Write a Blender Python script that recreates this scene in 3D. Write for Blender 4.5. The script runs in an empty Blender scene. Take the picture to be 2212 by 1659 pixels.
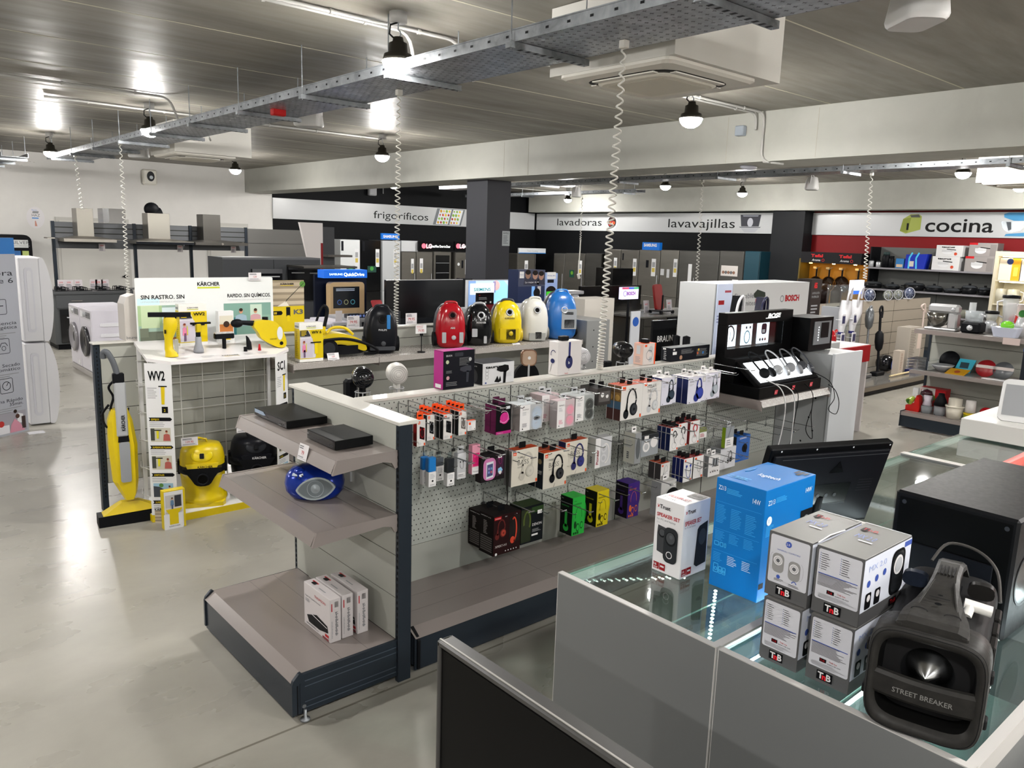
import bpy,math,random
from mathutils import Matrix,Vector
PI = math.pi
scene = bpy.context.scene
COL = scene.collection
# ---------------------------------------------------------------- camera
# a phone held about 2 m above the floor: forward, right and up axes
YAW,PITCH,ROLL,FPX,HCAM = 0.850765,-0.181590,0.031384,1699.14,2.0
_F = Vector((math.cos(YAW)*math.cos(PITCH),math.sin(YAW)*math.cos(PITCH),math.sin(PITCH)))
_R0 = Vector((math.sin(YAW),-math.cos(YAW),0)); _U0 = _R0.cross(_F)
_R = math.cos(ROLL)*_R0 + math.sin(ROLL)*_U0
_U = -math.sin(ROLL)*_R0 + math.cos(ROLL)*_U0
cd = bpy.data.cameras.new('camera'); cam = bpy.data.objects.new('camera',cd); COL.objects.link(cam)
cam.matrix_world = Matrix(((_R.x,_U.x,-_F.x,0),(_R.y,_U.y,-_F.y,0),(_R.z,_U.z,-_F.z,HCAM),(0,0,0,1)))
cd.sensor_width = 36; cd.lens = FPX/2212*36; cd.clip_start = .02
scene.camera = cam
scene.view_settings.view_transform = 'Standard'; scene.view_settings.look = 'None'
scene.view_settings.exposure = EXPOSURE = 0.0; scene.view_settings.gamma = 1
w = bpy.data.worlds.new('world'); scene.world = w; w.use_nodes = True
w.node_tree.nodes['Background'].inputs[0].default_value = (.02,.02,.022,1)
LAMP = 760.0           # radiance of the lamp bowls
# points on a plane seen at a photo pixel (used to read places off the photograph)
def ray(x,y): return _F*FPX + _R*(x-1106) - _U*(y-829.5)
def az(x,y,z): r = ray(x,y); t = (z-HCAM)/r.z; return Vector((r.x*t,r.y*t,z))
def ax(x,y,X): r = ray(x,y); t = X/r.x; return Vector((X,r.y*t,HCAM+r.z*t))
def ay(x,y,Y): r = ray(x,y); t = Y/r.y; return Vector((r.x*t,Y,HCAM+r.z*t))
# ---------------------------------------------------------------- materials
def lin(h):
    h = h.lstrip('#'); c = [int(h[i:i+2],16)/255 for i in (0,2,4)]
    return tuple(x/12.92 if x <= .04045 else ((x+.055)/1.055)**2.4 for x in c)+(1,)
_mc = {}
def K(h,r=.5,m=0.,e=0.,a=1.,t=0.):
    k = (h,r,m,e,a,t)
    if k in _mc: return _mc[k]
    mt = bpy.data.materials.new('finish_'+h.strip('#')); mt.use_nodes = True
    b = mt.node_tree.nodes['Principled BSDF']; c = lin(h)
    b.inputs['Base Color'].default_value = c; b.inputs['Roughness'].default_value = r; b.inputs['Metallic'].default_value = m
    if not m and (r >= .4 or (r >= .3 and max(c[:3]) < .03)): b.inputs['Specular IOR Level'].default_value = .1 if max(c[:3]) < .03 else .25
    if e: b.inputs['Emission Color'].default_value = c; b.inputs['Emission Strength'].default_value = e
    if a < 1: b.inputs['Alpha'].default_value = a
    if t: b.inputs['Transmission Weight'].default_value = t; b.inputs['IOR'].default_value = 1.1
    _mc[k] = mt; return mt
def nodes(mt): return mt.node_tree.nodes,mt.node_tree.links
def NM(name,h1,h2,scale=(1,1,1),detail=6,r=(.3,.6),bump=0.,dist=.4,m=0.,rough_scale=3.,lo=.35,hi=.65):
    """two-tone noise finish, in object space, stretched by scale"""
    mt = bpy.data.materials.new(name); mt.use_nodes = True; N,L = nodes(mt); b = N['Principled BSDF']
    tc = N.new('ShaderNodeTexCoord'); mp = N.new('ShaderNodeMapping'); mp.inputs['Scale'].default_value = scale
    L.new(tc.outputs['Object'],mp.inputs['Vector'])
    no = N.new('ShaderNodeTexNoise'); no.inputs['Scale'].default_value = 1; no.inputs['Detail'].default_value = detail; no.inputs['Distortion'].default_value = dist
    no.inputs['Roughness'].default_value = .62
    L.new(mp.outputs[0],no.inputs['Vector'])
    cr = N.new('ShaderNodeValToRGB'); cr.color_ramp.elements[0].color = lin(h1); cr.color_ramp.elements[1].color = lin(h2)
    cr.color_ramp.elements[0].position = lo; cr.color_ramp.elements[1].position = hi
    L.new(no.outputs['Fac'],cr.inputs[0]); L.new(cr.outputs[0],b.inputs['Base Color'])
    n2 = N.new('ShaderNodeTexNoise'); n2.inputs['Scale'].default_value = rough_scale; n2.inputs['Detail'].default_value = 4
    L.new(mp.outputs[0],n2.inputs['Vector'])
    mr = N.new('ShaderNodeMapRange'); mr.inputs['From Min'].default_value = .3; mr.inputs['From Max'].default_value = .7
    mr.inputs['To Min'].default_value = r[0]; mr.inputs['To Max'].default_value = r[1]
    L.new(n2.outputs['Fac'],mr.inputs[0]); L.new(mr.outputs[0],b.inputs['Roughness'])
    b.inputs['Metallic'].default_value = m
    if not m and max(lin(h2)[:3]) < .05: b.inputs['Specular IOR Level'].default_value = .15
    if bump:
        bm = N.new('ShaderNodeBump'); bm.inputs['Strength'].default_value = bump; bm.inputs['Distance'].default_value = .01
        L.new(no.outputs['Fac'],bm.inputs['Height']); L.new(bm.outputs[0],b.inputs['Normal'])
    mt['cr'] = 1
    return mt
def lines(mt,axis,period,offset,width,h,extra=None):
    """thin joint lines across a finish, every <period> m along one axis"""
    N,L = nodes(mt); b = N['Principled BSDF']; src = b.inputs['Base Color'].links[0].from_socket
    tc = N.new('ShaderNodeTexCoord'); sx = N.new('ShaderNodeSeparateXYZ'); L.new(tc.outputs['Object'],sx.inputs[0])
    def M(op,a,bb):
        n = N.new('ShaderNodeMath'); n.operation = op
        for i,v in enumerate((a,bb)):
            if hasattr(v,'default_value'): L.new(v,n.inputs[i])
            elif v is not None: n.inputs[i].default_value = v
        return n.outputs[0]
    s = M('SUBTRACT',sx.outputs[axis],offset); f = M('FLOORED_MODULO',s,period); f = M('LESS_THAN',f,width)
    if extra:
        o = extra(M,sx); f = M('MULTIPLY',f,o)
    mx = N.new('ShaderNodeMix'); mx.data_type = 'RGBA'; L.new(f,mx.inputs[0]); L.new(src,mx.inputs[6]); mx.inputs[7].default_value = lin(h)
    L.new(mx.outputs[2],b.inputs['Base Color']); return mt
def dots(mt,u,v,pu,pv,rad,h,stagger=False):
    """punched holes on a grid in object space"""
    N,L = nodes(mt); b = N['Principled BSDF']
    tc = N.new('ShaderNodeTexCoord'); sx = N.new('ShaderNodeSeparateXYZ'); L.new(tc.outputs['Object'],sx.inputs[0])
    def M(op,a,bb=None):
        n = N.new('ShaderNodeMath'); n.operation = op
        for i,x in enumerate((a,bb)):
            if x is None: continue
            if hasattr(x,'default_value'): L.new(x,n.inputs[i])
            else: n.inputs[i].default_value = x
        return n.outputs[0]
    if isinstance(rad,(int,float)): rad = (rad,rad)
    U,V = sx.outputs[u],sx.outputs[v]
    if stagger:
        row = M('FLOORED_MODULO',M('FLOOR',M('DIVIDE',V,pv)),2.); U = M('ADD',U,M('MULTIPLY',row,pu/2))
    du = M('DIVIDE',M('SUBTRACT',M('FLOORED_MODULO',U,pu),pu/2),rad[0]); dv = M('DIVIDE',M('SUBTRACT',M('FLOORED_MODULO',V,pv),pv/2),rad[1])
    f = M('LESS_THAN',M('ADD',M('MULTIPLY',du,du),M('MULTIPLY',dv,dv)),1.)
    mx = N.new('ShaderNodeMix'); mx.data_type = 'RGBA'; L.new(f,mx.inputs[0])
    ci = b.inputs['Base Color']
    if ci.links: L.new(ci.links[0].from_socket,mx.inputs[6])
    else: mx.inputs[6].default_value = ci.default_value
    mx.inputs[7].default_value = lin(h); L.new(mx.outputs[2],ci)
    if b.inputs['Metallic'].default_value > .3:
        g = M('SUBTRACT',1.,f); g = M('MULTIPLY',g,b.inputs['Metallic'].default_value); L.new(g,b.inputs['Metallic'])
    return mt
def glass(name,h='#dfeeea',a=.12,r=.02):
    """thin pane: mostly clear with a real mirror film on top"""
    mt = bpy.data.materials.new(name); mt.use_nodes = True; N,L = nodes(mt); N.remove(N['Principled BSDF'])
    tr = N.new('ShaderNodeBsdfTransparent'); tr.inputs[0].default_value = lin(h)
    gl = N.new('ShaderNodeBsdfGlossy'); gl.inputs['Roughness'].default_value = r; gl.inputs[0].default_value = (1,1,1,1)
    lw = N.new('ShaderNodeLayerWeight'); lw.inputs[0].default_value = .5; pw = N.new('ShaderNodeMath'); pw.operation = 'POWER'; pw.inputs[1].default_value = 4
    L.new(lw.outputs['Facing'],pw.inputs[0])
    mx = N.new('ShaderNodeMixShader'); ad = N.new('ShaderNodeMath'); ad.operation = 'ADD'; ad.inputs[1].default_value = a; ad.use_clamp = True
    L.new(pw.outputs[0],ad.inputs[0]); L.new(ad.outputs[0],mx.inputs[0]); L.new(tr.outputs[0],mx.inputs[1]); L.new(gl.outputs[0],mx.inputs[2])
    L.new(mx.outputs[0],N['Material Output'].inputs[0]); return mt
# ---------------------------------------------------------------- text outlines
_tc = {}
def glyphs(s,bold,res=2):
    k = (s,bold,res)
    if k not in _tc:
        cu = bpy.data.curves.new('t','FONT'); cu.body = s; cu.size = 1; cu.resolution_u = res; cu.offset = bold; cu.fill_mode = 'FRONT'
        ob = bpy.data.objects.new('t',cu); me = bpy.data.meshes.new_from_object(ob)
        vs = [(v.co.x,v.co.y) for v in me.vertices]; fs = [tuple(p.vertices) for p in me.polygons]
        bpy.data.objects.remove(ob); bpy.data.curves.remove(cu); bpy.data.meshes.remove(me)
        x0 = min([v[0] for v in vs] or [0]); x1 = max([v[0] for v in vs] or [0])
        _tc[k] = (vs,fs,x0,x1)
    return _tc[k]
# ---------------------------------------------------------------- mesh builder
def FR(o,u=(1,0,0),v=(0,0,1)):
    o,u,v = Vector(o),Vector(u).normalized(),Vector(v).normalized(); n = u.cross(v)
    return Matrix(((u.x,v.x,n.x,o.x),(u.y,v.y,n.y,o.y),(u.z,v.z,n.z,o.z),(0,0,0,1)))
def TR(x=0,y=0,z=0,rz=0,rx=0,ry=0):
    return Matrix.Translation((x,y,z)) @ Matrix.Rotation(rz,4,'Z') @ Matrix.Rotation(ry,4,'Y') @ Matrix.Rotation(rx,4,'X')
class MB:
    def __init__(s,M=None): s.v = []; s.f = []; s.mi = []; s.sm = []; s.ms = []; s.M = M or I4
    def fr(s,o,u=(1,0,0),v=(0,0,1)): s.M = FR(o,u,v); return s
    def add(s,V,F,m,smooth=False):
        if m not in s.ms: s.ms.append(m)
        i = s.ms.index(m); b = len(s.v); M = s.M
        s.v += [M @ Vector(p) for p in V]
        for f in F: s.f.append([b+k for k in f]); s.mi.append(i); s.sm.append(smooth)
        return s
    def box(s,x0,y0,z0,x1,y1,z1,m,c=0.):
        if x0 > x1: x0,x1 = x1,x0
        if y0 > y1: y0,y1 = y1,y0
        if z0 > z1: z0,z1 = z1,z0
        if not c:
            V = [(x,y,z) for z in (z0,z1) for y in (y0,y1) for x in (x0,x1)]
            return s.add(V,[(0,2,3,1),(4,5,7,6),(0,1,5,4),(2,6,7,3),(0,4,6,2),(1,3,7,5)],m)
        V = []; ix = {}
        L = ((x0,x1),(y0,y1),(z0,z1))
        for sx in (0,1):
            for sy in (0,1):
                for sz in (0,1):
                    sg = (sx,sy,sz)
                    for a in range(3):
                        p = [L[k][sg[k]] + (0 if k == a else (c if sg[k] == 0 else -c)) for k in range(3)]
                        ix[sg+(a,)] = len(V); V.append(p)
        Fc = []
        for a in range(3):
            b,d = (a+1) % 3,(a+2) % 3
            for e in (0,1):
                q = []
                for (i,j) in ((0,0),(1,0),(1,1),(0,1)):
                    sg = [0]*3; sg[a] = e; sg[b] = i; sg[d] = j; q.append(ix[tuple(sg)+(a,)])
                Fc.append(q if e else q[::-1])
            for i in (0,1):
                for j in (0,1):   # edge along axis a
                    s0 = [0]*3; s1 = [0]*3; s1[a] = 1; s0[b] = s1[b] = i; s0[d] = s1[d] = j
                    q = [ix[tuple(s0)+(b,)],ix[tuple(s1)+(b,)],ix[tuple(s1)+(d,)],ix[tuple(s0)+(d,)]]
                    Fc.append(q if (i == j) else q[::-1])
        for sx in (0,1):
            for sy in (0,1):
                for sz in (0,1):
                    q = [ix[(sx,sy,sz,a)] for a in range(3)]; Fc.append(q if (sx+sy+sz) % 2 else q[::-1])
        return s.add(V,Fc,m)
    def ring(s,rings,m,smooth=True,caps=True,closed=False):
        n = len(rings[0]); V = [p for r in rings for p in r]; Fc = []
        K_ = len(rings); rr = range(K_ if closed else K_-1)
        for i in rr:
            j = (i+1) % K_
            for k in range(n):
                l = (k+1) % n; Fc.append((i*n+k,i*n+l,j*n+l,j*n+k))
        s.add(V,Fc,m,smooth)
        if caps and not closed:
            s.add(rings[0],[tuple(range(n))[::-1]],m); s.add(rings[-1],[tuple(range(n))],m)
        return s
    def cyl(s,p,q,r,m,n=16,r2=None,caps=True,smooth=True):
        p,q = Vector(p),Vector(q); d = (q-p).normalized(); u = d.orthogonal().normalized(); v = d.cross(u); r2 = r if r2 is None else r2
        A = lambda c,rad: [c + rad*(math.cos(2*PI*k/n)*u + math.sin(2*PI*k/n)*v) for k in range(n)]
        return s.ring([A(p,r),A(q,r2)],m,smooth,caps)
    def tube(s,P,r,m,n=8,closed=False):
        P = [Vector(p) for p in P]; R = []; u = None; K_ = len(P)
        for i,p in enumerate(P):
            d = ((P[(i+1) % K_] if (closed or i < K_-1) else p) - (P[i-1] if (closed or i) else p)).normalized()
            if u is None: u = d.orthogonal().normalized()
            u = (u - d*u.dot(d)).normalized(); v = d.cross(u); rr = r[i] if isinstance(r,(list,tuple)) else r
            R.append([p + rr*(math.cos(2*PI*k/n)*u + math.sin(2*PI*k/n)*v) for k in range(n)])
        return s.ring(R,m,True,True,closed)
    def lathe(s,prof,m,n=24,c=(0,0,0),sx=1,sy=1,smooth=True,caps=True):
        return s.ring([[(c[0]+r*sx*math.cos(2*PI*k/n),c[1]+r*sy*math.sin(2*PI*k/n),c[2]+z) for k in range(n)] for r,z in prof],m,smooth,caps)
    def ext(s,P,z0,z1,m,smooth=False):
        n = len(P); A = [(p[0],p[1],z0) for p in P]; B = [(p[0],p[1],z1) for p in P]
        s.add(A+B,[(i,(i+1) % n,n+(i+1) % n,n+i) for i in range(n)],m,smooth)
        s.add(B,[tuple(range(n))],m); return s.add(A,[tuple(range(n))[::-1]],m)
    def ell(s,c,r,m,n=16,k=10,e=1.):
        P = lambda x: math.copysign(abs(x)**e,x)
        R = []
        for i in range(1,k):
            t = PI*i/k-PI/2; R.append([(c[0]+r[0]*P(math.cos(t))*P(math.cos(2*PI*j/n)),c[1]+r[1]*P(math.cos(t))*P(math.sin(2*PI*j/n)),c[2]+r[2]*P(math.sin(t))) for j in range(n)])
        s.ring(R,m,True,False); s.add([(c[0],c[1],c[2]-r[2])]+R[0],[(0,1+(j+1) % n,1+j) for j in range(n)],m,True)
        return s.add([(c[0],c[1],c[2]+r[2])]+R[-1],[(0,1+j,1+(j+1) % n) for j in range(n)],m,True)
    # flat print on a frame (u right, v up), layer l keeps prints apart
    def poly(s,P,m,l=1): z = l*PL; return s.add([(p[0],p[1],z) for p in P],[tuple(range(len(P)))],m)
    def rect(s,x0,y0,x1,y1,m,l=1): return s.poly([(x0,y0),(x1,y0),(x1,y1),(x0,y1)],m,l)
    def rrect(s,x0,y0,x1,y1,r,m,l=1): return s.poly(rr2(x0,y0,x1,y1,r),m,l)
    def disc(s,x,y,r,m,l=1,n=18,ry=None): return s.poly([(x+r*math.cos(2*PI*k/n),y+(ry or r)*math.sin(2*PI*k/n)) for k in range(n)],m,l)
    def arc(s,x,y,r,w,m,a0=0,a1=360,l=1,n=18,ry=None):
        ry = ry or r; V = []; F = []
        for k in range(n+1):
            a = math.radians(a0+(a1-a0)*k/n)
            for q in (-w/2,w/2): V.append((x+(r+q)*math.cos(a),y+(ry+q)*math.sin(a),l*PL))
            if k: F.append((2*k-2,2*k-1,2*k+1,2*k))
        return s.add(V,F,m)
    def line(s,P,w,m,l=1):
        for (a,b),(c,d) in zip(P,P[1:]):
            L = math.hypot(c-a,d-b) or 1; nx,ny = -(d-b)/L*w/2,(c-a)/L*w/2
            s.poly([(a-nx,b-ny),(c-nx,d-ny),(c+nx,d+ny),(a+nx,b+ny)],m,l)
        return s
    def text(s,t,x,y,h,m,al='l',bold=.0,wd=None,l=2,res=2,sk=0.,hscale=1.):
        V,F,x0,x1 = glyphs(t,bold,res); sc = h/.73; sx = sc*hscale
        if wd: sx = wd/max(x1-x0,1e-6)
        ox = x - x0*sx - {'l': 0,'c': .5,'r': 1}[al]*(x1-x0)*sx
        return s.add([(ox+p[0]*sx+p[1]*sc*sk,y+p[1]*sc,l*PL) for p in V],F,m)
    def para(s,x0,y0,x1,y1,n,m,fill=.45,l=2,seed=0):
        """grey lines of small print"""
        rg = random.Random(seed+int(x0*9999)); st = (y1-y0)/n
        for i in range(n): s.rect(x0,y1-st*(i+.75),x0+(x1-x0)*rg.uniform(.62,1),y1-st*(i+.75)+st*fill,m,l)
        return s
    def obj(s,name,parent=None,world=None,loc=None,rz=0,**tg):
        me = bpy.data.meshes.new(name); off = Vector((0,0,0))
        if world is None: world = parent is None and loc is None
        if parent is not None and world: off = parent.get('_o') and Vector(parent['_o']) or off
        if parent is None and world and s.v:
            xs = [p.x for p in s.v]; ys = [p.y for p in s.v]; off = Vector(((min(xs)+max(xs))/2,(min(ys)+max(ys))/2,min(p.z for p in s.v)))
        me.from_pydata([tuple(p-off) for p in s.v],[],s.f)
        for m in s.ms: me.materials.append(m)
        me.polygons.foreach_set('material_index',s.mi); me.polygons.foreach_set('use_smooth',s.sm); me.update()
        o = bpy.data.objects.new(name,me); COL.objects.link(o)
        if parent is not None: o.parent = parent
        elif loc is not None: o.location = loc; o.rotation_euler.z = rz
        else: o.location = off
        if parent is not None and not world: o['_o'] = tuple(Vector((0,0,0)))
        o['_o'] = tuple(off)
        for k,v_ in tg.items(): o[k] = v_
        return o
I4 = Matrix.Identity(4)
PL = .0007
def rr2(x0,y0,x1,y1,r,n=4):
    P = []
    for cx,cy,a in ((x1-r,y0+r,-90),(x1-r,y1-r,0),(x0+r,y1-r,90),(x0+r,y0+r,180)):
        for k in range(n+1): t = math.radians(a+90*k/n); P.append((cx+r*math.cos(t),cy+r*math.sin(t)))
    return P
def T(name,label,cat,loc=(0,0,0),rz=0,group=None):
    o = bpy.data.objects.new(name,None); COL.objects.link(o); o.empty_display_size = .1
    o.location = loc; o.rotation_euler.z = rz; o['label'] = label; o['category'] = cat; o['_o'] = tuple(loc)
    if group: o['group'] = group
    return o
def tag(o,label,cat,group=None):
    o['label'] = label; o['category'] = cat
    if group: o['group'] = group
    return o
def struct(o): o['kind'] = 'structure'; return o
def dup(o,loc=None,rz=None,label=None,group=None,parent=None):
    c = o.copy(); COL.objects.link(c)
    if parent is not None: c.parent = parent
    if loc is not None: c.location = loc
    if rz is not None: c.rotation_euler.z = rz
    if label: c['label'] = label
    if group: c['group'] = group
    for ch in list(o.children): dup(ch,parent=c)
    return c
def bez(P,n=8):
    """smooth curve through points"""
    P = [Vector(p) for p in P]; out = []
    for i in range(len(P)-1):
        a,b,c,d = P[max(i-1,0)],P[i],P[i+1],P[min(i+2,len(P)-1)]
        for k in range(n):
            t = k/n; out.append(.5*((2*b)+(c-a)*t+(2*a-5*b+4*c-d)*t*t+(3*b-a-3*c+d)*t**3))
    return out+[P[-1]]
# ================================================================ ROOM
M_floor = NM('polished_concrete','#85827a','#9b988f',(.9,1.5,1),10,(.25,.33),.004,.3,0,2,.3,.7)
def _oneline(M,sx): return M('LESS_THAN',sx.outputs[0],30.)
lines(M_floor,1,5.4,2.75,.012,'#6a665c')
M_ceil = NM('precast_concrete','#66625b','#8c887f',(.35,2.2,1),8,(.36,.52),.03,.6,0,5,.25,.72)
M_ceil.node_tree.nodes['Principled BSDF'].inputs['Specular IOR Level'].default_value = .12
M_white = NM('white_render','#d2d0cc','#d7d5d1',(2,2,2),3,(.6,.8),.01)
M_beam = NM('beam_paint','#9c9c94','#a4a49c',(1.5,1.5,1.5),5,(.55,.7),.03)
M_black = K('#101113',.6); M_red = K('#740b0f',.6); M_col = K('#2f3035',.55)
CZ = 3.34
m = MB(); m.box(-8,-6,-.1,16.3,17.7,0,M_floor); struct(m.obj('floor',loc=(0,0,0)))
m = MB(); m.box(-8,-6,CZ,16.3,17.7,CZ+.2,M_ceil)
for y in (-4.1,-2.9,-1.7,-.6,.5,1.6,2.74,3.9,5.66,6.8,7.95,9.1,10.25,11.35,12.45,13.6,14.7,15.8): m.box(-8,y-.006,CZ-.001,16.1,y+.006,CZ,K('#b9b3a0',.8))
struct(m.obj('ceiling',loc=(0,0,0)))
def wall(n,a,b,mt): struct(MB().box(*a,*b,mt).obj(n,loc=(0,0,0)))
wall('wall_left',(-8,17.5,0),(7.9,17.7,CZ),M_white)
wall('wall_rear',(7.9,17.5,0),(16.3,17.7,CZ),M_black)
wall('wall_front',(-8.2,-6,0),(-8,17.7,CZ),M_white)
wall('wall_right',(-8,-6.2,0),(16.3,-6,CZ),M_white)
m = MB(); m.box(16.1,8.77,0,16.3,17.5,CZ,M_black); m.box(16.1,-6,0,16.3,8.77,CZ,M_red); struct(m.obj('wall_back',loc=(0,0,0)))
m = MB(); m.box(7.27,-6,2.852,7.92,17.5,CZ,M_beam)
for y in (8.1,5.0,4.0,8.6): m.box(7.268,y,2.86,7.27,y+.006,CZ-.02,K('#a3a094',.7))
struct(m.obj('trim_1',loc=(0,0,0)))
m = MB(); m.box(15.6,-6,2.79,16.1,17.3,CZ,M_beam); struct(m.obj('trim_2',loc=(0,0,0)))
m = MB(); m.box(7.45,9.17,0,7.9,9.66,2.852,M_col); struct(m.obj('column',loc=(0,0,0)))
m = MB(); m.box(15.72,8.75,0,16.1,9.5,2.79,K('#1f2022',.5)); struct(m.obj('pilaster',loc=(0,0,0)))
# notice taped to the column
m = MB(); p = ay(1084,531,9.17); m.fr((p.x,9.168,p.z)); m.rect(0,0,.15,.22,K('#9aa0a2',.4)); m.text('AVISO',.075,.175,.03,K('#222222'),'c',l=2); m.para(.02,.03,.13,.16,6,K('#6a6e70'))
tag(m.obj('notice'),'small grey printed notice taped to the dark column','notice')
# ---------------------------------------------------------------- painted sign bands
M_sign = K('#b4b6b7',.3); INK = K('#1c1c1c',.5)
def fridge_pic(m,x,y,w_,h_,sk=.0):
    P = lambda a,b: (x+a*w_+(b)*sk,y+b*h_)
    g = K('#6e7276',.4); wh = K('#dcdfe0',.4)
    m.poly([P(0,0),P(1,0),P(1,1),P(0,1)],g,1); m.poly([P(.1,.04),P(.52,.04),P(.52,.96),P(.1,.96)],wh,2); m.poly([P(.58,.04),P(.94,.04),P(.94,.96),P(.58,.96)],wh,2)
    rg = random.Random(3)
    for i in range(4):
        for j in range(4):
            for b0,n in ((.13,4),(.6,3)):
                if j < n: a,b = b0+j*.1,.1+i*.23; c = rg.choice(['#7fa83a','#c9962c','#c24a2a','#e0c040','#a63026','#88b04a']); q = P(a+.03,b+.05); m.disc(q[0],q[1],.035*rg.uniform(.7,1.2),K(c),3,10)
    for i in range(1,4): m.line([P(.1,i*.24),P(.52,i*.24)],.006,K('#aab0b4'),4)
m = MB(); m.box(7.9,17.46,2.305,16.0,17.5,2.77,M_sign); fx = lambda X: X
p0,p1 = ay(807,470,17.46),ay(925,470,17.46); m.fr((0,17.459,0)); m.text('frigoríficos',p0.x,2.42,.19,INK,wd=p1.x-p0.x,res=4)
q0,q1 = ay(935,470,17.46),ay(1003,470,17.46); fridge_pic(m,q0.x,2.325,q1.x-q0.x-.12,.43,.14)
tag(m.obj('wall_sign'),'long white fascia sign reading frigoríficos on the black left wall','sign')
m = MB(); m.box(16.06,9.53,2.305,16.1,17.44,2.765,M_sign); m.fr((16.059,17.5,0),(0,-1,0))
def U(x,X=16.06): return 17.5-ax(x,480,X).y
m.text('lavadoras',U(1204),2.44,.2,INK,wd=U(1300)-U(1204),res=4)
c = (U(1322)); m.disc(c,2.535,.19,K('#bfc3c6',.3),2,24); m.disc(c,2.535,.15,K('#3a2a2a',.2),3,24)
for i,h in enumerate(('#b3261e','#e08a1e','#8e1a2a','#d8d0c0','#c24a1e')): m.disc(c-.07+.035*i,2.49+.03*(i % 3),.045,K(h),4+i,12)
m.text('lavavajillas',U(1444),2.42,.22,INK,wd=U(1588)-U(1444),res=4)
a,b = U(1597),U(1645); m.poly([(a,2.45),(b,2.45),(b-.03,2.43),(a+.03,2.43)],K('#5c5f66'),2); m.poly([(a+.06,2.46),(b-.06,2.46),(b-.02,2.72),(a+.02,2.72)],K('#3a3b42',.4),2)
m.poly([(a+.1,2.68),(b-.1,2.68),(b-.08,2.71),(a+.08,2.71)],K('#8a8d96'),3); m.disc((a+b)/2,2.55,.075,K('#b8bac2'),3,14,.1); m.poly([(a+.05,2.42),(b-.05,2.42),(b-.15,2.33),(a+.15,2.33)],K('#a8aab0'),2)
tag(m.obj('wall_sign'),'long white fascia sign reading lavadoras and lavavajillas on the black back wall','sign')
m = MB(); m.box(16.06,1.5,2.3,16.1,8.75,2.755,M_sign); m.fr((16.059,17.5,0),(0,-1,0))
m.text('cocina',U(2000),2.395,.265,INK,wd=U(2148)-U(2000),res=4,bold=.012)
a,b = U(1946),U(1990); gm = K('#8f9a3a',.35)     # green toaster
m.poly([(a,2.40),(a+.3*(b-a),2.35),(b,2.43),(b,2.68),(a+.85*(b-a),2.72),(a+.45*(b-a),2.72),(a+.1*(b-a),2.63)],gm,2)
m.poly([(a,2.40),(a+.38*(b-a),2.37),(a+.5*(b-a),2.66),(a+.1*(b-a),2.63)],K('#7c8630',.4),3); m.poly([(a+.42*(b-a),2.70),(a+.5*(b-a),2.66),(b-.02,2.66),(a+.85*(b-a),2.715)],K('#3c3c38',.3),4); m.rect(a+.12,2.42,a+.16,2.55,INK,5)
a = U(2160); bl = K('#3f86b4',.3)                 # blue stand mixer
m.poly([(a+.22,2.6),(a+.06,2.66),(a+.05,2.72),(a+.12,2.745),(a+.6,2.745),(a+.66,2.70),(a+.66,2.4),(a+.72,2.33),(a+.1,2.33),(a+.12,2.37),(a+.45,2.4),(a+.45,2.6)],bl,2)
m.poly([(a+.02,2.59),(a+.42,2.59),(a+.36,2.44),(a+.25,2.4),(a+.15,2.4),(a+.06,2.46)],K('#b8c0c6',.2,.6),3); m.poly([(a+.1,2.58),(a+.18,2.58),(a+.2,2.45),(a+.15,2.43)],K('#4a4f55'),4)
tag(m.obj('wall_sign'),'long white fascia sign reading cocina with toaster and blue mixer on the red wall','sign')
# ================================================================ CEILING SERVICES
M_galv = NM('galvanised_steel','#6f7377','#94989c',(6,6,6),5,(.3,.5),0,.5,.7)
M_tray = dots(dots(NM('punched_galvanised','#85898f','#a9adb3',(6,6,6),5,(.25,.45),0,.5,.7),0,1,.05,.056,(.004,.013),'#15161a',True),0,1,.05,.056,(.013,.004),'#15161a',True)
M_cable = K('#c4c2bb',.5); M_pipe = K('#a3a29e',.5)
def tray(x0,x1,y0,y1,z,label,step=1.17,axis='y',brk=True,o=0):
    """perforated tray with folded rims, hung on rails and threaded rods"""
    t = T('cable_tray',label,'cable tray',(x0,y0,z))
    m = MB(); m.box(x0,y0,z,x1,y1,z+.003,M_tray)
    m.obj('tray_bed',t,True)
    rim = dots(NM('rim_steel','#6f7377','#94989c',(6,6,6),4,(.3,.45),0,.5,.7),1 if axis == 'y' else 0,2,.15,.1,(.016,.006),'#1a1b1e')
    m = MB()
    if axis == 'y':
        for x in (x0,x1): m.box(x-.002,y0,z,x+.002,y1,z+.06,M_galv); m.box(x-.008,y0,z+.056,x+.008,y1,z+.062,M_galv)
    for yy in [v for v in (y0+i*.15 for i in range(int((y1-y0)/.15)))]:
        m.add([(x0-.0035,yy,z+.024),(x0-.0035,yy+.022,z+.024),(x0-.0035,yy+.022,z+.036),(x0-.0035,yy,z+.036)],[(0,1,2,3)],K('#16171a'))
    m.obj('tray_rim',t,True)
    y = y0+.3+o
    while y < y1:
        m = MB(); m.box(x0-.04,y,z-.035,x1+.04,y+.041,z-.002,M_galv)
        for k in range(9): m.box(x0+.03+k*.055,y-.001,z-.036,x0+.05+k*.055,y+.03,z-.0352,K('#202124'))
        for x in (x0-.02,x1+.02): m.cyl((x,y+.02,z-.04),(x,y+.02,CZ),.004,M_galv,6)
        m.obj('hanger_rail',t,True); y += step
    return t
t = tray(2.8,3.3,.6,14.3,3.0,'long perforated galvanised cable tray crossing the ceiling from top centre to far left')
m = MB()
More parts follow.
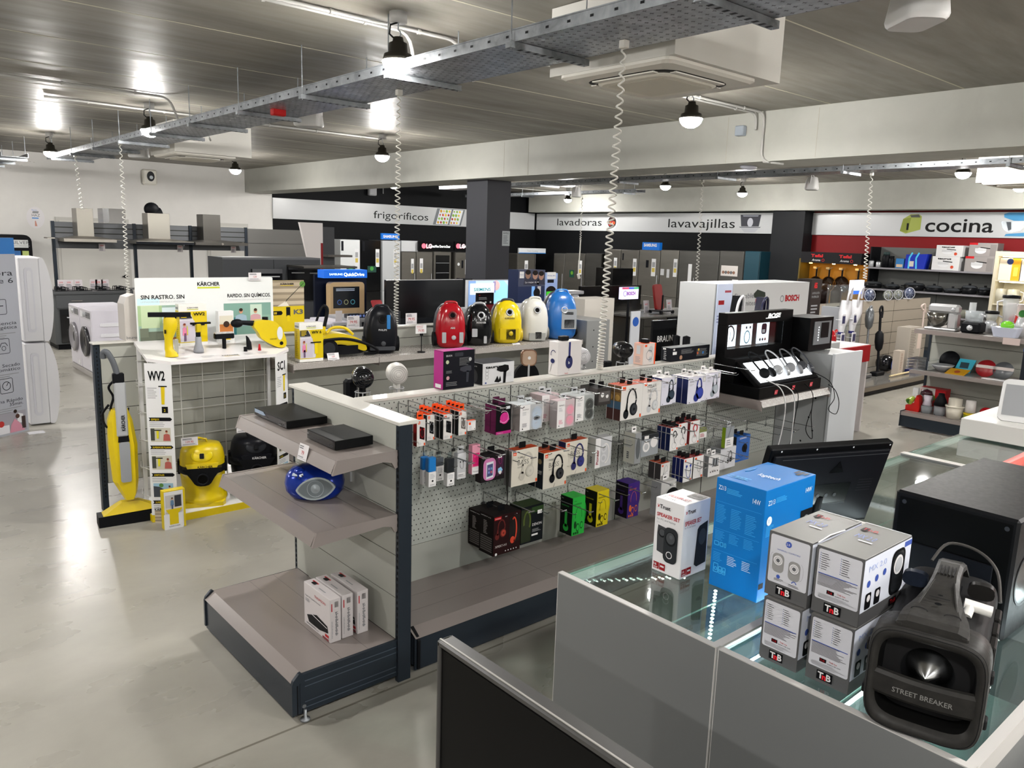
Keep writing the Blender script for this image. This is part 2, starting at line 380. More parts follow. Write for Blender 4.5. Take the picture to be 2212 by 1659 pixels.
for i,(x,r) in enumerate(((2.9,.012),(2.94,.009),(3.0,.012),(3.08,.01),(3.2,.009))): m.tube([(x+.02*math.sin(y*1.3+i),y,3.02+.006*math.sin(y*3)) for y in [.6+.5*k for k in range(28)]],r,K(('#c9c8c4','#22252a','#c9c8c4','#3a3d40','#b0b2b0')[i]),6)
m.obj('power_cable',t,True)
t = tray(2.2,2.55,14.3,17.4,3.0,'short cable tray running to the white wall at far left',1.0)
t = tray(10.05,10.45,1.0,14.0,3.0,'cable tray hung beyond the big beam in the rear bay',1.9)
t = tray(12.9,13.2,11.0,16.8,3.05,'narrow cable tray near the rear corner of the store',1.6)
def conduit(P,label,clips=True,r=.012,box=None):
    t = T('conduit',label,'conduit',P[0]); m = MB(); Q = []
    for i,p in enumerate(P):
        p = Vector(p)
        if 0 < i < len(P)-1:
            a,b = Vector(P[i-1]),Vector(P[i+1]); d = .1
            A = p+(a-p).normalized()*d; B = p+(b-p).normalized()*d
            Q += [A*(1-s)**2+p*2*s*(1-s)+B*s*s for s in (0,.25,.5,.75,1)]
        else: Q.append(p)
    m.tube(Q,r,M_pipe,8)
    for a,b in zip(P,P[1:]):
        a,b = Vector(a),Vector(b); n = int((b-a).length/.6)
        for k in range(n): c = a+(b-a)*(k+.5)/n; m.cyl(c-(b-a).normalized()*.01,c+(b-a).normalized()*.01,r+.006,M_pipe,8)
    m.obj('pipe',t,True)
    return t
zc = CZ-.02
def C2(x,y,z=zc): return az(x,y,z)
a,b = C2(510,0),C2(868,72); y_ = b.y; conduit([(b.x-4,y_-.06,zc),(b.x+.02,y_-.06,zc),(b.x+.08,y_-.06,3.02)],'front white conduit dropping behind the nearest ceiling lamp into the tray')
a = C2(868,60); conduit([(a.x-4,a.y,zc),(a.x+.45,a.y,zc),(a.x+.6,a.y,3.08)],'white conduit above the nearest ceiling lamp, upper of the pair')
a = C2(30,165); conduit([(-3,a.y,zc),(2.85,a.y,zc),(2.95,a.y,3.05)],'long white conduit across the dark ceiling at upper left')
a = C2(320,237); conduit([C2(95,208),(a.x-.2,a.y,zc),(a.x+.55,a.y,zc),(a.x+.7,a.y,3.05)],'white conduit feeding the lamp by the left tray end')
a = C2(823,300); conduit([(3.3,a.y,3.02),(3.45,a.y,zc),(a.x,a.y,zc)],'thin conduit running from the tray to the lamp near the beam')
a = C2(1494,205); conduit([(4.3,a.y+.1,zc),(7.23,a.y+.1,zc),(7.23,a.y+.1,3.16)],'upper white conduit beyond the air conditioner ending at a small box')
conduit([(4.35,a.y+.02,zc),(7.245,a.y+.02,zc),(7.245,a.y+.02,2.85),(7.28,a.y-.1,2.835),(7.4,a.y-.14,2.83)],'lower white conduit bending down the beam to an emergency light')
b = ax(1601,283,7.245); m = MB(); m.box(7.2,b.y-.05,b.z-.05,7.268,b.y+.05,b.z+.05,K('#8f979f',.4),.008); tag(m.obj('junction_box'),'small grey junction box on the beam face','junction box')
b = az(1617,361,2.84); m = MB(); m.ell((b.x,b.y,b.z-.0),(.13,.07,.028),K('#c7cad6',.3)); tag(m.obj('emergency_light'),'flat pale emergency light stuck under the beam','emergency light')
conduit([(13.0,15.9,zc),(15.55,15.9,zc)],'thin conduit on the rear corner ceiling')
# ceiling lamps
M_hood = K('#26241f',.45); M_glow = K('#fbf8f4',.4,e=LAMP)
def make_lamp():
    t = T('ceiling_lamp','','ceiling lamp',(0,0,CZ))
    MB().lathe([(0,-.06),(.055,-.06),(.055,0),(0,0)],M_pipe,14).obj('ceiling_box',t,False)
    m = MB(); m.tube([(0,0,-.06),(0,0,-.1),(.015,0,-.11),(.02,0,-.13),(0,0,-.15)],.005,M_galv,6); m.tube([(.02,0,-.05),(-.05,.01,-.08),(-.05,.02,-.13),(-.02,0,-.16)],.006,K('#111111'),6); m.obj('hook',t,False)
    m = MB(); m.lathe([(0,-.14),(.03,-.145),(.035,-.17),(.055,-.18),(.06,-.235),(.085,-.245),(.095,-.28),(.092,-.285),(0,-.285)],M_hood,24)
    m.obj('housing',t,False)
    MB().lathe([(0,-.36),(.035,-.356),(.065,-.34),(.085,-.318),(.096,-.29),(.096,-.284),(0,-.284)],M_glow,20).obj('lamp_bowl',t,False)
    return t
LX = (-3.1,-.15,2.8,5.72,9.0,11.8,14.4)
lamps = {(2.8,4.35): 'nearest and biggest ceiling lamp, hung in front of the cable tray',(2.86,9.4): 'second ceiling lamp along the tray, above the steam cleaner stand',(2.72,13.6): 'farthest left ceiling lamp at the end of the tray',
    (5.68,14.06): 'small ceiling lamp beside the white wall and beam end',(5.87,9.5): 'ceiling lamp just left of the near coiled cord',(5.7,4.3): 'ceiling lamp beyond the air conditioner',
    (14.7,14.8): 'dim ceiling lamp in the rear corner over lavadoras',(11.9,9.45): 'ceiling lamp in the rear bay on the cable tray line',(14.1,9.25): 'ceiling lamp above the word lavavajillas',(11.6,4.25): 'bright ceiling lamp in the rear bay above the word cocina',(14.35,4.4): 'ceiling lamp cut by the right photo edge'}
first = make_lamp(); k = 0
xtra = [(2.8,-.6),(2.8,-4.2),(-.15,4.3),(-.15,9.4),(-.15,13.6),(-.15,-.6),(-3.4,4.3),(-3.4,9.4),(-3.4,13.6),(-3.4,-.6),(5.7,-.6),(5.7,-4.2),(-.15,-4.2),(11.6,-.6),(14.35,-.6),(8.9,4.3),(8.9,-.6),(11.9,14.4),(9.3,14.6)]
for (x,y),lb in list(lamps.items())+[(p,'black hooded ceiling lamp with white bowl elsewhere in the shop ceiling') for p in xtra]:
    o = first if k == 0 else dup(first); k += 1
    o.location = (x,y,CZ); o['label'] = lb; o['group'] = 'hooded ceiling lamps'
# white loudspeakers under the tray
def make_spk():
    t = T('ceiling_speaker','','ceiling speaker',(0,0,0)); m = MB(); wm = K('#d9d9d8',.4)
    m.ring([[(x*s,y*s2,z) for x,y in rr2(-.13,-.085,.13,.085,.05)] for s,s2,z in ((.62,.6,.17),(.78,.8,.165),(.9,.95,.1),(1,1.1,.0),(.98,1.05,-.015),(.9,.95,-.025))],wm,True); m.obj('cabinet',t,False)
    m = MB(); m.rrect; m.ring([[(x*s,y*s,-.026) for x,y in rr2(-.115,-.08,.115,.08,.04)] for s in (1,.3)],K('#c3c4c4',.6),False); m.obj('grille',t,False)
    m = MB(); m.tube([(-.12,0,.07),(-.12,0,.14),(-.08,0,.19),(0,0,.205),(.08,0,.19),(.12,0,.14),(.12,0,.07)],.008,wm,6); m.box(-.03,-.02,.2,.03,.02,.23,wm); m.obj('bracket',t,False)
    return t
first = make_spk()
for i,(p,rz,lb) in enumerate(((ax(667,268,3.5),-.7,'white speaker hanging under the tray near the red alarm'),(ax(300,337,3.5),-.7,'white speaker hanging under the far end of the tray'),(az(1980,40,2.97),.9,'white speaker at the top right corner of the photo'),(az(1245,423,2.93),.6,'small white speaker in the rear bay over lavadoras'),(az(1753,407,2.92),.3,'small white speaker in the rear bay above the pilaster'))):
    o = first if i == 0 else dup(first); o.location = p; o.rotation_euler.z = rz; o['label'] = lb; o['group'] = 'white hanging speakers'
first = None
m = MB(); p = az(601,245,2.97); m.box(p.x-.06,p.y-.03,p.z-.02,p.x+.06,p.y+.03,p.z+.05,K('#b01414',.4),.008); tag(m.obj('alarm'),'small red alarm box under the cable tray','alarm')
p = ay(325,381,17.4); m = MB(); m.box(p.x-.15,17.38,p.z-.17,p.x+.13,17.5,p.z+.14,K('#d8d5cb',.4),.03); m.fr((p.x,17.379,p.z)); m.disc(0,0,.075,K('#16181c',.3),1,20,.1); m.disc(.01,-.02,.035,K('#b9c3cc',.2),2)
tag(m.obj('projector'),'white box with a dark round lens on the white wall','wall unit')
p = ay(805,412,17.4); m = MB(); m.box(p.x-.12,17.35,p.z-.12,p.x+.1,17.46,p.z+.12,K('#8f9092',.4),.02); m.tube([(p.x+.1,17.4,p.z+.1),(p.x+.3,17.4,p.z+.12),(p.x+.33,17.45,p.z-.05)],.015,K('#77787a')); tag(m.obj('camera_box'),'grey security box high on the black wall','security camera')
# ceiling air conditioning cassettes in white boxes
def ac(x0,y0,x1,y1,z,label):
    t = T('air_conditioner',label,'air conditioner',((x0+x1)/2,(y0+y1)/2,z)); wm = K('#c9c6bd',.5)
    MB().box(x0+.02,y0+.02,z+.005,x1+.16,y1+.02,CZ-.004,K('#c6c4bd',.6)).obj('duct_box',t,True)
    cx,cy,h = (x0+x1)/2,(y0+y1)/2,min(x1-x0,y1-y0)/2-.02
    m = MB(); m.ring([[(cx+p[0],cy+p[1],zz) for p in rr2(-s,-s,s,s,.05)] for s,zz in ((h,z+.004),(h,z-.012),(h-.02,z-.025),(h*.75,z-.03))],wm,False); m.obj('fascia',t,True)
    m = MB(); m.ring([[(cx+p[0],cy+p[1],zz) for p in rr2(-s,-s,s,s,.12)] for s,zz in ((h*.78,z-.029),(h*.74,z-.034))],K('#1d1c1a',.5),False); m.obj('air_slot',t,True)
    m = MB(); m.ring([[(cx+p[0],cy+p[1],zz) for p in rr2(-s,-s,s,s,.1)] for s,zz in ((h*.66,z-.02),(h*.66,z-.042),(h*.62,z-.048))],K('#d0ccc0',.6),False)
    m.box(cx-h*.5,cy-h*.5,z-.05,cx+h*.5,cy+h*.5,z-.0485,K('#c4c0b3',.7)); m.obj('grille',t,True)
    m = MB()
    for a,b in ((0,1),(1,0),(0,-1),(-1,0)):
        m.box(cx+a*h*.71-(.02+abs(b)*h*.5),cy+b*h*.71-(.02+abs(a)*h*.5),z-.04,cx+a*h*.71+(.02+abs(b)*h*.5),cy+b*h*.71+(.02+abs(a)*h*.5),z-.033,wm)
    m.obj('louvre',t,True)
ac(3.36,2.66,4.22,3.58,2.95,'white ceiling cassette air conditioner in a boxed housing near the centre')
p = az(415,338,2.95); ac(p.x-.4,p.y-.5,p.x+.45,p.y+.45,2.95,'white ceiling cassette air conditioner behind the far end of the tray')
p = az(2185,398,2.95); ac(p.x-.4,p.y-.55,p.x+.4,p.y+.3,2.95,'white ceiling air conditioner in the rear bay at right')
# coiled cords
def coil(top,bot,label,r=.016,w_=.0042,straight=.25,pitch=.036,plug=True,dense=.3):
    top,bot = Vector(top),Vector(bot); t = T('coiled_cord',label,'cord',bot,group='white coiled cords hanging from the trays'); m = MB()
    n = int((top-bot).length/pitch); P = []; d = (bot-top); u = Vector((1,0,0)); v = Vector((0,1,0))
    for i in range(n*10+1):
        f = i/(n*10)      # turns bunch up towards the bottom
        g = 1-(1-f)**(1+dense)
        c = top+d*g; a = 2*PI*i/10; rr = r*(.35+.65*min(1,g*3+.3)); P.append(c+u*rr*math.cos(a)+v*rr*math.sin(a))
    m.tube(P,w_,M_cable,5); m.obj('coil',t,True)
    MB().box(top.x-.02,top.y-.02,top.z-.01,top.x+.02,top.y+.02,top.z+.03,M_cable,.004).obj('clip',t,True)
    return t
coil(az(862,203,2.97),ay(855,703,5.88),'coiled white cord hanging down between the vacuum cleaners',.018,.0045,pitch=.042)
coil(az(1348,100,2.97),(3.62,3.30,1.225),'biggest coiled white cord, coming down onto the headphone wall',.019,.005,dense=.55)
p = az(163,338,2.97); coil(p,ay(178,452,p.y),'leftmost coiled white cord behind the first cooker hood',.021,.006,pitch=.058)
p = az(260,312,2.97); coil(p,ay(277,634,p.y),'coiled white cord dropping behind the beige display column on the left',.02,.0055,pitch=.052)
p = az(1518,393,2.97); coil(p,ay(1502,655,p.y),'coiled white cord hanging over the dishwashers in the rear bay',.021,.006,pitch=.058)
p = az(1257,430,2.97); q = ay(1254,520,p.y); up_ = Vector((p.x,p.y,CZ-.01)); t = coil(p,q,'thin white cord with a loose plug hanging in the rear bay',.019,.006,pitch=.06)
r_ = ay(1249,592,p.y); m = MB(); m.cyl(p,up_,.008,M_cable,6); m.tube([q,(q.x,q.y,q.z-.2),r_],.016,M_cable,6); m.cyl(r_,(r_.x+.04,r_.y,r_.z-.1),.035,M_cable,10); m.obj('plug',t,True)
p = az(1883,378,2.97); coil(p,ay(1868,602,p.y),'rightmost coiled white cord beside the kitchen shelves',.021,.006,pitch=.058)
# ================================================================ SHOP FIXTURES NEAR THE CAMERA
def FP(name,h,r):
    m_ = NM(name,h,h,(40,40,40),2,(r,r+.04),.004); return m_
M_shelf = FP('shelf_paint','#7f7773',.22)
M_shelf2 = FP('shelf_paint_light','#9d9893',.25)
M_dark = FP('dark_steel_paint','#262c33',.22)
M_panel = FP('panel_paint','#a0a199',.35)
M_panel_d = FP('panel_paint_grey','#8d8d85',.35)
M_cap = FP('cap_steel','#c6c4bd',.2)
M_slot = K('#101114',.7); M_groove = K('#24241f',.6)
M_peg = dots(NM('pegboard','#a3a69f','#abaea7',(2,2,2),3,(.3,.45),0),0,2,.0279,.0279,.0036,'#2c2d2c',True)
M_cable_b = K('#0c0c0d',.5)
def slats_x(m,x0,x1,y0,y1,z0,z1,st,mt,g=.004):      # panel in a plane y=const
    z = z0
    m.box(x0,y0+.003,z0,x1,y1,z1,M_groove)
    while z < z1-.001: m.box(x0,y0,z+g,x1,y0+.005,min(z+st,z1)-g*.2,mt); z += st
def slats_y(m,x0,x1,y0,y1,z0,z1,st,mt,g=.004):
    z = z0; m.box(x0+.003,y0,z0,x1,y1,z1,M_groove)
    while z < z1-.001: m.box(x0,y0,z+g,x0+.005,y1,min(z+st,z1)-g*.2,mt); z += st
def slotted(m,x0,y0,z0,x1,y1,z1,face='x'):
    m.box(x0,y0,z0,x1,y1,z1,M_dark,.003); z = z0+.1
    while z < z1-.03:
        if face == 'x': m.box(x0-.001,y0+.008,z,x0,y0+.016,z+.014,M_slot)
        else: m.box((x0+x1)/2-.004,y0-.001,z,(x0+x1)/2+.004,y0,z+.014,M_slot)
        z += .028
def bracket_y(m,x0,x1,y,z,mt,th=.02):   # triangular shelf bracket lying along x, hooked at x1, at side y
    P = [(x0-.012,z-.06),(x0+.01,z+.002),(x1,z+.002),(x1,z-.075),(x1-.012,z-.08),(x1-.03,z-.05),(x1-.07,z-.04),(x0+.05,z-.055)]
    m.fr((0,y+th,0),(1,0,0),(0,0,1)); m.ext(P,0,th,mt); m.M = I4
# ---- end unit with two shelves (faces -x)
t = T('shelf_gondola','end-of-aisle grey metal shelf unit in front, two shelves over a dark base','shelf unit',(1.55,3.28,0))
for y in (2.772,3.775): m = MB(); slotted(m,1.80,y,0,1.868,y+.028,1.215,'x'); m.obj('upright',t,True)
m = MB(); slats_y(m,1.80,1.85,2.80,3.775,.205,1.20,.2,M_panel,.003); m.obj('back_panel',t,True)
m = MB(); m.box(1.795,2.77,1.20,1.90,3.83,1.217,M_cap,.003); m.obj('top_cap',t,True)
for zs,x0,seams in ((1.09,1.50,(1.62,)),(.80,1.405,(1.51,1.70))):
    m = MB(); m.box(x0+.01,2.80,zs-.004,1.80,3.775,zs,M_shelf); xs = [x0+.012]+list(seams)
    m.add([(x0+.012,2.80,zs),(x0+.012,3.775,zs),(x0-.012,3.775,zs-.055),(x0-.012,2.80,zs-.055)],[(0,1,2,3)],M_shelf)
    m.box(x0-.008,2.80,zs-.058,x0+.05,3.775,zs-.052,M_shelf); m.box(x0+.012,2.80,zs-.03,1.80,2.803,zs,M_shelf)
    for x in seams: m.box(x,2.80,zs,x+.002,3.775,zs+.0006,K('#5d5854')); m.box(x,2.7985,zs-.028,x+.002,2.80,zs,K('#3a3736'))
    for x in (x0+.04,(x0+1.8)/2,1.78): m.box(x,2.7985,zs-.017,x+.006,2.80,zs-.011,M_slot)
    s = m.obj('shelf',t,True)
    for y in (2.785,3.775): m = MB(); bracket_y(m,x0,1.80,y,zs-.0,M_shelf,.012); m.obj('bracket',s,True)
m = MB(); m.box(1.34,2.80,.199,1.80,3.775,.205,M_shelf)
m.add([(1.34,2.80,.205),(1.34,3.775,.205),(1.295,3.775,.172),(1.295,2.80,.172)],[(0,1,2,3)],M_shelf)
for x in (1.53,1.66): m.box(x,2.80,.205,x+.0015,3.775,.2056,K('#5d5854'))
m.obj('base_shelf',t,True)
m = MB(); m.box(1.30,2.80,.015,1.312,3.775,.172,M_dark,.002); m.obj('kick_plate',t,True)
for y,sg in ((2.795,-1),(3.775,1)):
    m = MB(); m.fr((0,y+.006,0),(1,0,0),(0,0,1)); m.ext([(1.293,.03),(1.293,.165),(1.30,.185),(1.325,.21),(1.335,.213),(1.345,.203),(1.80,.205),(1.80,.03)],0,.016,M_dark); m.M = I4
    for z in (.17,.145,.075,.05): m.box(1.35,y-.0115,z,1.795,y-.01,z+.004,K('#3c4550',.25))
    m.box(1.315,y-.0115,.03,1.319,y-.01,.16,M_slot); m.box(1.328,y-.0125,.03,1.334,y-.01,.165,M_dark)
    e = m.obj('side_plate',t,True)
    if sg < 0: m = MB(); m.lathe([(.0,0),(.02,0),(.022,.004),(.02,.01),(.007,.013),(.007,.05),(0,.05)],M_galv,12,(1.345,y-.02,0)); m.cyl((1.345,y-.014,.06),(1.345,y-.009,.06),.009,M_galv,8); m.obj('levelling_foot',t,True)
# ---- headphone wall (panel faces -y)
x0,x1 = 1.905,5.685
t = T('shelf_gondola','long grey pegboard gondola wall full of headphones','shelf unit',(3.8,3.25,0))
for i in range(4):
    a,b = x0+.945*i+.001,x0+.945*(i+1)-.001
    m = MB(); m.box(a,3.26,.805,b,3.275,1.20,M_peg); m.obj('pegboard',t,True)
    m = MB(); m.box(a,3.26,.408,b,3.275,.802,M_peg); m.obj('pegboard',t,True)
    m = MB(); m.box(a,3.26,.205,b,3.275,.405,M_panel); m.box(a,3.30,.1,b,3.315,1.2,M_panel_d); m.obj('plain_panel',t,True)
    m = MB(); m.box(a,2.85,.199,b,3.26,.205,M_shelf); m.add([(a,2.85,.205),(b,2.85,.205),(b,2.79,.172),(a,2.79,.172)],[(0,3,2,1)],M_shelf)
    for y in (2.98,3.12): m.box(a,y,.205,b,y+.0015,.2056,K('#5d5854'))
    m.obj('base_shelf',t,True)
    m = MB(); m.box(a,2.795,.012,b,2.807,.172,M_dark,.002); m.obj('kick_plate',t,True)
for i in range(5):
    m = MB(); x = x0+.945*i; m.box(max(x-.012,x0),3.278,0,x+.012,3.298,1.2,M_dark); m.box(x-.0025,3.258,.205,x+.0025,3.262,1.2,M_slot); m.obj('upright',t,True)
m = MB(); m.box(x0,3.252,1.20,4.745,3.345,1.216,M_cap,.003); m.box(4.745,3.252,1.20,x1,3.345,1.214,M_cap,.003); m.obj('top_cap',t,True)
m = MB(); m.fr((1.93,0,0),(0,-1,0),(0,0,1)); m.ext([(-3.26,.02),(-3.26,.2),(-2.86,.2),(-2.845,.21),(-2.80,.18),(-2.785,.16),(-2.785,.02)],0,.014,M_slot)
m.M = I4; m.box(1.908,2.82,.03,1.915,2.835,.17,M_dark); m.lathe([(0,0),(.018,0),(.018,.008),(.006,.012),(.006,.04),(0,.04)],M_galv,10,(1.93,2.83,0)); m.obj('side_plate',t,True)
m = MB(); m.box(x0,3.345,1.108,4.74,3.74,1.12,M_shelf2); m.box(x0,3.74,1.085,4.74,3.75,1.12,M_shelf2); m.obj('rear_shelf',t,True)
m = MB(); m.box(x0,3.315,.19,x1,3.74,.2,M_shelf); m.box(x0,3.73,.01,x1,3.74,.19,M_dark); m.obj('rear_base',t,True)
# side shelf for the headphone stand
m = MB(); m.box(4.745,2.84,.955,5.68,3.258,.97,M_shelf); m.add([(4.745,2.84,.97),(5.68,2.84,.97),(5.68,2.815,.925),(4.745,2.815,.925)],[(0,3,2,1)],M_shelf2)
m.box(4.742,2.84,.93,4.745,3.258,.97,M_shelf); s = m.obj('shelf',t,True)
for x in (4.742,5.676):
    m = MB(); m.fr((x,0,0),(0,-1,0),(0,0,1)); m.ext([(-2.82,.90),(-2.83,.965),(-3.26,.965),(-3.26,.875),(-3.24,.87),(-3.19,.905),(-2.86,.905)],-.006,.006,M_shelf); m.obj('bracket',s,True)
# ---- end cabinet of that wall
t = T('end_cabinet','tall grey and white cabinet closing the far end of the headphone wall','cabinet',(5.95,3.1,0))
m = MB(); gp = FP('cabinet_grey','#a0a3a4',.4); m.box(5.74,2.85,0,6.16,3.5,1.2,gp)
for y,z in ((3.0,.98),(2.96,.86),(3.0,.7),(2.96,.6),(3.05,.5)): m.fr((5.74,y,z),(0,-1,0)); m.disc(0,0,.008,M_slot,1,10); m.M = I4
m.obj('body',t,True); m = MB(); m.box(5.725,2.83,0,6.17,2.85,1.222,FP('cabinet_white','#c1c5c9',.4)); m.obj('white_panel',t,True)
m = MB(); m.box(5.74,2.85,1.2,6.16,3.5,1.212,gp); m.obj('top',t,True)
# ---- glass display counters
M_cpan = FP('counter_laminate','#6d6f6f',.4); M_cedge = K('#bab8b5',.45); M_gl = glass('showcase_glass','#eff6f4',.04); M_gle = K('#9fc4b8',.15)
M_in = FP('showcase_floor','#98a19f',.3)
def counter(x0,x1,y0,y1,label,zt=.9,ledge=True):
    t = T('display_counter',label,'display counter',((x0+x1)/2,(y0+y1)/2,0),group='grey glass-topped display counters')
    for x in (x0,x1-.022):
        m = MB(); m.box(x+.0,y0+.004,0,x+.022,y1-.004,zt-.003,M_cpan); m.box(x+.0005,y0+.003,zt-.003,x+.0215,y1-.003,zt,M_cedge)
        m.box(x+.0005,y0+.001,0,x+.0215,y0+.004,zt,M_cedge); m.box(x+.0005,y1-.004,0,x+.0215,y1-.001,zt,M_cedge); m.obj('side_panel',t,True)
    a,b = x0+.022,x1-.022
    m = MB(); m.box(a,y0+.002,zt-.06,b,y0+.028,zt-.004,M_cedge); m.obj('rail',t,True)
    m = MB(); m.box(a,y0+.028,zt-.018,b,y1-.004,zt-.01,M_gl); m.obj('glass_top',t,True)
    m = MB(); m.box(a,y1-.055,zt-.03,b,y1-.013,zt-.02,K('#c8d4cf',.4)); m.obj('rail',t,True)
    m = MB(); m.box(a,y1-.012,.42,b,y1-.004,zt-.018,M_gl); m.box(a,y1-.0125,zt-.022,b,y1-.0035,zt-.018,M_gle); m.obj('front_glass',t,True)
    m = MB(); m.box(a,y0+.01,0,b,y1-.01,.4,M_cpan); m.box(a,y0+.03,.4,b,y1-.014,.408,M_in); m.obj('base_cabinet',t,True)
    m = MB(); m.box(a,y0+.03,.64,b,y1-.16,.646,M_gl); m.box(a,y1-.162,.64,b,y1-.16,.646,M_gle); m.obj('glass_shelf',t,True)
    m = MB(); m.box(a,y0+.004,.4,b,y0+.016,zt-.06,M_cpan); m.obj('back_board',t,True)
    return t
cA = counter(1.78,3.12,1.132,1.765,'grey glass-topped counter carrying the red and white and the blue speaker boxes')
cB = counter(1.78,3.12,.47,1.127,'nearest grey glass counter carrying the silver boxes and the black boombox')
cC = counter(3.125,4.46,1.132,1.765,'glass counter behind the black monitor')
cD = counter(4.465,6.1,1.132,1.765,'farther glass counter next to the white tablet plinth')
cE = counter(3.125,4.46,.47,1.127,'grey glass counter under the rear of the large black loudspeaker')
for t_,P in ((cB,[(2.12,.50,.86,3.0,.504,.872),(1.84,1.085,.84,3.1,1.089,.846)]),(cA,[(1.84,1.175,.84,3.1,1.179,.846)])):
    for p in P: m = MB(); m.box(*p,K('#f4f8ff',.5,e=70)); m.obj('led_strip',t_,True)
# small LEDs under the near glass; the farther glowing row imitates an LED reflection
for t_,a,b,n_ in ((cB,az(2150,1385,.868),az(2133,1492,.868),13),(cA,az(1546,1275,.63),az(1532,1385,.63),14)):
    m = MB(); d_ = b-a; m.cyl(a,b,.004,K('#c9d2d2',.4),6)
    for i in range(n_): p = a+d_*(i+.5)/n_; m.box(p.x-.004,p.y-.005,p.z+.002,p.x+.004,p.y+.005,p.z+.006,K('#fdfdf4',.5,e=45))
    m.obj('led_or_reflection_row',t_,True)
# things inside the showcase
m = MB()
for i in range(26): m.box(2.2+i*.012,1.45,.41,2.206+i*.012,1.7,.425,K('#3c3f3e'))
m.box(2.19,1.44,.408,2.53,1.71,.412,K('#8c8f8c')); tag(m.obj('grid_tray'),'ribbed metal tray lying inside the glass counter','tray')
m = MB(); m.box(2.4,1.25,.408,2.9,1.45,.47,K('#1c1d1f',.4),.01); tag(m.obj('device'),'flat black device inside the glass counter under the blue box','device')
# ---- big black screen panel standing at the bottom edge
t = T('television','large switched-off black screen with grey edge trim, cut by the bottom edge','television',(1.22,.9,0))
m = MB(); m.box(1.20,.1,.03,1.235,1.63,.885,K('#0c0c0d',.5)); m.fr((1.1995,1.62,.04),(0,-1,0)); m.rect(0,0,1.5,.835,K('#090909',.42)); m.obj('screen',t,True)
M_trim = K('#3b3a39',.35)
m = MB(); m.box(1.192,.1,.882,1.245,1.64,.90,M_trim,.004); m.box(1.20,.1,.899,1.205,1.64,.902,K('#a09d99',.25)); m.obj('top_trim',t,True)
m = MB(); m.box(1.192,1.628,.03,1.24,1.642,.90,M_trim,.004); m.obj('side_trim',t,True)
m = MB(); m.box(1.15,.3,0,1.29,.34,.03,M_trim); m.box(1.15,1.4,0,1.29,1.44,.03,M_trim); m.obj('foot',t,True)
# white low counter cut by the lower right corner
m = MB(); m.box(2.15,-.6,0,3.6,.40,.72,K('#c3c3c0',.5),.004)
for i in range(5): m.box(2.15,-.5+i*.2,.72,3.6,-.497+i*.2,.7205,K('#a8a8a5'))
m.fr((2.3,.1,.7212),(1,0,0),(0,1,0)); m.rect(.1,.12,.26,.17,K('#8a88b0'))
tag(m.obj('worktop'),'white tiled low worktop cut by the lower right corner','worktop')
# ================================================================ HOOKS AND PACKS ON THE PEGBOARD
YP = 3.26
c4 = lambda x,y: (860+.1989*x,760+.1989*y)
c5 = lambda x,y: (1250+.1989*x,740+.1989*y)
c6 = lambda x,y: (940+.1989*x,900+.1989*y)
M_wire = K('#a5a7a8',.2,.9); M_tabc = K('#d9dde0',.15,a=.35); M_acr = glass('clear_plastic','#eef3f5',.10,.08)
def make_hook():
    t = T('display_hook','','hook'); m = MB()
    m.tube([(0,-.002,.0),(0,-.002,-.06)],.0022,M_wire,6); m.box(-.012,-.003,-.075,.012,0,-.06,M_wire)
    m.tube([(0,-.002,-.052),(0,-.01,-.057),(0,-.275,-.055),(0,-.29,-.044)],.0026,M_wire,6); m.obj('hook_arm',t,False)
    m = MB(); m.tube([(0,-.002,0),(0,-.40,-.004)],.0028,M_wire,6); m.tube([(-.02,-.40,-.004),(.02,-.40,-.004)],.0035,M_wire,6); m.obj('label_arm',t,False)
    return t
HB = make_hook(); hk = [0]
def hook(px_,what,row):
    p = ay(px_[0],px_[1],YP); o = HB if hk[0] == 0 else dup(HB); hk[0] += 1
    o.location = (p.x,YP-.001,p.z); o['label'] = 'chrome wire hook '+what; o['group'] = 'chrome hooks in the '+row+' row of the pegboard'; return o
for q,wd in (((0,550),'at the left end of the top row'),((110,525),'holding the red earphone box'),((285,505),'holding the first black earphone box'),((450,480),'holding the second black earphone box'),((610,455),'holding the silver earphone box'),((765,435),'above the small white card pack'),((990,410),'holding the magenta earphones'),((1310,370),'holding the white Sony headphones'),((1610,325),'holding the pink Sony headphones'),((1890,290),'holding the black Sony headphones')):
    hook(c4(*q),wd.replace('Sony ',''),'top')
for q,wd in (((235,345),'holding the dark square pack'),((430,320),'holding the big box with black headphones'),((670,295),'holding the big box with pale headphones'),((925,260),'over the white box with dark blue headphones'),((1145,235),'over the white box with blue headphones'),((1355,210),'at the right end of the top row by the stand')):
    hook(c5(*q),wd,'top')
for q,wd in (((275,1010),'holding the blue tubes'),((435,960),'holding the grey tubes'),((600,930),'holding the white clip earphones'),((755,905),'holding the pink earphone pack'),((940,965),'holding the pink armband box'),((1290,900),'holding the white bass headphone box'),((1590,930),'holding the black bass headphone box'),((1870,840),'holding the blue bass headphone box')):
    hook(c4(*q),wd,'second')
for q,wd in (((205,925),'holding the white loop headphones'),((510,865),'holding the slim white headphone box'),((695,825),'holding the clear headphone pack'),((895,795),'holding the first sport earphone box'),((1010,770),'holding the second sport earphone box'),((1135,745),'holding the red sport earphone box'),((1270,730),'empty, right of the red sport earphones'),((1465,930),'holding the grey and blue boxes at far right'),((1830,850),'empty, under the side shelf'),((2035,805),'empty, nearest the end cabinet')):
    hook(c5(*q),wd,'second')
for q,wd in (((845,1205),'holding the small dark earphone boxes'),((965,1185),'holding the blue earphone boxes'),((1085,1150),'holding the pale earphone box'),((1200,1125),'holding the small white cable box'),((1310,1100),'behind the tall grey box'),((690,1325),'low on the third panel'),((485,1375),'holding the pale box at the lower edge')):
    hook(c5(*q),wd,'third')
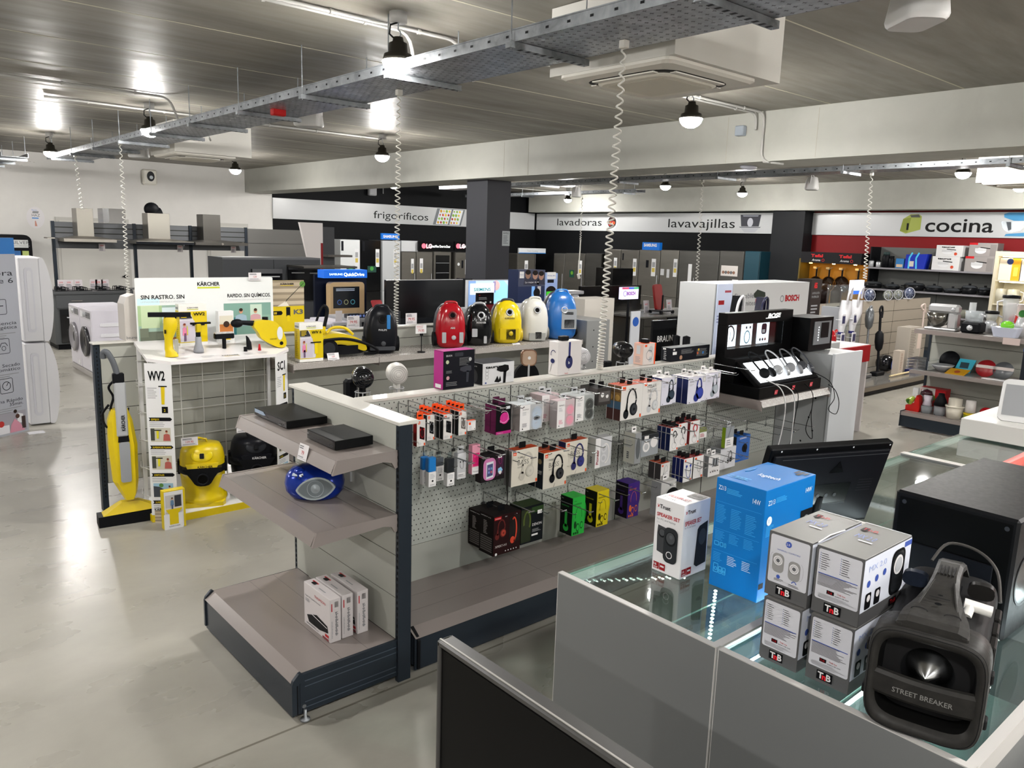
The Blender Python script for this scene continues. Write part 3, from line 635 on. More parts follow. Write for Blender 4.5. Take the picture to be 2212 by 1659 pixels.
for q,wd in (((520,810),'holding the gaming headset boxes'),((870,810),'holding the tall green and black box'),((1160,830),'empty, between black and green boxes'),((1440,715),'holding the green headphone box'),((1730,645),'holding the yellow headphone box'),((2040,570),'holding the purple headphone box')):
    hook(c6(*q),wd,'bottom')
OR = K('#e2501c',.4); WH = K('#d9d6d2',.45); W2 = K('#e3e1e0',.4); BK = K('#111214',.35); GY = K('#8a8c8e',.45); G2 = K('#b4b5b7',.45); TXT = K('#55585c',.5); RD = K('#b01a20',.4)
def hp(m,cx,cy,s,col,hi,l=3,fl=1):
    """over-ear headphones drawn in three-quarter view"""
    m.arc(cx,cy+.12*s,.22*s,.065*s,col,8,186,l,16,.4*s)
    m.poly([(cx-fl*.2*s,cy+.14*s),(cx-fl*.25*s,cy+.14*s),(cx-fl*.3*s,cy-.2*s),(cx-fl*.18*s,cy-.2*s)],col,l)
    m.poly([(cx+fl*.25*s,cy+.16*s),(cx+fl*.19*s,cy+.16*s),(cx+fl*.1*s,cy-.1*s),(cx+fl*.2*s,cy-.1*s)],col,l)
    m.disc(cx-fl*.26*s,cy-.28*s,.13*s,col,l,14,.16*s); m.disc(cx+fl*.1*s,cy-.15*s,.19*s,col,l+1,18,.21*s); m.disc(cx+fl*.12*s,cy-.15*s,.14*s,hi,l+2,18,.16*s); m.disc(cx+fl*.12*s,cy-.15*s,.05*s,col,l+3,10)
def buds(m,cx,cy,s,col,l=3):
    m.tube if 0 else None
    P = [(cx-.18*s,cy+.25*s),(cx-.22*s,cy+.05*s),(cx-.1*s,cy-.3*s),(cx+.1*s,cy-.35*s),(cx+.2*s,cy-.05*s),(cx+.16*s,cy+.25*s)]
    m.line([tuple(p)[:2] for p in bez([(a,b,0) for a,b in P],3)],.03*s,col,l); m.disc(cx-.18*s,cy+.3*s,.08*s,col,l); m.disc(cx+.16*s,cy+.3*s,.08*s,col,l)
def pack(name,label,cat,C,yf,xl,xr,yt,yb,d,body,side=None,top=None,art=None,n=1,tabc=None,grp=None,sideart=None,back=.0):
    """a pack hanging from a hook: front face read from the photo at depth yf, depth d, n packs one behind another"""
    a = ay(*C(xl,yb),yf); b = ay(*C(xr,yb),yf); tt = ay(*C(xl,yt),yf)
    x0,x1,z0,z1 = a.x,b.x,a.z,tt.z; w_,h_ = x1-x0,z1-z0; yb_ = yf+d
    m = MB(); m.box(x0,yf,z0,x1,yb_,z1,body,.0015)
    m.fr((x0,yf,z0)); m.rect(.001,.001,w_-.001,h_-.001,body,.3)
    if art: art(m,w_,h_)
    m.fr((x0,yb_,z0),(0,-1,0))
    if side: m.rect(.001,.001,d-.001,h_-.001,side,1)
    if sideart: sideart(m,d,h_)
    if top: m.fr((x0,yf,z1),(1,0,0),(0,1,0)); m.rect(.001,.001,w_-.001,d-.001,top,1)
    m.M = I4
    o = tag(m.obj(name),label,cat,grp)
    if tabc is not None:
        mm = MB(); cx = (x0+x1)/2; mm.fr((cx,yf+d*.45,z1)); tw = min(w_*.36,.024); mm.ext(rr2(-tw,0,tw,.035,.006),0,.0012,tabc); mm.ext(rr2(-tw*.55,.014,tw*.55,.022,.003),.0012,.0016,BK); mm.M = I4
        mm.obj('hang_tab',o,True)
    out = [o]
    for i in range(1,n):
        c = dup(o,loc=Vector(o.location)+Vector((0,(d+.002)*i,0))); c['label'] = label+(', one behind',', rearmost')[min(i-1,1)]
        if yf+(d+.002)*i+d > YP-.005: bpy.data.objects.remove(c) if not c.children else None
        out.append(c)
    return out
def small_jbl(win,bud,lab=OR):
    def f(m,w_,h_):
        m.rect(.05*w_,.62*h_,.3*w_,.62*h_+.25*w_*.9,OR,1) if 0 else m.rect(.1*w_,.84*h_,.36*w_,.95*h_,OR,1)
        m.text('JBL',.13*w_,.87*h_,.05*h_,W2,wd=.2*w_); m.poly([(.3*w_,.3*h_),(.88*w_,.22*h_),(.88*w_,.68*h_),(.3*w_,.76*h_)],win,1); buds(m,.6*w_,.5*h_,.45*h_,bud,2)
        m.rect(.8*w_,.02*h_,.96*w_,.12*h_,OR,1); m.para(.1*w_,.05*h_,.6*w_,.16*h_,3,G2)
    return f
EG = 'small boxed earphones with orange hang tabs'
pack('earphone_box','small white earphone box with red side and red earbuds in its window','earphones',c4,3.00,203,296,745,1035,.03,WH,K('#7a1212',.4),OR,small_jbl(K('#2a0c0d'),RD),1,OR,EG,lambda m,d,h: m.text('INSPIRE',.004,.02,.01,WH))
pack('earphone_box','small white earphone box with black window, next right of the red one','earphones',c4,3.02,313,395,690,968,.03,WH,BK,OR,small_jbl(BK,GY),3,OR,EG)
pack('earphone_box','small white earphone box with black earbuds, third from the left end','earphones',c4,3.02,490,585,685,957,.03,WH,BK,OR,small_jbl(BK,K('#3a3c3e')),4,OR,EG)
pack('earphone_box','small white earphone box showing silver earbuds, fourth from the left end','earphones',c4,3.02,655,740,650,912,.032,WH,BK,OR,small_jbl(K('#6a6460'),W2),4,OR,EG)
pack('earphone_box','clear blister earphone pack with a white card base in the top row','earphones',c4,3.02,755,842,755,862,.02,W2,None,OR,lambda m,w_,h_: (m.rect(.12*w_,.6*h_,.38*w_,.85*h_,OR),m.para(.1*w_,.1*h_,.6*w_,.5*h_,4,G2),m.disc(.84*w_,.15*h_,.05*w_,BK)),1,None,EG)
def clear_top(o,w_,z,h_,y,d):
    m = MB(); m.box(o[0],y,z,o[0]+w_,y+d,z+h_,M_acr); return m
MG = K('#b3207a',.3); MGd = K('#5a123e',.4)
def mag(m,w_,h_):
    m.rect(0,.0,w_,.1*h_,MG,1); m.disc(.55*w_,.55*h_,.3*w_,K('#c92a86',.3),1,20); m.arc(.5*w_,.6*h_,.3*w_,.03*w_,K('#d8b8c8'),-150,130,2); m.disc(.3*w_,.45*h_,.06*w_,K('#e05aa8'),2); m.disc(.8*w_,.5*h_,.06*w_,K('#e05aa8'),2)
    m.rect(.62*w_,.86*h_,.9*w_,.96*h_,K('#c8ccd0'),2); m.text('Headphone',.1*w_,.03*h_,.04*h_,WH)
pack('earphone_pack','black and magenta sport earphone pack, front one of its hook','earphones',c4,3.03,1060,1222,595,905,.045,BK,MGd,BK,mag,2,K('#4a1035'))
def clam(cupc,text='SONY',tcol=TXT,hi=None):
    def f(m,w_,h_):
        m.rect(0,0,.44*w_,h_,W2,1); m.text(text,.1*w_,.8*h_,.055*h_,BK,wd=.28*w_); m.para(.1*w_,.6*h_,.3*w_,.75*h_,4,G2); m.para(.1*w_,.14*h_,.34*w_,.3*h_,4,tcol)
        for cy in (.62,.25): m.disc(.74*w_,cy*h_,.23*w_,cupc,2,22); m.arc(.74*w_,cy*h_,.2*w_,.015*w_,hi or G2,0,360,3); m.line([(.66*w_,(cy-.03)*h_),(.76*w_,(cy+.04)*h_)],.02*w_,hi or G2,4)
        m.disc(.12*w_,.08*h_,.025*w_,BK,2)
    return f
SG = 'clear packs of folded headphones'
pv = K('#aab0b4',.25)
def cupart(col): return clam(col)
pack('headphone_pack','clear folded headphone pack with pale blue cups, left of the pink ones','headphones',c4,3.03,1318,1560,590,868,.06,K('#b4b6b8',.2),K('#a69d9b',.3),K('#c5cbce',.15),clam(K('#aebccb',.35)),2,M_tabc,SG)
pack('headphone_pack','clear folded headphone pack with pink cups, behind and left of its twin','headphones',c4,3.12,1553,1735,478,768,.05,K('#c4b4b6',.2),K('#b8a8a8',.3),K('#cfb8bc',.15),clam(K('#d98fa0',.35),tcol=K('#c9788c')),2,M_tabc,SG)
pack('headphone_pack','clear folded headphone pack with pink cups, nearer of the two','headphones',c4,3.01,1720,1905,540,835,.06,K('#c4b4b6',.2),K('#a9a3a3',.3),K('#cfb8bc',.15),clam(K('#dd93a4',.35),tcol=K('#c9788c')),1,M_tabc,SG)
pack('headphone_pack','clear folded headphone pack with black cups beside the pink ones','headphones',c4,3.03,1918,2120,490,762,.06,K('#a4a8a6',.2),K('#a29a9a',.3),K('#b8bcbc',.15),clam(K('#3f4240',.35),hi=K('#8a8c8a')),2,M_tabc,SG)
pack('earphone_pack','small dark square earphone pack in the top row','earphones',c5,3.05,200,345,505,690,.07,K('#34302e',.4),K('#4a4645'),K('#222222'),lambda m,w_,h_: (m.rect(.1*w_,.2*h_,.9*w_,.8*h_,K('#5a5654'),1),m.disc(.35*w_,.6*h_,.12*w_,W2,2),m.disc(.7*w_,.5*h_,.1*w_,W2,2)),2,BK)
def big_jbl(lines_,hcol,hhi,scale=1.,spine=None,k=.6):
    def f(m,w_,h_):
        m.rect(.05*w_,.84*h_,.18*w_,.95*h_,OR,1); m.text('JBL',.06*w_,.875*h_,.04*h_,W2,wd=.1*w_)
        y = .72
        for s_,hh in lines_: m.text(s_,.24*w_,y*h_,hh*h_,TXT if 'BASS' not in s_ else K('#6d6c68'),wd=(.3 if len(s_) > 3 else .2)*w_); y -= hh*1.25
        hp(m,.62*w_,.48*h_,k*h_*scale,hcol,hhi,4); m.rect(.93*w_,.02*h_,.985*w_,.1*h_,OR,2); m.line([(.5*w_,.1*h_),(.45*w_,.01*h_)],.008*w_,hcol,3)
        m.text('TUNE 500',.965*w_,.62*h_,.03*h_,K('#8a8c8e')) if 0 else m.rect(.94*w_,.55*h_,.965*w_,.9*h_,K('#8a8c8e'),2)
    return f
JG = 'large white headphone boxes with orange tops'
pic = lambda m,d,h: (m.rect(0,0,d,.33*h,K('#4d2f2c'),2),m.rect(0,.33*h,d,.55*h,K('#4d6c86'),2),m.rect(0,.55*h,d,.8*h,K('#8a6a3c'),2),m.disc(d*.5,.66*h,d*.35,K('#c9a05a'),3),m.rect(0,.8*h,d,h,K('#5b4630'),2),m.rect(0,0,d*.06,h,W2,3))
OT = K('#b8431c',.4)
pack('headphone_box','large white box picturing black headphones, right of the dark pack','headphones',c5,3.02,447,675,480,855,.055,WH,None,OT,lambda m,w_,h_: (m.rect(.05*w_,.87*h_,.2*w_,.97*h_,OR,1),hp(m,.5*w_,.42*h_,.88*h_,K('#1c1e22',.4),K('#2c2f35',.35),2,1),m.rect(.9*w_,.02*h_,.97*w_,.12*h_,OR,2)),2,BK,JG,pic)
pack('headphone_box','large white box reading YOUR MUSIC with pale headphones','headphones',c5,3.02,678,878,445,800,.055,WH,None,OT,lambda m,w_,h_: (m.text('YOUR',.4*w_,.84*h_,.1*h_,GY,wd=.32*w_),m.text('MUSIC',.28*w_,.68*h_,.13*h_,GY,wd=.46*w_),m.text('WIRE',.3*w_,.57*h_,.07*h_,G2),m.text('FREE',.3*w_,.48*h_,.07*h_,G2),hp(m,.6*w_,.4*h_,.75*h_,K('#b9bbbd'),K('#cacccd'),3),m.rect(.1*w_,.9*h_,.22*w_,.98*h_,OR),m.rect(.91*w_,.02*h_,.98*w_,.14*h_,OR,2)),2,BK,JG,pic)
def sony(col,hi):
    def f(m,w_,h_):
        m.text('SONY',.08*w_,.8*h_,.055*h_,BK,wd=.24*w_); m.para(.08*w_,.66*h_,.3*w_,.75*h_,2,G2); m.arc(.62*w_,.58*h_,.13*w_,.07*w_,col,-20,200,2,16,.32*h_); m.line([(.52*w_,.62*h_),(.44*w_,.18*h_)],.09*w_,col,2); m.line([(.75*w_,.62*h_),(.72*w_,.34*h_)],.08*w_,col,2)
        m.disc(.48*w_,.2*h_,.14*w_,col,3,16); m.disc(.66*w_,.36*h_,.21*w_,col,3,20); m.disc(.69*w_,.37*h_,.15*w_,hi,4,18); m.rect(.8*w_,.76*h_,.96*w_,.97*h_,G2,2); m.rect(.83*w_,.8*h_,.93*w_,.92*h_,WH,3); m.rect(.76*w_,.015*h_,.96*w_,.04*h_,TXT,2); m.disc(.12*w_,.05*h_,.02*w_,BK,2)
    return f
NG = 'white headphone boxes at the right end of the top row'; NV = K('#1b2350',.4)
pack('headphone_box','white box picturing dark slate headphones, left of the blue one','headphones',c5,3.05,888,1050,395,690,.06,K('#d4d3df',.4),NV,W2,sony(K('#1f2b38',.4),K('#2f3d4c')),2,W2,NG)
pack('headphone_box','white box picturing bright blue headphones in the top row','headphones',c5,3.0,1175,1365,385,672,.045,K('#d4d3df',.4),NV,W2,sony(K('#22307e',.4),K('#3444a0')),3,W2,NG)
pack('headphone_box','white box picturing pale grey headphones, rightmost of the top row','headphones',c5,3.02,1368,1522,340,625,.06,K('#d4d3df',.4),G2,W2,sony(K('#8b949d',.4),K('#a9b1b9')),2,W2,NG)
# second row
def tube_(label,C,yf,cx,yt,yb,split,wpx,col,lab=W2,capc=M_tabc):
    a = ay(*C(cx-wpx/2,yb),yf); b = ay(*C(cx+wpx/2,yb),yf); z1 = ay(*C(cx-wpx/2,yt),yf).z; zs = ay(*C(cx-wpx/2,split),yf).z; w_ = b.x-a.x; cx_ = (a.x+b.x)/2
    m = MB(); m.box(a.x,yf,zs,b.x,yf+w_*.7,z1,col,.004); m.box(a.x,yf,a.z,b.x,yf+w_*.7,zs,lab,.002); m.fr((a.x,yf,a.z)); H = zs-a.z; m.para(.15*w_,.55*H,.8*w_,.9*H,4,G2); m.disc(w_*.5,.4*H,.12*w_,BK,2,10); m.text('SONY',.2*w_,.1*H,.1*H,TXT,wd=.6*w_)
    m.M = I4; o = tag(m.obj('earphone_tube'),label,'earphones','slim earphone packs with white labels')
    mm = MB(); mm.box(cx_-.012,yf+w_*.3,z1,cx_+.012,yf+w_*.32,z1+.03,M_acr); mm.obj('hang_tab',o,True); return o
tube_('slim pack of bright blue earphones, rear one of the blue pair',c4,3.06,300,1150,1450,1290,68,K('#1f6fb4',.2)); tube_('slim pack of bright blue earphones, front one of the blue pair',c4,3.01,372,1160,1475,1315,82,K('#2277bf',.2))
tube_('slim pack of grey earphones behind the blue pair',c4,3.10,455,1160,1410,1250,80,K('#5a5f66',.2)); tube_('slim pack of black earphones in front of the clip earphones',c4,3.01,572,1170,1465,1325,80,K('#24262a',.2))
pack('earphone_pack','white card pack of black clip earphones in the second row','earphones',c4,3.08,640,735,1110,1390,.03,K('#c5c6c8',.3),G2,G2,lambda m,w_,h_: (buds(m,.5*w_,.55*h_,.4*h_,K('#3a3a3c')),m.rect(.1*w_,.05*h_,.9*w_,.25*h_,W2,2),m.para(.15*w_,.08*h_,.85*w_,.2*h_,3,TXT,seed=4)),1,M_tabc)
pack('earphone_pack','bright pink earphone pack with a white foot card','earphones',c4,3.05,800,885,1020,1335,.03,K('#d992a6',.35),K('#c98a9c'),None,lambda m,w_,h_: (m.rect(.1*w_,.27*h_,.9*w_,.72*h_,K('#d81f6e',.3),1),buds(m,.5*w_,.5*h_,.35*h_,K('#f04a90')),m.rect(0,0,w_,.25*h_,W2,2),m.text('Pioneer',.1*w_,.07*h_,.06*h_,BK,wd=.8*w_)),1,None)
def armb(m,w_,h_):
    m.poly(rr2(.1*w_,.05*h_,.62*w_,.85*h_,.03),K('#c679a8',.25),1); m.poly([(.22*w_,.1*h_),(.52*w_,.14*h_),(.52*w_,.72*h_),(.22*w_,.7*h_)],K('#d4d7dd',.3),2); m.poly([(.25*w_,.18*h_),(.49*w_,.21*h_),(.49*w_,.64*h_),(.25*w_,.62*h_)],K('#4d4f78',.2),3)
    for i,c_ in enumerate(('#7a86c0','#b35a6a','#8a7fb0','#5a88b0')): m.rect(.29*w_+.1*w_*(i % 2),.3*h_+.13*h_*(i//2),.36*w_+.1*w_*(i % 2),.38*h_+.13*h_*(i//2),K(c_),4)
    m.poly([(.62*w_,.8*h_),(.95*w_,.86*h_),(.95*w_,.2*h_),(.66*w_,.12*h_)],K('#3a1c34',.3),1); buds(m,.8*w_,.68*h_,.3*h_,MG,3); m.disc(.8*w_,.34*h_,.11*w_,K('#7fb6d8'),3,5); m.disc(.8*w_,.26*h_,.07*w_,WH,4,5); m.rect(.7*w_,.8*h_,.86*w_,.9*h_,W2,4)
pack('armband_box','black box with a pink phone armband and pink earphones','armband',c4,3.03,895,1150,1130,1430,.045,K('#1e1a1c',.35),K('#262022'),K('#171315'),armb,1,BK)
bass = lambda c,h: (lambda m,w_,h_: (m.rect(.05*w_,.86*h_,.17*w_,.96*h_,OR),m.text('JBL',.06*w_,.885*h_,.04*h_,W2,wd=.1*w_),m.text('PURE',.22*w_,.76*h_,.06*h_,K('#76756f'),wd=.2*w_),m.text('BASS',.22*w_,.58*h_,.14*h_,K('#6d6c66'),wd=.42*w_),m.text('SOUND',.22*w_,.5*h_,.05*h_,K('#76756f'),wd=.22*w_),hp(m,.6*w_,.48*h_,.78*h_,c,h,4),m.rect(.92*w_,.02*h_,.98*w_,.11*h_,OR,2),m.line([(.5*w_,.12*h_),(.44*w_,.01*h_)],.01*w_,c,3)))
cream = K('#cfc9bb',.45)
pack('headphone_box','cream box reading PURE BASS SOUND with white headphones','headphones',c4,3.02,1225,1508,1085,1475,.06,cream,K('#6a6767'),OT,bass(K('#b9b4a8'),K('#c7c2b6')),1,BK,JG,lambda m,d,h: m.disc(.5*d,.45*h,.25*d,K('#33312f'),2,14,.12))
pack('headphone_box','cream box reading PURE BASS with black headphones, middle of three','headphones',c4,3.0,1570,1820,1110,1500,.06,cream,K('#20242a'),OT,bass(K('#16171a',.35),K('#2b2d31')),2,BK,JG,lambda m,d,h: (m.disc(.5*d,.75*h,.25*d,K('#8a7a5a'),2),m.text('PURE',.2*d,.45*h,.012,WH),m.text('BASS',.2*d,.4*h,.012,WH)))
pack('headphone_box','cream box reading PURE BASS with navy blue headphones, right of three','headphones',c4,3.06,1808,2042,990,1355,.06,cream,K('#241f4a'),OT,bass(K('#26275c',.35),K('#34377a')),1,BK,JG)
def pio(m,w_,h_):
    m.rect(0,0,.3*w_,h_,W2,1); m.arc(.62*w_,.45*h_,.22*w_,.06*w_,WH,-95,130,2,16,.32*h_); m.disc(.5*w_,.62*h_,.18*w_,K('#c9c9cb'),3); m.disc(.5*w_,.3*h_,.18*w_,K('#c9c9cb'),3); m.disc(.5*w_,.3*h_,.1*w_,K('#b3b3b6'),4); m.disc(.5*w_,.62*h_,.1*w_,K('#b3b3b6'),4)
    V,F,a,b = glyphs('Pioneer',.02); s_ = .5*h_/(b-a); m.add([(.2*w_-p[1]*s_*0-(-p[1])*s_*-1,.12*h_+(p[0]-a)*s_,3*PL) for p in V],F,K('#8e1c2c'))
pack('headphone_pack','clear pack of white folded headphones with red vertical lettering','headphones',c5,3.05,172,345,1050,1370,.06,K('#c2c3c5',.2),K('#b9b8b4'),K('#d0d2d4',.2),pio,1,None,None,lambda m,d,h: [m.rect(.35*d,.15*h+i*.06*h,.6*d,.15*h+i*.06*h+.04*h,TXT,2) for i in range(4)])
pack('headphone_pack','slim white and grey headphone box standing edge on in the second row','headphones',c5,3.03,600,665,995,1325,.09,K('#8f9192',.3),K('#c6c4ba'),K('#cfd0ce'),lambda m,w_,h_: m.disc(.5*w_,.5*h_,.35*w_,K('#5a5d60'),2,14,.35*h_),1,W2,None,lambda m,d,h: ([m.rect(.3*d,.15*h+i*.06*h,.5*d,.15*h+i*.06*h+.04*h,TXT,2) for i in range(4)],m.para(.15*d,.5*h,.7*d,.9*h,6,G2)))
pack('headphone_pack','open clear pack with white ear cups and a dark top','headphones',c5,3.05,672,855,1020,1250,.08,K('#9a9fa3',.2),K('#8a9094',.2),K('#1c1d20',.4),lambda m,w_,h_: (m.rect(0,.8*h_,w_,h_,K('#2a2c30'),1),m.disc(.28*w_,.45*h_,.2*w_,W2,2,18),m.disc(.72*w_,.6*h_,.2*w_,W2,2,18),m.disc(.28*w_,.45*h_,.12*w_,G2,3),m.rect(.15*w_,.82*h_,.4*w_,.97*h_,W2,3)),1,None)
spb = lambda c: (lambda m,w_,h_: (m.rect(.08*w_,.88*h_,.25*w_,.96*h_,OR),m.arc(.52*w_,.68*h_,.2*w_,.1*w_,c,-60,210,2,12,.16*h_),m.line([(.42*w_,.62*h_),(.5*w_,.4*h_),(.62*w_,.3*h_)],.04*w_,c,3),m.arc(.5*w_,.22*h_,.26*w_,.02*w_,GY,0,360,2),m.rect(.82*w_,.02*h_,.96*w_,.1*h_,OR,2)))
PG = 'small sport earphone boxes in the second row'
pack('earphone_box','white sport earphone box with dark blue side, left of three','earphones',c5,3.02,985,1072,935,1182,.035,W2,K('#14204a'),RD,spb(K('#23272a')),3,BK,PG)
pack('earphone_box','white sport earphone box with black ear hooks, middle of three','earphones',c5,3.04,1072,1168,890,1140,.035,W2,K('#15171a'),RD,spb(K('#1c1e22')),2,BK,PG)
pack('earphone_box','white sport earphone box with red ear hooks and dark red side','earphones',c5,3.02,1200,1300,865,1108,.04,W2,K('#6a0f14'),RD,spb(K('#b3262c')),3,BK,PG)
pack('earphone_pack','small olive and white card pack right of the red sport box','earphones',c5,3.05,1308,1385,930,1045,.02,K('#7d8450',.4),None,None,lambda m,w_,h_: (m.rect(0,0,w_,.55*h_,W2,1),m.para(.1*w_,.1*h_,.8*w_,.45*h_,3,RD)),1,M_tabc)
def curve_(c): return lambda m,w_,h_: (m.arc(.55*w_,.2*h_,.4*w_,.03*w_,G2,60,170,2),hp(m,.62*w_,.5*h_,.6*h_,c,K('#33363a'),3))
pack('headphone_box','tall grey and white box with black headphones at the wall foot','headphones',c5,3.02,1528,1690,1165,1388,.09,K('#cdced2',.3),K('#7d8083'),K('#97999b'),curve_(BK),1,BK,None)
pack('cable_pack','upright clear pack with a green side and white card','cable pack',c5,2.99,1585,1672,930,1150,.03,K('#8e9499',.2),K('#7f9b1c',.4),None,lambda m,w_,h_: (m.rect(0,.0,w_,.48*h_,W2,1),m.para(.15*w_,.1*h_,.7*w_,.4*h_,3,GY),m.line([(.3*w_,.5*h_),(.6*w_,.98*h_)],.1*w_,K('#6a6f74'),2)),1,M_tabc)
pack('headphone_box','blue box with black wireless earphones beside the monitor','headphones',c5,3.04,1697,1840,1035,1305,.05,K('#1759a8',.35),K('#2a2d30'),K('#155099'),lambda m,w_,h_: (m.disc(.62*w_,.5*h_,.2*w_,BK,2,16,.17*h_),m.line([(.55*w_,.6*h_),(.75*w_,.32*h_)],.1*w_,BK,2),m.para(.2*w_,.88*h_,.8*w_,.95*h_,2,W2),m.arc(.4*w_,.4*h_,.25*w_,.02*w_,K('#0d3a78'),180,300,2)),2,BK)
# third row
SGp = 'small earphone boxes in the third row'
pack('earphone_box','small orange-topped earphone box at the left of the third row','earphones',c5,3.03,885,980,1325,1510,.05,WH,K('#3a3638'),OT,lambda m,w_,h_: (m.rect(.08*w_,.82*h_,.25*w_,.93*h_,OR),hp(m,.55*w_,.5*h_,.7*h_,G2,W2,2)),2,BK,SGp)
pack('earphone_box','small white box with dark blue side and blue wavy cable picture','earphones',c5,3.02,1128,1222,1275,1525,.03,W2,K('#121c58'),RD,lambda m,w_,h_: (m.rect(.08*w_,.86*h_,.25*w_,.96*h_,OR),buds(m,.55*w_,.45*h_,.75*h_,K('#2540a0')),m.rect(.8*w_,.02*h_,.94*w_,.12*h_,OR)),3,BK,SGp)
pack('earphone_box','small white box with a pale cable picture, right of the blue one','earphones',c5,3.03,1238,1340,1250,1485,.035,W2,K('#2a2422'),RD,lambda m,w_,h_: (m.rect(.1*w_,.86*h_,.28*w_,.96*h_,OR),buds(m,.55*w_,.5*h_,.6*h_,GY),m.rect(.8*w_,.02*h_,.95*w_,.12*h_,OR)),2,BK,SGp)
pack('earphone_box','small white box with two dark earbuds, right in the third row','earphones',c5,3.01,1400,1522,1245,1465,.035,W2,K('#7d7f82'),G2,lambda m,w_,h_: (m.rect(.3*w_,.45*h_,.85*w_,.85*h_,K('#9a9da2'),1),m.rect(.38*w_,.5*h_,.48*w_,.85*h_,K('#33363a'),2),m.rect(.6*w_,.5*h_,.7*w_,.85*h_,K('#33363a'),2),[m.disc((.2+.2*i)*w_,.22*h_,.04*w_,BK,2,8) for i in range(4)]),2,W2,SGp)
pack('headphone_box','pale grey box with a dark curved picture, half hidden behind the white speaker box','headphones',c5,2.98,875,1035,1535,1900,.08,K('#c2c1bf',.4),K('#9a9b9c'),K('#b5b5b3'),lambda m,w_,h_: (m.disc(.75*w_,.45*h_,.5*w_,BK,2,20),m.disc(.8*w_,.35*h_,.4*w_,K('#c2c1bf'),3,20),m.text('aprox',.55*w_,.9*h_,.035*h_,TXT)),1,W2)
# bottom row
def xpert(m,w_,h_):
    m.rect(.02*w_,.9*h_,.27*w_,.97*h_,RD,1); m.text('GAMING',.04*w_,.92*h_,.025*h_,WH,wd=.2*w_); hp(m,.28*w_,.62*h_,.5*h_,K('#5a1c18'),K('#a03a2c'),2); m.poly([(.58*w_,.2*h_),(.98*w_,.25*h_),(.98*w_,.92*h_),(.58*w_,.88*h_)],K('#120c0c',.1),1)
    m.arc(.74*w_,.56*h_,.1*w_,.05*w_,K('#c8402a',.35),-90,120,3,14,.3*h_); m.disc(.7*w_,.3*h_,.09*w_,K('#c8402a',.3),3,14,.09*h_); m.text('XPERT-H1',.06*w_,.2*h_,.06*h_,K('#c9c0bc'),wd=.42*w_); m.disc(.1*w_,.04*h_,.04*w_,W2,2)
    for i in range(5): m.disc((.45+.1*i)*w_,.07*h_,.02*w_,W2,2,6)
    m.text('SPIRIT',.4*w_,.93*h_,.02*h_,WH)
def xside(m,d,h):
    for i in range(7): m.rect(.1*d,(.08+.055*i)*h,.9*d,(.115+.055*i)*h,K('#5a5553'),2)
    m.text('XPERT-H1',.1*d,.93*h,.025*h,WH,wd=.7*d); m.para(.3*d,.5*h,.6*d,.85*h,9,K('#8a8583'))
pack('headset_box','dark maroon gaming headset box with red picture, front one of two','headset',c6,3.0,628,915,1095,1525,.12,K('#251213',.35),K('#140d0e'),K('#1a1515'),xpert,1,BK,'gaming headset boxes',xside)
pack('headset_box','dark maroon gaming headset box, rear one of two on the bottom row','headset',c6,3.125,505,790,1055,1445,.12,K('#251213',.35),K('#140d0e'),K('#1a1515'),xpert,1,BK,'gaming headset boxes',xside)
pack('headphone_box','tall black and green headphone box with white lettering','headphones',c6,3.04,925,1162,1000,1400,.1,K('#14171a',.3),K('#1c211c'),K('#2c3a22'),lambda m,w_,h_: (m.rect(.46*w_,.8*h_,.98*w_,.95*h_,K('#27401c'),1),m.poly([(0,.05*h_),(.44*w_,.05*h_),(.44*w_,.93*h_),(0,.93*h_)],K('#262d1c',.12),1),m.arc(.26*w_,.6*h_,.14*w_,.07*w_,K('#4c5a22'),-40,200,2,14,.26*h_),m.text('DENON',.5*w_,.44*h_,.075*h_,W2,wd=.42*w_),m.rect(.72*w_,.74*h_,.92*w_,.84*h_,W2,2),m.para(.5*w_,.27*h_,.9*w_,.36*h_,4,GY),m.rect(.48*w_,.17*h_,.76*w_,.22*h_,W2,2)),1,None)
def trust(bg,ink):
    def f(m,w_,h_):
        m.arc(.5*w_,.5*h_,.25*w_,.02*w_,ink,-10,190,2,16,.25*h_); m.disc(.24*w_,.28*h_,.1*w_,ink,2,14,.1*h_); m.disc(.45*w_,.2*h_,.13*w_,ink,2,14,.11*h_); m.disc(.45*w_,.2*h_,.1*w_,bg,3,14,.08*h_); m.disc(.75*w_,.24*h_,.12*w_,ink,2,14,.1*h_); m.disc(.75*w_,.24*h_,.09*w_,bg,3,14,.07*h_)
        m.text('urban',.1*w_,.9*h_,.03*h_,ink); m.text('HEADPHONES',.1*w_,.8*h_,.045*h_,ink,wd=.6*w_)
        for i in range(3): m.rect((.1+.16*i)*w_,.03*h_,(.22+.16*i)*w_,.09*h_,ink,2)
    return f
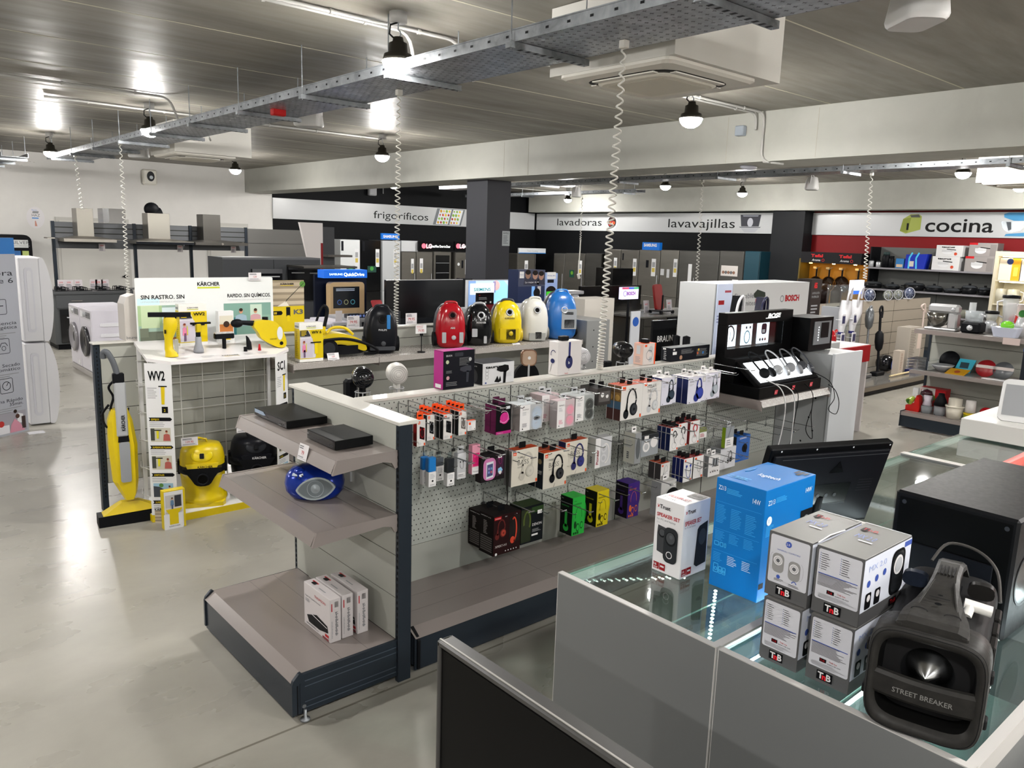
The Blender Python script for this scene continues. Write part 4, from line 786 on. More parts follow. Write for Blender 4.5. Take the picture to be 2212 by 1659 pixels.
for lb,col,ink,yf,xl,xr,yt,yb,dk in (('bright green headphone box on the bottom row','#23a83a','#0c3d16',3.0,1480,1612,895,1302,'#101512'),('bright yellow headphone box on the bottom row','#c9b70e','#2a2606',3.0,1745,1870,825,1205,'#14130d'),('deep purple headphone box on the bottom row','#35166f','#c9602a',3.0,2080,2200,740,1110,'#14101c')):
    cc = K(col,.35)
    pack('headphone_box',lb,'headphones',c6,yf,xl,xr,yt,yb,.1,cc,K(dk),cc,trust(cc,K(ink)),1,None,'coloured headphone boxes on the bottom row',(lambda m,d,h,cc=cc: (m.disc(.5*d,.18*h,.22*d,cc,2,14),m.rect(.4*d,.2*h,.6*d,.62*h,cc,2),m.text('Trust',.12*d,.92*h,.02*h,WH),m.text('HEADPHONES',.12*d,.74*h,.03*h,cc,wd=.6*d))))
    a = ay(*c6(xr,yb),yf+.05); z1 = ay(*c6(xl,yt),yf).z
    m = MB(); m.fr((a.x-.01,yf+.08,(a.z+z1)/2)); m.arc(0,0,.045,.018,K(col,.3),-100,100,1,14,.085); m.disc(.01,-.06,.035,K(col,.3),2); o = m.obj('demo_headband'); tag(o,lb.replace('headphone box','plastic headband window beside the box'),'headphones')
# ================================================================ THINGS ON THE COUNTER AND THE END UNIT
GT = .891
def face(m,x0,y0,z0,x1,y1,z1,which):
    if which == 'f': m.fr((x0,y0,z0)); return x1-x0,z1-z0
    if which == 'l': m.fr((x0,y1,z0),(0,-1,0)); return y1-y0,z1-z0
    if which == 't': m.fr((x0,y0,z1),(1,0,0),(0,1,0)); return x1-x0,y1-y0
    if which == 'tl': m.fr((x0,y1,z1),(0,-1,0),(1,0,0)); return y1-y0,x1-x0    # top read from the left side
W3 = K('#dcdadb',.4)
def spk2(m,w_,h_,s=1.):
    D1,D2,D3 = K('#2b2d30',.35),K('#3c3e42',.3),K('#18191c',.4)
    m.poly([(.12*w_,.52*h_),(.14*w_,.28*h_),(.5*w_,.25*h_),(.5*w_,.62*h_),(.14*w_,.64*h_)],K('#3a3b3e'),1)
    m.disc(.3*w_,.54*h_,.13*w_,D3,2,20); m.disc(.3*w_,.55*h_,.1*w_,D2,3)
    m.poly(rr2(.38*w_,.17*h_,.86*w_,.65*h_,.02),D1,4); m.disc(.62*w_,.5*h_,.19*w_,D3,5,24,.21*w_); m.disc(.62*w_,.51*h_,.15*w_,D2,6,24,.17*w_); m.disc(.64*w_,.53*h_,.06*w_,K('#56595e'),7,14)
    m.arc(.6*w_,.28*h_,.095*w_,.022*w_,W3,0,360,6,24)
def badge(m,x,y,s): m.rect(x,y,x+s,y+s,K('#8f1219'),2); m.rect(x+s*1.08,y,x+s*2.1,y+s,K('#8f1219'),2); m.text('16',x+s*.08,y+s*.5,s*.34,W3,bold=.03,wd=s*.5,l=3); m.rect(x+s*1.25,y+s*.45,x+s*1.9,y+s*.7,W3,3); m.para(x+s*.1,y+.1*s,x+s*.9,y+s*.35,2,W3,l=3)
def trustlogo(m,x,y,h,ink): m.poly([(x,y+h*.15),(x+h*.4,y+h*.15),(x+h*.55,y+h*.9),(x+h*.2,y+h*.5)],RD,2); m.disc(x+h*.1,y+h*.7,h*.12,RD,2,8); m.text('Trust',x+h*.7,y,h,ink,bold=.02)
# white and red speaker box
a = az(1407,1228,GT); b = az(1468,1253,GT); c = az(1535,1222,GT); X0,X1,Y0,Y1,Z1 = (a.x+b.x)/2,2.06+.165,b.y,a.y,1.152
m = MB(); m.box(X0,Y0,GT,X1,Y1,Z1,W3,.0015)
w_,h_ = face(m,X0,Y0,GT,X1,Y1,Z1,'l'); trustlogo(m,.08*w_,.87*h_,.055*h_,BK); m.text('SPEAKER SET',.08*w_,.76*h_,.05*h_,RD,bold=.02,wd=.8*w_); m.text('for PC and laptop',.08*w_,.71*h_,.028*h_,GY,wd=.66*w_); m.text('ZIVA',.08*w_,.665*h_,.02*h_,G2); spk2(m,w_,h_); badge(m,.06*w_,.035*h_,.2*w_)
w_,h_ = face(m,X0,Y0,GT,X1,Y1,Z1,'f'); trustlogo(m,.06*w_,.87*h_,.055*h_,BK); m.text('SPEAKER SET',.05*w_,.72*h_,.06*h_,RD,bold=.02,wd=.62*w_); m.text('for PC and laptop',.05*w_,.68*h_,.028*h_,GY,wd=.4*w_)
m.poly([(.55*w_,.62*h_),(.62*w_,.66*h_),(.93*w_,.7*h_),(.95*w_,.12*h_),(.6*w_,.1*h_),(.5*w_,.14*h_)],K('#26282b'),2); m.disc(.75*w_,.5*h_,.14*w_,K('#3a3c40'),3,20,.2*w_); badge(m,.04*w_,.035*h_,.17*w_)
w_,h_ = face(m,X0,Y0,GT,X1,Y1,Z1,'tl'); m.text('SPEAKER SET',.12*w_,.28*h_,.13*h_,RD,bold=.02,wd=.75*w_); m.text('Trust',.1*w_,.08*h_,.13*h_,BK); m.rect(.5*w_,.6*h_,.95*w_,.95*h_,K('#7c7977'),2); m.disc(.62*w_,.78*h_,.08*w_,K('#5a5856'),3); m.disc(.82*w_,.78*h_,.08*w_,K('#5a5856'),3)
m.M = I4; tag(m.obj('speaker_box'),'white speaker set box with red lettering on the glass counter','speaker box')
# blue box
B1 = K('#006cb6',.45); B2 = K('#3ca4e2',.4); B3 = K('#e4f1f8',.4); B4 = K('#0b76ba',.4)
a = az(1528,1262,GT); b = az(1636,1302,GT); X0,Y0,Y1,Z1 = (a.x+b.x)/2,b.y,a.y,1.262; X1 = az(1760,1024,Z1).x
m = MB(); m.box(X0,Y0,GT,X1,Y1,Z1,B1,.0015)
w_,h_ = face(m,X0,Y0,GT,X1,Y1,Z1,'l'); m.text('Z213',.06*w_,.9*h_,.04*h_,B3,wd=.15*w_); m.para(.23*w_,.88*h_,.55*w_,.93*h_,4,B2); m.text('14W',.76*w_,.86*h_,.045*h_,B3,wd=.15*w_)
m.rect(.04*w_,.79*h_,.95*w_,.792*h_,B2,2); m.rect(.04*w_,.54*h_,.95*w_,.542*h_,B2,2); m.rect(.04*w_,.345*h_,.95*w_,.347*h_,B2,2)
for i,(y0,y1) in enumerate(((.6,.77),(.58,.76),(.57,.75))): m.para((.05+.3*i)*w_,y0*h_,(.27+.3*i)*w_,y1*h_,12,B2,.3,seed=i)
for i in range(3): m.para((.05+.3*i)*w_,.44*h_,(.26+.3*i)*w_,.53*h_,7,B2,.3,seed=i+5); m.para((.05+.3*i)*w_,.24*h_,(.26+.3*i)*w_,.33*h_,6,B3 if i else B2,.25,seed=i+9)
for x,ww in ((.06,.09),(.18,.06),(.27,.03)): m.line([(x*w_,.39*h_),((x+ww)*w_,.39*h_),((x+ww)*w_,.425*h_),(x*w_,.425*h_),(x*w_,.39*h_)],.003,B2,2)
for x,ww,hh in ((.08,.09,.08),(.19,.06,.06),(.27,.06,.06)): m.line([(x*w_,.14*h_),((x+ww)*w_,.14*h_),((x+ww)*w_,(.14+hh)*h_),(x*w_,(.14+hh)*h_),(x*w_,.14*h_)],.003,B2,2); m.arc((x+ww/2)*w_,(.14+hh*.4)*h_,ww*.3*w_,.003,B2,0,360,2)
w_,h_ = face(m,X0,Y0,GT,X1,Y1,Z1,'f'); m.text('Z213',.05*w_,.86*h_,.045*h_,B3,wd=.13*w_); m.para(.2*w_,.86*h_,.45*w_,.91*h_,4,B2); m.text('14W',.8*w_,.86*h_,.045*h_,B3,wd=.13*w_); m.disc(.1*w_,.72*h_,.05*w_,B3,2,20); m.text('1',.085*w_,.705*h_,.035*h_,B1,l=3); m.para(.05*w_,.58*h_,.2*w_,.68*h_,8,B2)
m.rect(.74*w_,.55*h_,.99*w_,.7*h_,BK,2); m.disc(.86*w_,.6*h_,.06*w_,GY,3); m.rect(.0*w_,.12*h_,.09*w_,.17*h_,BK,2)
w_,h_ = face(m,X0,Y0,GT,X1,Y1,Z1,'tl'); m.text('logitech',.38*w_,.42*h_,.1*h_,B3,wd=.42*w_,bold=.01); m.text('Z213',.06*w_,.12*h_,.08*h_,B2); m.para(.2*w_,.12*h_,.5*w_,.22*h_,3,B2); m.rect(.78*w_,.78*h_,.86*w_,.95*h_,BK,2); m.rect(.88*w_,.84*h_,.93*w_,.95*h_,BK,2); m.rect(.7*w_,.84*h_,.76*w_,.95*h_,BK,2); m.disc(.1*w_,.55*h_,.05*w_,B4,2,16,.11*h_)
m.M = I4; tag(m.obj('speaker_box'),'tall bright blue speaker box with white lettering on the glass counter','speaker box')
# four silver boxes
S1 = K('#6f6e6c',.4,.2); S2 = K('#c4c5cb',.4); S3 = K('#5a5b5f'); BL = K('#3d55a5',.4); S4 = K('#5c5c5d',.4,.2)
def tnb(x0,y0,z0,w0,d0,h0,kind,label):
    x1,y1,z1 = x0+w0,y0+d0,z0+h0
    m = MB(); m.box(x0,y0,z0,x1,y1,z1,S1,.001)
    w_,h_ = face(m,x0,y0,z0,x1,y1,z1,'l'); m.rect(0,0,w_,h_,S4,1); m.rrect(.05*w_,.22*h_,.97*w_,.965*h_,.006,S2,2)
    m.rect(.27*w_,.05*h_,.64*w_,.19*h_,BK,3); m.text('T',.3*w_,.075*h_,.1*h_,W3,bold=.03,l=4); m.text('n',.41*w_,.075*h_,.09*h_,K('#d81e2a'),bold=.05,l=6); m.text('B',.5*w_,.075*h_,.1*h_,W3,bold=.03,l=4)
    if kind == 'pic':
        m.disc(.48*w_,.87*h_,.07*w_,BL,3,18); m.text('2.0',.43*w_,.853*h_,.035*h_,W3,l=4); m.text('UNIVERSAL / COMPATIBLE',.22*w_,.74*h_,.022*h_,BL,wd=.55*w_,l=3)
        for cx,cy,f in ((.27,.55,1),(.66,.5,-1)):
            m.poly(rr2((cx-.14)*w_,(cy-.16)*h_,(cx+.14)*w_,(cy+.14)*h_,.013),K('#8e8d8c'),3); m.disc(cx*w_,(cy+.03)*h_,.12*w_,W3,4,22); m.arc(cx*w_,(cy+.03)*h_,.115*w_,.008*w_,S3,0,360,5,22); m.arc(cx*w_,(cy+.03)*h_,.075*w_,.012*w_,GY,0,360,5,20); m.disc(cx*w_,(cy+.03)*h_,.045*w_,S3,5,16)
        m.arc(.13*w_,.55*h_,.06*w_,.004*w_,S3,90,270,3,12,.13*h_); m.arc(.8*w_,.5*h_,.07*w_,.004*w_,S3,-90,90,3,12,.13*h_); m.disc(.3*w_,.33*h_,.045*w_,BL,3); m.arc(.68*w_,.3*h_,.05*w_,.02*w_,BL,0,180,3)
        m.para(.2*w_,.26*h_,.42*w_,.3*h_,2,GY); m.para(.55*w_,.24*h_,.82*w_,.28*h_,2,GY)
    else:
        for k in range(2): m.para((.12+.44*k)*w_,.66*h_,(.3+.44*k)*w_,.92*h_,8,GY,.3,seed=k); [m.rect((.09+.44*k)*w_,(.675+.0325*i)*h_,(.105+.44*k)*w_,(.685+.0325*i)*h_,BL,3) for i in range(8)]
        m.para(.08*w_,.42*h_,.92*w_,.6*h_,11,GY,.5,seed=8); m.rect(.08*w_,.6*h_,.92*w_,.612*h_,BL,3); m.rect(.3*w_,.33*h_,.46*w_,.385*h_,BK,3); m.text('TnB',.32*w_,.342*h_,.032*h_,RD,l=4); m.text('TNB line',.52*w_,.36*h_,.025*h_,RD,l=3); m.text('www.t-nb.com',.48*w_,.325*h_,.025*h_,BK,l=3); m.para(.12*w_,.24*h_,.9*w_,.31*h_,4,GY,.35)
    w_,h_ = face(m,x0,y0,z0,x1,y1,z1,'f'); m.rect(0,0,w_,h_,S4,1); m.rect(.0,.2*h_,w_,.98*h_,K('#d5dae6',.4),2); m.rect(.84*w_,.88*h_,w_,.96*h_,BL,3); m.text('MX 2.0',.1*w_,.78*h_,.09*h_,K('#a2b2dc'),wd=.36*w_,l=3)
    m.poly(rr2(.58*w_,.2*h_,.88*w_,.9*h_,.025),BK,3); m.poly(rr2(.61*w_,.24*h_,.85*w_,.86*h_,.02),K('#1d1f22',.2),4); m.disc(.73*w_,.66*h_,.1*w_,W3,5,22,.15*h_); m.disc(.73*w_,.66*h_,.075*w_,K('#aeb1b6'),6,22,.115*h_)
    for cx in (.14,.33): m.poly(rr2((cx-.06)*w_,.22*h_,(cx+.06)*w_,.46*h_,.006),BK,3); m.disc(cx*w_,.38*h_,.035*w_,W3,4)
    for i,cx in enumerate((.12,.28,.44)): m.disc(cx*w_,(.6+.03*i)*h_,.035*w_,BL,3)
    m.rect(.62*w_,.04*h_,.78*w_,.16*h_,BK,3); m.text('TnB',.64*w_,.07*h_,.07*h_,RD,l=4,wd=.12*w_)
    w_,h_ = face(m,x0,y0,z0,x1,y1,z1,'tl'); m.text('MX 2.0',.66*w_,.5*h_,.12*h_,K('#7d8cc4'),'r',hscale=1,l=2,wd=.42*w_); m.rect(.4*w_,.42*h_,.7*w_,.45*h_,S2,2); m.rect(.14*w_,.72*h_,.28*w_,.84*h_,K('#2c2b2b'),2); m.text('TnB',.15*w_,.75*h_,.07*h_,RD,l=3); m.rect(0,.985*h_,w_,h_,S2,2)
    m.M = I4; return tag(m.obj('speaker_box'),label,'speaker box','silver speaker boxes stacked on the near glass counter')
u0 = az(1663,1148,1.25); u1 = az(1755,1175,1.25); u2 = az(1773,1182,1.25); u3 = az(1872,1208,1.25)
tnb(1.852,.932,GT,.27,.11,.178,'text','left silver speaker box at the bottom of the stack'); tnb(1.86,.795,GT,.27,.115,.178,'text','right silver speaker box at the bottom, next to the boombox')
tnb(1.866,.93,GT+.18,.27,.122,.18,'pic','left silver speaker box on top, picturing two speakers from the front'); tnb(1.872,.795,GT+.18,.27,.124,.18,'text','right silver speaker box on top of the stack, small print facing out')
m = MB(); m.tube([(1.885,.924,1.252),(1.95,.926,1.256),(2.03,.925,1.252)],.002,W3,5); tag(m.obj('tape'),'thin curled strip of clear tape lying over the silver boxes','tape')
# ---- black monitor seen from behind, leaning towards us
t = T('monitor','large black monitor seen from behind on the glass counter','monitor',(2.82,1.42,GT)); a = az(1668,972,1.29); b = az(1932,955,1.29); u = (b-a); u.z = 0; W_ = u.length; u.normalize(); dn = Vector((u.y,-u.x,0))     # dn points to the camera side
KB = K('#0b0c0e',.35); KB2 = K('#15161a',.3)
top = a+Vector((0,0,0)); vup = (Vector((0,0,1))*.345+dn*.10).normalized()
F0 = FR(a-vup*.36,u,vup)
m = MB(F0); m.box(0,0,-.035,W_,.36,0,KB,.004); m.box(.015,.02,0,W_-.015,.335,.012,KB2,.003); m.box(.05,.318,.0,W_-.02,.32,.013,K('#3a3c40',.3))
for i in range(5): m.rect(W_*.78,.16+.012*i,W_*.9,.163+.012*i,K('#2b2c30'),20)
m.rect(W_*.42,.11,W_*.72,.2,K('#08090a',.2),19); m.rect(W_*.42,.11,W_*.72,.112,K('#55575a'),21)
for i in range(3): m.disc(W_*(.47+.07*i),.15,.008,K('#2e3033',.3),21)
for x in (.08,.36,.66,.97): m.disc(W_*x,.35,.0035,K('#d0d2d6',.2),2,8)
m.poly([(W_*.5,.25),(W_*.62,.25),(W_*.565,.3),(W_*.55,.285)],K('#050506',.1),20); m.obj('casing',t,True)
m = MB(); q = a+u*W_*.5-vup*.22; m.cyl((q.x,q.y,q.z-.0),(q.x+.01,q.y+.03,GT+.01),.02,KB,10); m.box(q.x-.12,q.y-.02,GT,q.x+.12,q.y+.1,GT+.012,KB,.004); m.obj('stand',t,True)
# ---- big black loudspeaker
m = MB(TR(2.485,.64,GT,-.03)); sp = NM('speaker_vinyl','#0d0e10','#101114',(20,20,20),2,(.4,.45),.004)
m.box(0,0,0,.68,.35,.372,sp,.008)
t = T('loudspeaker','large black loudspeaker cabinet lying at the right edge behind the boombox','loudspeaker',(2.485,.64,GT))
m.obj('cabinet',t,True)
m = MB(TR(2.485,.64,GT,-.03)); f = K('#070809',.4); m.M = m.M @ FR((0,.35,0),(0,-1,0)); m.rect(.015,.015,.335,.355,f,1); m.box(.05,.03,0,.30,.22,.006,K('#15171c',.3),.002)
for x in (.03,.32): 
    for y in (.03,.34): m.disc(x,y,.007,K('#2d3036'),3)
m.arc(.25,.1,.02,.004,K('#2b2e35'),0,360,12); m.obj('rear_panel',t,True)
m = MB(TR(2.485,.64,GT,-.03)); m.M = m.M @ FR((0,0,0)); m.disc(.11,.17,.075,K('#030303',.2),2,24); m.arc(.11,.17,.078,.008,K('#24262a',.3),0,360,3,24); m.line([(.01,.36),(.67,.36)],.006,K('#27292e'),2); m.obj('port',t,True)
# ---- boombox with handle
AX = Vector((.968,.25,0)).normalized()
t = T('boombox','dark grey tube boombox with rubber handle and silver cone, front right','boombox',(1.82,.60,GT))
RB = NM('rubber_grey','#272625','#2e2d2b',(30,30,30),3,(.4,.55),.01); RB2 = K('#1d1c1b',.45); RB3 = K('#1c1c1d',.6)
MF = FR((1.80,.602,GT+.14),(AX.y,-AX.x,0),(0,0,1))     # u to the right as seen, v up, n towards the camera
def sq(rx,ry,n_,z,e=.42,k=40,cy=0):
    return [(rx*math.copysign(abs(math.cos(2*PI*i/k))**e,math.cos(2*PI*i/k)),cy+ry*math.copysign(abs(math.sin(2*PI*i/k))**e,math.sin(2*PI*i/k)),z) for i in range(k)]
m = MB(MF); R_ = [sq(.100,.095,0,-.50),sq(.112,.106,0,-.49),sq(.112,.106,0,-.06),sq(.114,.112,0,-.05)]; m.ring(R_,K('#1c1c1d',.6),True); m.obj('body',t,True)
m = MB(MF); R_ = [sq(.119,.122,0,-.10),sq(.124,.130,0,-.085),sq(.124,.130,0,-.01),sq(.120,.126,0,.008),sq(.113,.118,0,.013),sq(.106,.106,0,.006,.42),sq(.1,.099,0,-.004,.42)]; m.ring(R_,RB,True,False); m.ring([sq(.1,.099,0,-.004,.42),sq(.096,.094,0,-.03,.42),sq(.093,.09,0,-.062,.45)],K('#0d0d0d',.5),True,False); m.obj('front_ring',t,True)
m = MB(MF)
for r in (.1205,.1165): m.tube([Vector(p) for p in sq(r,r*1.045,0,.006 if r > .119 else .0115)],.0012,RB3,5,True)
for s_ in (-1,1):
    for y in (.05,-.06): m.box(s_*.122-.008,y-.012,-.05,s_*.122+.008,y+.012,-.02,RB3,.003)
m.obj('groove',t,True)
m = MB(MF); m.ring([sq(.094,.091,0,-.06,.45),sq(.01,.01,0,-.066,.9)],K('#070707',.5),False,False); m.tube([(.074*math.cos(a),.008+.07*math.sin(a),-.062) for a in [2*PI*k/30 for k in range(30)]],.004,RB3,6,True); m.obj('inner_cone',t,True)
m = MB(MF); m.lathe([(.064,-.064),(.06,-.052),(.0,-.012)],K('#b9bcbf',.18,1.),36,(0,.012,0),caps=False); m.obj('silver_cone',t,True)
m = MB(MF); R_ = []
for i in range(13):
    x = -.104+.208*i/12; bow = -.004-.002*math.sin(PI*i/12); R_.append([(x,-.02-.008*math.sin(PI*i/12)+dy,bow+dz) for dy,dz in ((.03,-.012),(.03,.0),(.022,.006),(-.022,.006),(-.03,.0),(-.03,-.012))])
m.ring(R_,RB,False); m.M = MF @ Matrix.Translation((0,-.028,.0015)); m.text('STREET BREAKER',0,-.006,.0125,K('#9a9996',.3,.4),'c',wd=.125,bold=.012); m.obj('front_bar',t,True)
m = MB(MF)     # handle: splayed plate over the tube, rising to a strap
HZ = [(-.005,.137,.073),(-.03,.142,.074),(-.07,.145,.07),(-.13,.152,.052),(-.19,.168,.036),(-.25,.178,.031),(-.33,.18,.031),(-.40,.165,.034),(-.44,.13,.04)]
R_ = [[(-w_,y-.012,z),(-w_*.96,y,z),(-w_*.7,y+.006,z),(w_*.7,y+.006,z),(w_*.96,y,z),(w_,y-.012,z)] for z,y,w_ in HZ]
m.ring(R_,RB,False)
for s_ in (-1,1): m.box(s_*.058,.112,-.035,s_*.074,.136,-.004,RB,.003)
for s_ in (-1,1): m.tube([(s_*.048,.136+.01,-.045),(s_*.042,.15,-.09),(s_*.03,.168,-.15),(s_*.022,.182,-.2)],.0025,RB,6)
for i in range(5): m.box(-.018+.008*i,.185,-.30,-.0155+.008*i,.188,-.235,RB3)
for sx in (-1,1): m.M = MF @ FR((sx*.034,.1485,-.065),(1,0,0),(0,.22,-.97)); m.arc(0,0,.017,.003,RB3,0,360,3,16,.012)
m.M = MF @ FR((0,.158,-.10),(1,0,0),(0,.25,-.97)); m.disc(0,0,.008,BK,6,12,.005); m.rect(-.022,.02,.022,.024,RB3,8); m.disc(0,.035,.006,BK,6,12,.003); m.obj('handle',t,True)
m = MB(MF)
for z in (-.33,-.42,-.24): m.box(.108,-.06,z,.125,.06,z+.07,RB2,.004)
m.obj('rubber_pad',t,True)
m = MB(MF @ TR(.075,.13,-.33,0)); m.ring([sq(.03,.02,0,-.012,.7,16),sq(.03,.02,0,.012,.7,16)],RB2,True); m.obj('knob',t,True)
m = MB(MF @ TR(-.075,.125,-.33,0)); m.ring([sq(.03,.02,0,-.012,.7,16),sq(.03,.02,0,.012,.7,16)],K('#1e2430',.4),True); m.obj('knob',t,True)
m = MB(MF); m.cyl((.045,.125,-.235),(.105,.118,-.24),.014,K('#d9d8d4',.35),14); m.cyl((.06,.124,-.235),(.055,.105,-.205),.011,K('#d9d8d4',.35),12); m.ring([[(.032+dx,.14+dy,z) for dx,dy in ((0,0),(.003,0),(.003,.003),(0,.003))] for z in (-.30,-.24)],BK,False)
tag(m.obj('security_tag'),'small white plastic security tag lying on the boombox','security tag')
m = MB(); P = [MF @ Vector(p) for p in ((-.05,.15,-.42),(-.02,.19,-.47),(.05,.19,-.46),(.1,.16,-.42),(.118,.1,-.36))]; m.tube(bez(P,6),.004,K('#3b3937',.5),8); tag(m.obj('strap'),'grey cable looping over the rear of the boombox','cable')
# ---- red case, plinth, tablet, black box on the right
m = MB(); m.ring([[(x,y,z) for x,y in rr2(3.5+i,.5+i,4.25-i,1.10-i,.09)] for i,z in ((.01,GT),(0,GT+.02),(0,GT+.2),(.02,GT+.225),(.06,GT+.235))],K('#d0402a',.4),True)
rg = random.Random(5)
for i in range(26): x,y = rg.uniform(3.6,4.1),rg.uniform(.62,1.02); a = rg.uniform(0,3); m.M = FR((x,y,GT+.2355),(1,0,0),(0,1,0)); m.line([(0,0),(.05*math.cos(a),.05*math.sin(a))],.009,K('#9c2a1c',.4),1)
m.M = I4; tag(m.obj('case'),'rounded bright red case with raised pattern at the right edge','case')
m = MB(); m.box(5.2,.6,.9,6.05,1.735,1.008,K('#c9c8c4',.4),.004); t = tag(m.obj('plinth'),'low white display plinth at the right edge of the counters','plinth')
t = T('tablet_stand','white tablet on a slanted lit stand with black cable on the plinth','tablet',(5.4,1.4,1.008))
M_ = FR((5.32,1.58,1.012),(.25,-1,0),(.62,.15,.78)); m = MB(M_); m.ring([[(x,y,z) for x,y in rr2(0,0,.5,.3,.04)] for z in (-.012,.0)],K('#c8c9c9',.3),False); m.rect(.02,.04,.4,.26,K('#8b8d90'),2); m.obj('tablet',t,True)
M_ = FR((5.46,1.5,1.012),(.2,-1,0),(.5,.1,.85)); m = MB(M_)
for i in range(6): m.box(.05,.05+i*.035,0,.4,.06+i*.035,.01,K('#cfd0ee',.4,e=1.2))
m.obj('lit_stand',t,True)
m = MB(); m.tube(bez([(5.30,1.25,1.03),(5.34,1.2,1.016),(5.4,1.1,1.02),(5.5,1.0,1.016)],5),.008,BK,6); m.box(5.27,1.24,1.01,5.33,1.29,1.04,BK,.008); m.obj('power_plug',t,True)
m = MB(); m.box(5.75,1.15,1.008,6.0,1.61,1.42,K('#24272c',.4),.002); m.fr((5.75,1.61,1.008),(0,-1,0)); m.rect(.0,.39,.46,.412,K('#2f4a86'),2); trustlogo(m,.03,.335,.035,W3)
for i in range(9): m.rect(.06,.1+i*.022,.3,.108+i*.022,GY,2)
m.M = I4; tag(m.obj('speaker_box'),'tall black boxed speaker set cut by the right photo edge','speaker box')
# ---- on the end unit
def player(x0,y0,x1,y1,z0,z1,label,lg):
    t = T('disc_player',label,'disc player',((x0+x1)/2,(y0+y1)/2,z0)); m = MB(); kb = K('#0d0e0f',.4); m.box(x0,y0,z0+.004,x1,y1,z1,kb,.002)
    m.box(x0+.05,y0+.001,z1,x0+.052,y1-.001,z1+.0004,K('#2c2d30')) if lg else None
    m.obj('casing',t,True); m = MB(); m.fr((x0,y1,z0),(0,-1,0)); w_,h_ = y1-y0,z1-z0; m.rect(.004,.006,w_-.004,h_-.003,K('#0b0b0d',.15),1); m.rect(.05*w_,.45*h_,.45*w_,.5*h_,K('#3a3b3e'),2); m.text('LG',.03*w_,.62*h_,.008,G2,l=3) if 1 else None
    for i in range(3): m.disc((.8+.05*i)*w_,.4*h_,.004,K('#3c3d40'),2)
    if not lg: m.poly([(.03*w_,.5*h_),(.3*w_,.5*h_),(.38*w_,.62*h_),(.3*w_,.95*h_),(.03*w_,.95*h_)],K('#8fa0b4',.3),3)
    m.obj('front_panel',t,True); m = MB()
    for x in (x0+.03,x1-.03):
        for y in (y0+.03,y1-.03): m.cyl((x,y,z0),(x,y,z0+.004),.01,BK,8)
    m.obj('feet',t,True); return t
player(1.575,3.385,1.785,3.755,1.0905,1.13,'wide black disc player at the back of the top shelf',0)
player(1.575,2.92,1.76,3.18,1.0905,1.135,'smaller black disc player at the front of the top shelf',1)
def pricetag(p,w_,h_,n,label,lines_=('79',),tilt=.3,big=RD,rz=0,group=None,nm='price_tag',foot=True):
    m = MB(); m.M = TR(p[0],p[1],p[2],rz) @ FR((0,0,0),n,(0,0,1)); m.M = m.M @ Matrix.Rotation(-tilt,4,'X'); m.box(-w_/2,0,-.001,w_/2,h_,0,K('#d5d2d4',.3)); m.rect(-w_*.45,h_*.1,w_*.45,h_*.12,GY,2); m.text(lines_[0],0,h_*.35,h_*.25,big,'c',l=2); m.para(-w_*.42,h_*.68,w_*.2,h_*.92,2,TXT); m.para(-w_*.42,h_*.14,w_*.4,h_*.28,1,GY)
    if foot: m.box(-w_*.1,-.004,-.012,w_*.1,.003,.002,G2)
    return tag(m.obj(nm),label,'price tag',group)
pricetag((1.484,3.055,1.035),.075,.07,(.06,-1,0),'white price card reading 79 clipped to the top shelf edge',('79',),.25,foot=False)
# blue CD radio
t = T('cd_radio','rounded shiny blue portable CD radio on the lower shelf','radio',(1.625,3.21,.801)); M_ = TR(1.625,3.21,.801,-.66) ; m = MB(M_); bl = K('#12308f',.18,.35)
R_ = [[(x*sx,y*sy,z) for x,y in [(.135*math.copysign(abs(math.cos(a))**.75,math.cos(a)),.095*math.copysign(abs(math.sin(a))**.8,math.sin(a))) for a in [2*PI*k/28 for k in range(28)]]] for z,sx,sy in ((.0,.6,.6),(.012,.8,.8),(.04,.96,.95),(.075,1,1),(.11,.95,.93),(.138,.78,.75),(.152,.5,.5),(.157,.15,.2))]
m.ring(R_,bl,True); m.ell((-.055,-.05,.135),(.03,.025,.018),bl); m.obj('body',t,True)
m = MB(M_ @ FR((.02,-.092,.068),(1,.02,0),(0,.12,1))); P = []
for k in range(28): a = 2*PI*k/28; P.append((.088*math.cos(a),.052*math.copysign(abs(math.sin(a))**1.5,math.sin(a))+.014*math.cos(a)*.6))
m.ext(P,-.02,.002,K('#a9b3b6',.25,.4)); m.ext([(x*.88,y*.84) for x,y in P],.002,.004,K('#646c70',.4,.2)); m.lathe([(.038,.0045),(.03,.003),(.012,.005),(.0,.008)],K('#8c9498',.3,.3),20,(.0,0,0),caps=False); m.obj('speaker_grille',t,True)
m = MB(M_ @ FR((-.075,-.07,.118),(1,-.3,0),(0.1,.6,.7))); m.rect(-.014,0,.012,.014,K('#aab6bd',.2),5); m.disc(.03,.008,.01,K('#c5ccd2',.2),5)
for k in range(5): m.disc(.02+.016*math.cos(k*1.25),.004+.013*math.sin(k*1.25),.004,BK,7,6)
m.obj('controls',t,True)
m = MB(M_); m.tube(bez([(.12,.02,.13),(.15,.03,.13),(.165,.02,.12)],4),.003,BK,6); m.box(.158,.01,.07,.17,.022,.118,K('#a9abac',.4),.002); m.obj('swing_tag',t,True)
